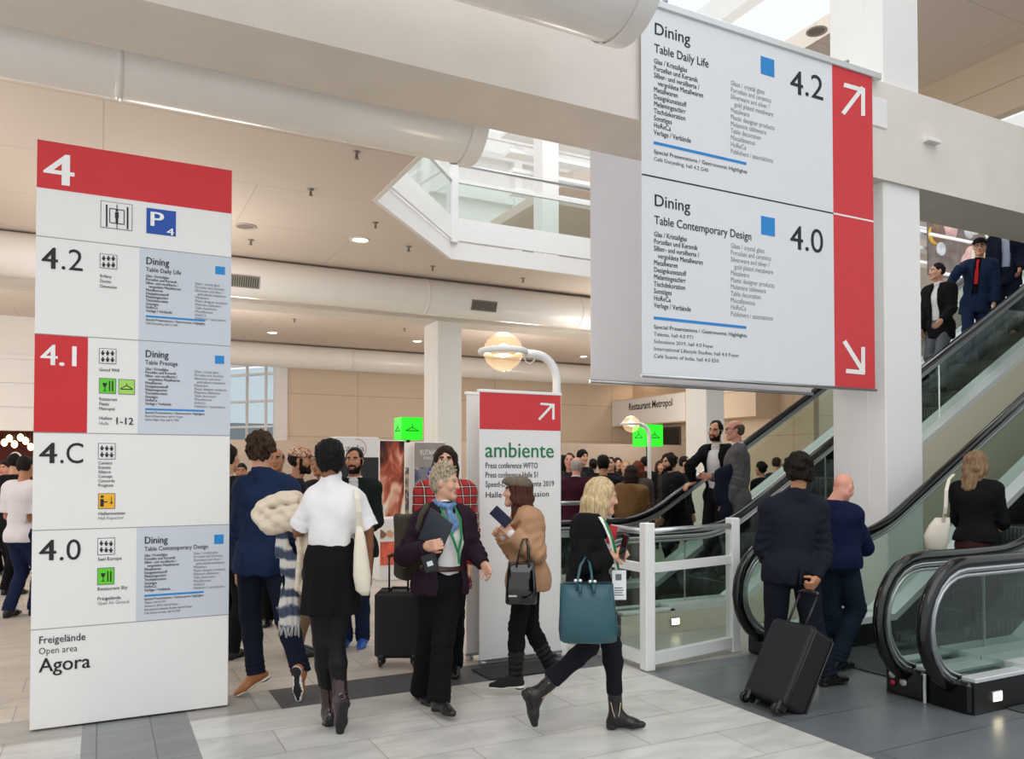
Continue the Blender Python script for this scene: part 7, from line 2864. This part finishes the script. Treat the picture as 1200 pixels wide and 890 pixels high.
COT = mat('cotton_natural', '#e2d8c6', .9, var=.03, bump=.2, bscale=120)
m = MB().use(COT)
rings = []
for x0, x1, y, d in ((424, 432, 698, .012), (417, 434, 692, .035), (414, 434.5, 675, .045), (414.5, 431, 650, .038), (416, 428, 630, .022), (417.5, 424, 616, .012)):
    p0, p1 = P(x0, y, 4.78), P(x1, y, 4.78)
    rings.append(((p0 + p1) / 2, (p1 - p0) / 2, FW0 * d))
loft(m, rings, 26, 2.4)
m.build('bag_body', None, rt, origin=c)
m = MB().use(COT)
m.rect_sweep([P(420.5, 620, 4.775), P(420, 600, 4.735), P(418.5, 585, 4.735), P(416.5, 574, 4.79), P(416, 573.0, 4.88)], .024, .004, RT)
m.rect_sweep([P(424, 620, 4.78), P(422, 600, 4.735), P(420, 585, 4.74), P(418, 575, 4.80), P(417.5, 574.0, 4.89)], .02, .004, RT)
m.build('shoulder_strap', None, rt, origin=c)

# --- cream bag of the escalator woman
r8, J, S, o = who('cream shoulder bag')
CRB = mat('leather_cream', '#d8cfc0', .45, var=.03)
D8 = 6.86
c = P(1097, 640, D8)
rt = empty('shoulder_bag', c, 'small cream leather shoulder bag at the escalator woman\'s left hip', 'bag')
m = MB().use(CRB)
rings = []
for x0, x1, y, d in ((1090, 1106, 647, .02), (1085, 1109, 642, .04), (1083, 1111, 628, .045), (1089, 1113, 616, .035), (1096, 1113, 607, .018)):
    p0, p1 = P(x0, y, D8), P(x1, y, D8)
    rings.append(((p0 + p1) / 2, (p1 - p0) / 2, FW0 * d))
loft(m, rings, 28, 2.6)
m.build('bag_body', None, rt, origin=c)
m = MB().use(CRB)
m.rect_sweep([P(1106, 612, D8 - .03), P(1108, 595, D8 - .06), P(1109, 575, D8 - .04), P(1112, 562, D8 + .04), P(1118, 556, D8 + .14)], .03, .006, RT)
m.build('strap', None, rt, origin=c)
m = MB().use(MATS['brass_buckle']).bbox(P(1108, 604, D8 - .055) - .010, P(1108, 604, D8 - .055) + .010, .004)
m.build('buckle', None, rt, origin=c)

# --- coat over the grey suit man's arm
r10, J, S, o = who('grey suit and glasses')
c = P(845, 600, 9.0)
rt = empty('coat', c, 'dark navy coat folded over the grey suit man\'s arm', 'coat')
F = Field()
w_ = J['wrR'] * .55 + J['elR'] * .45
q = J['wrL']
for (x0, y0), (x1, y1), r0, r1 in (((846, 556), (855, 552), .07, .07), ((846, 556), (844, 585), .075, .07), ((852, 556), (850, 600), .08, .06), ((850, 600), (853, 632), .07, .055)):
    F.cone(P(x0, y0, 8.93), P(x1, y1, 8.93), r0, r1, .05, (FW0, .7))
F.fold = (.007, 25, 3)
field_obj('coat_cloth', F, .012, cloth('navy_overcoat', '#161b2c'), rt, c)

# glasses
def glasses(word, col='#1b1512'):
    rr, J, S, o = who(word)
    X, R, s, r, f, u = hframe(J, S)
    m = MB().use(mat('spectacle_frame', col, .3))
    for g in (-1, 1):
        m.tube([X(g * .031 + .021 * math.cos(t), .101 - .006 * abs(math.cos(t) * g > 0) * 0, .010 + .017 * math.sin(t)) for t in np.linspace(0, 6.283, 17)[:-1]], .0022 * s, 6, closed=True)
        m.tube([X(g * .052, .098, .014), X(g * .076, .055, .014), X(g * .080, -.005, .012)], .0022 * s, 6)
    m.tube([X(-.010, .103, .013), X(.010, .103, .013)], .0022 * s, 6)
    m.build('glasses', None, rr, origin=o)


glasses('grey suit and glasses')
glasses('red tie and dark hat')


def tie(word, col, L=.36):
    rr, J, S, o = who(word)
    C_, H_, uT, rc, fc, rh, fh = torso_frames(J)
    m = MB().use(cloth('tie_' + col.strip('#'), col, rough=.5))
    a = J['neck'] + fc * .078 - uT * .005
    pts = [a, a - uT * .05 + fc * .045, a - uT * .16 + fc * .062, a - uT * L + fc * .06]
    for i, w in enumerate((.035, .03, .05)):
        m.rect_sweep([pts[i], pts[i + 1]], w, .008, rc)
    m.build('tie', None, rr, origin=o)


tie('red tie and dark hat', '#c4222f')
tie('grey suit and glasses', '#2a3550')

# hats and caps
rr, J, S, o = who('red tie and dark hat')
X, R, s, r, f, u = hframe(J, S)
F = Field()
F.ell(X(0, -.005, .085), np.array([.090, .108, .065]) * s, R, .02)
F.ell(X(0, .005, .068), np.array([.120, .150, .009]) * s, R, .012)
F.plane(X(0, 0, .058), -u)
field_obj('hat', F, .009, cloth('hat_black', '#17161b'), rr, o)
rr, J, S, o = who('checked cap')
X, R, s, r, f, u = hframe(J, S)
CHK = speck_mat('cap_check', ['#c9a88c', '#8f3f33', '#d8bfa4', '#b98a6c'], 75)
F = Field()
F.ell(X(0, -.006, .062), np.array([.094, .110, .078]) * s, R, .02)
F.plane(X(0, 0, .034), -u - f * .12)
F.ell(X(0, .125, .046), np.array([.072, .070, .012]) * s, np.stack([r, unit(f - u * .12), unit(u + f * .12)], 1), .015)
field_obj('baseball_cap', F, .008, CHK, rr, o)
rr, J, S, o = who('white headphones')
X, R, s, r, f, u = hframe(J, S)
m = MB().use(mat('headphone_white', '#e9e6e6', .35))
m.tube([X(.098 * math.cos(t), -.005, .035 + .105 * math.sin(t)) for t in np.linspace(0, math.pi, 13)], .012 * s, 8)
for g in (-1, 1):
    m.ell(X(g * .092, -.005, .0), np.array([.022, .036, .042]) * s, R, 14, 10)
m.build('headphones', None, rr, origin=o)
rr, J, S, o = who('bottle green')
ph = J['wrL'] + unit(J['wrL'] - J['elL']) * .10
ob = MB().use(mat('phone_17181c', '#17181c', .25)).bbox((-.036, -.07, -.005), (.036, .07, .005), .004).use(mat('phone_screen', '#0c0f14', .08)).box((-.031, -.06, .005), (.031, .06, .0058)).build('phone', None, None, ph + UP * .015)
ob.rotation_euler = (math.radians(-20), 0, YAW - math.pi / 2)
tag(ob, 'dark phone in the bearded blue trainers man\'s hand', 'phone')

# beige zigzag trim on the blonde woman's ankle boots
r5, J, S, o = who('blonde woman in black blazer')
boots = [c_ for c_ in r5.children if c_.name.startswith('boot')]
for c_, sd in zip(boots, 'LR'):
    hd_, fu_, sd_ = foot_frame(J, sd)
    sh_ = unit(J['kn' + sd] - J['an' + sd])
    out = sd_ if sd_ @ FW0 < 0 else -sd_
    an_ = J['an' + sd]
    pts = []
    for k in range(13):
        t = k / 12 * 2 - 1
        q = an_ + out * (.049 * S - .002 * abs(t)) + hd_ * t * .032 * S + sh_ * (-.028 + .125 * abs(t) ** 1.6 + (.004 if k % 2 else -.004)) * S
        pts.append(q)
    MB().use(mat('boot_trim', '#b59a80', .5)).tube(pts, .0035, 6).build('zigzag_trim', None, c_, origin=o)
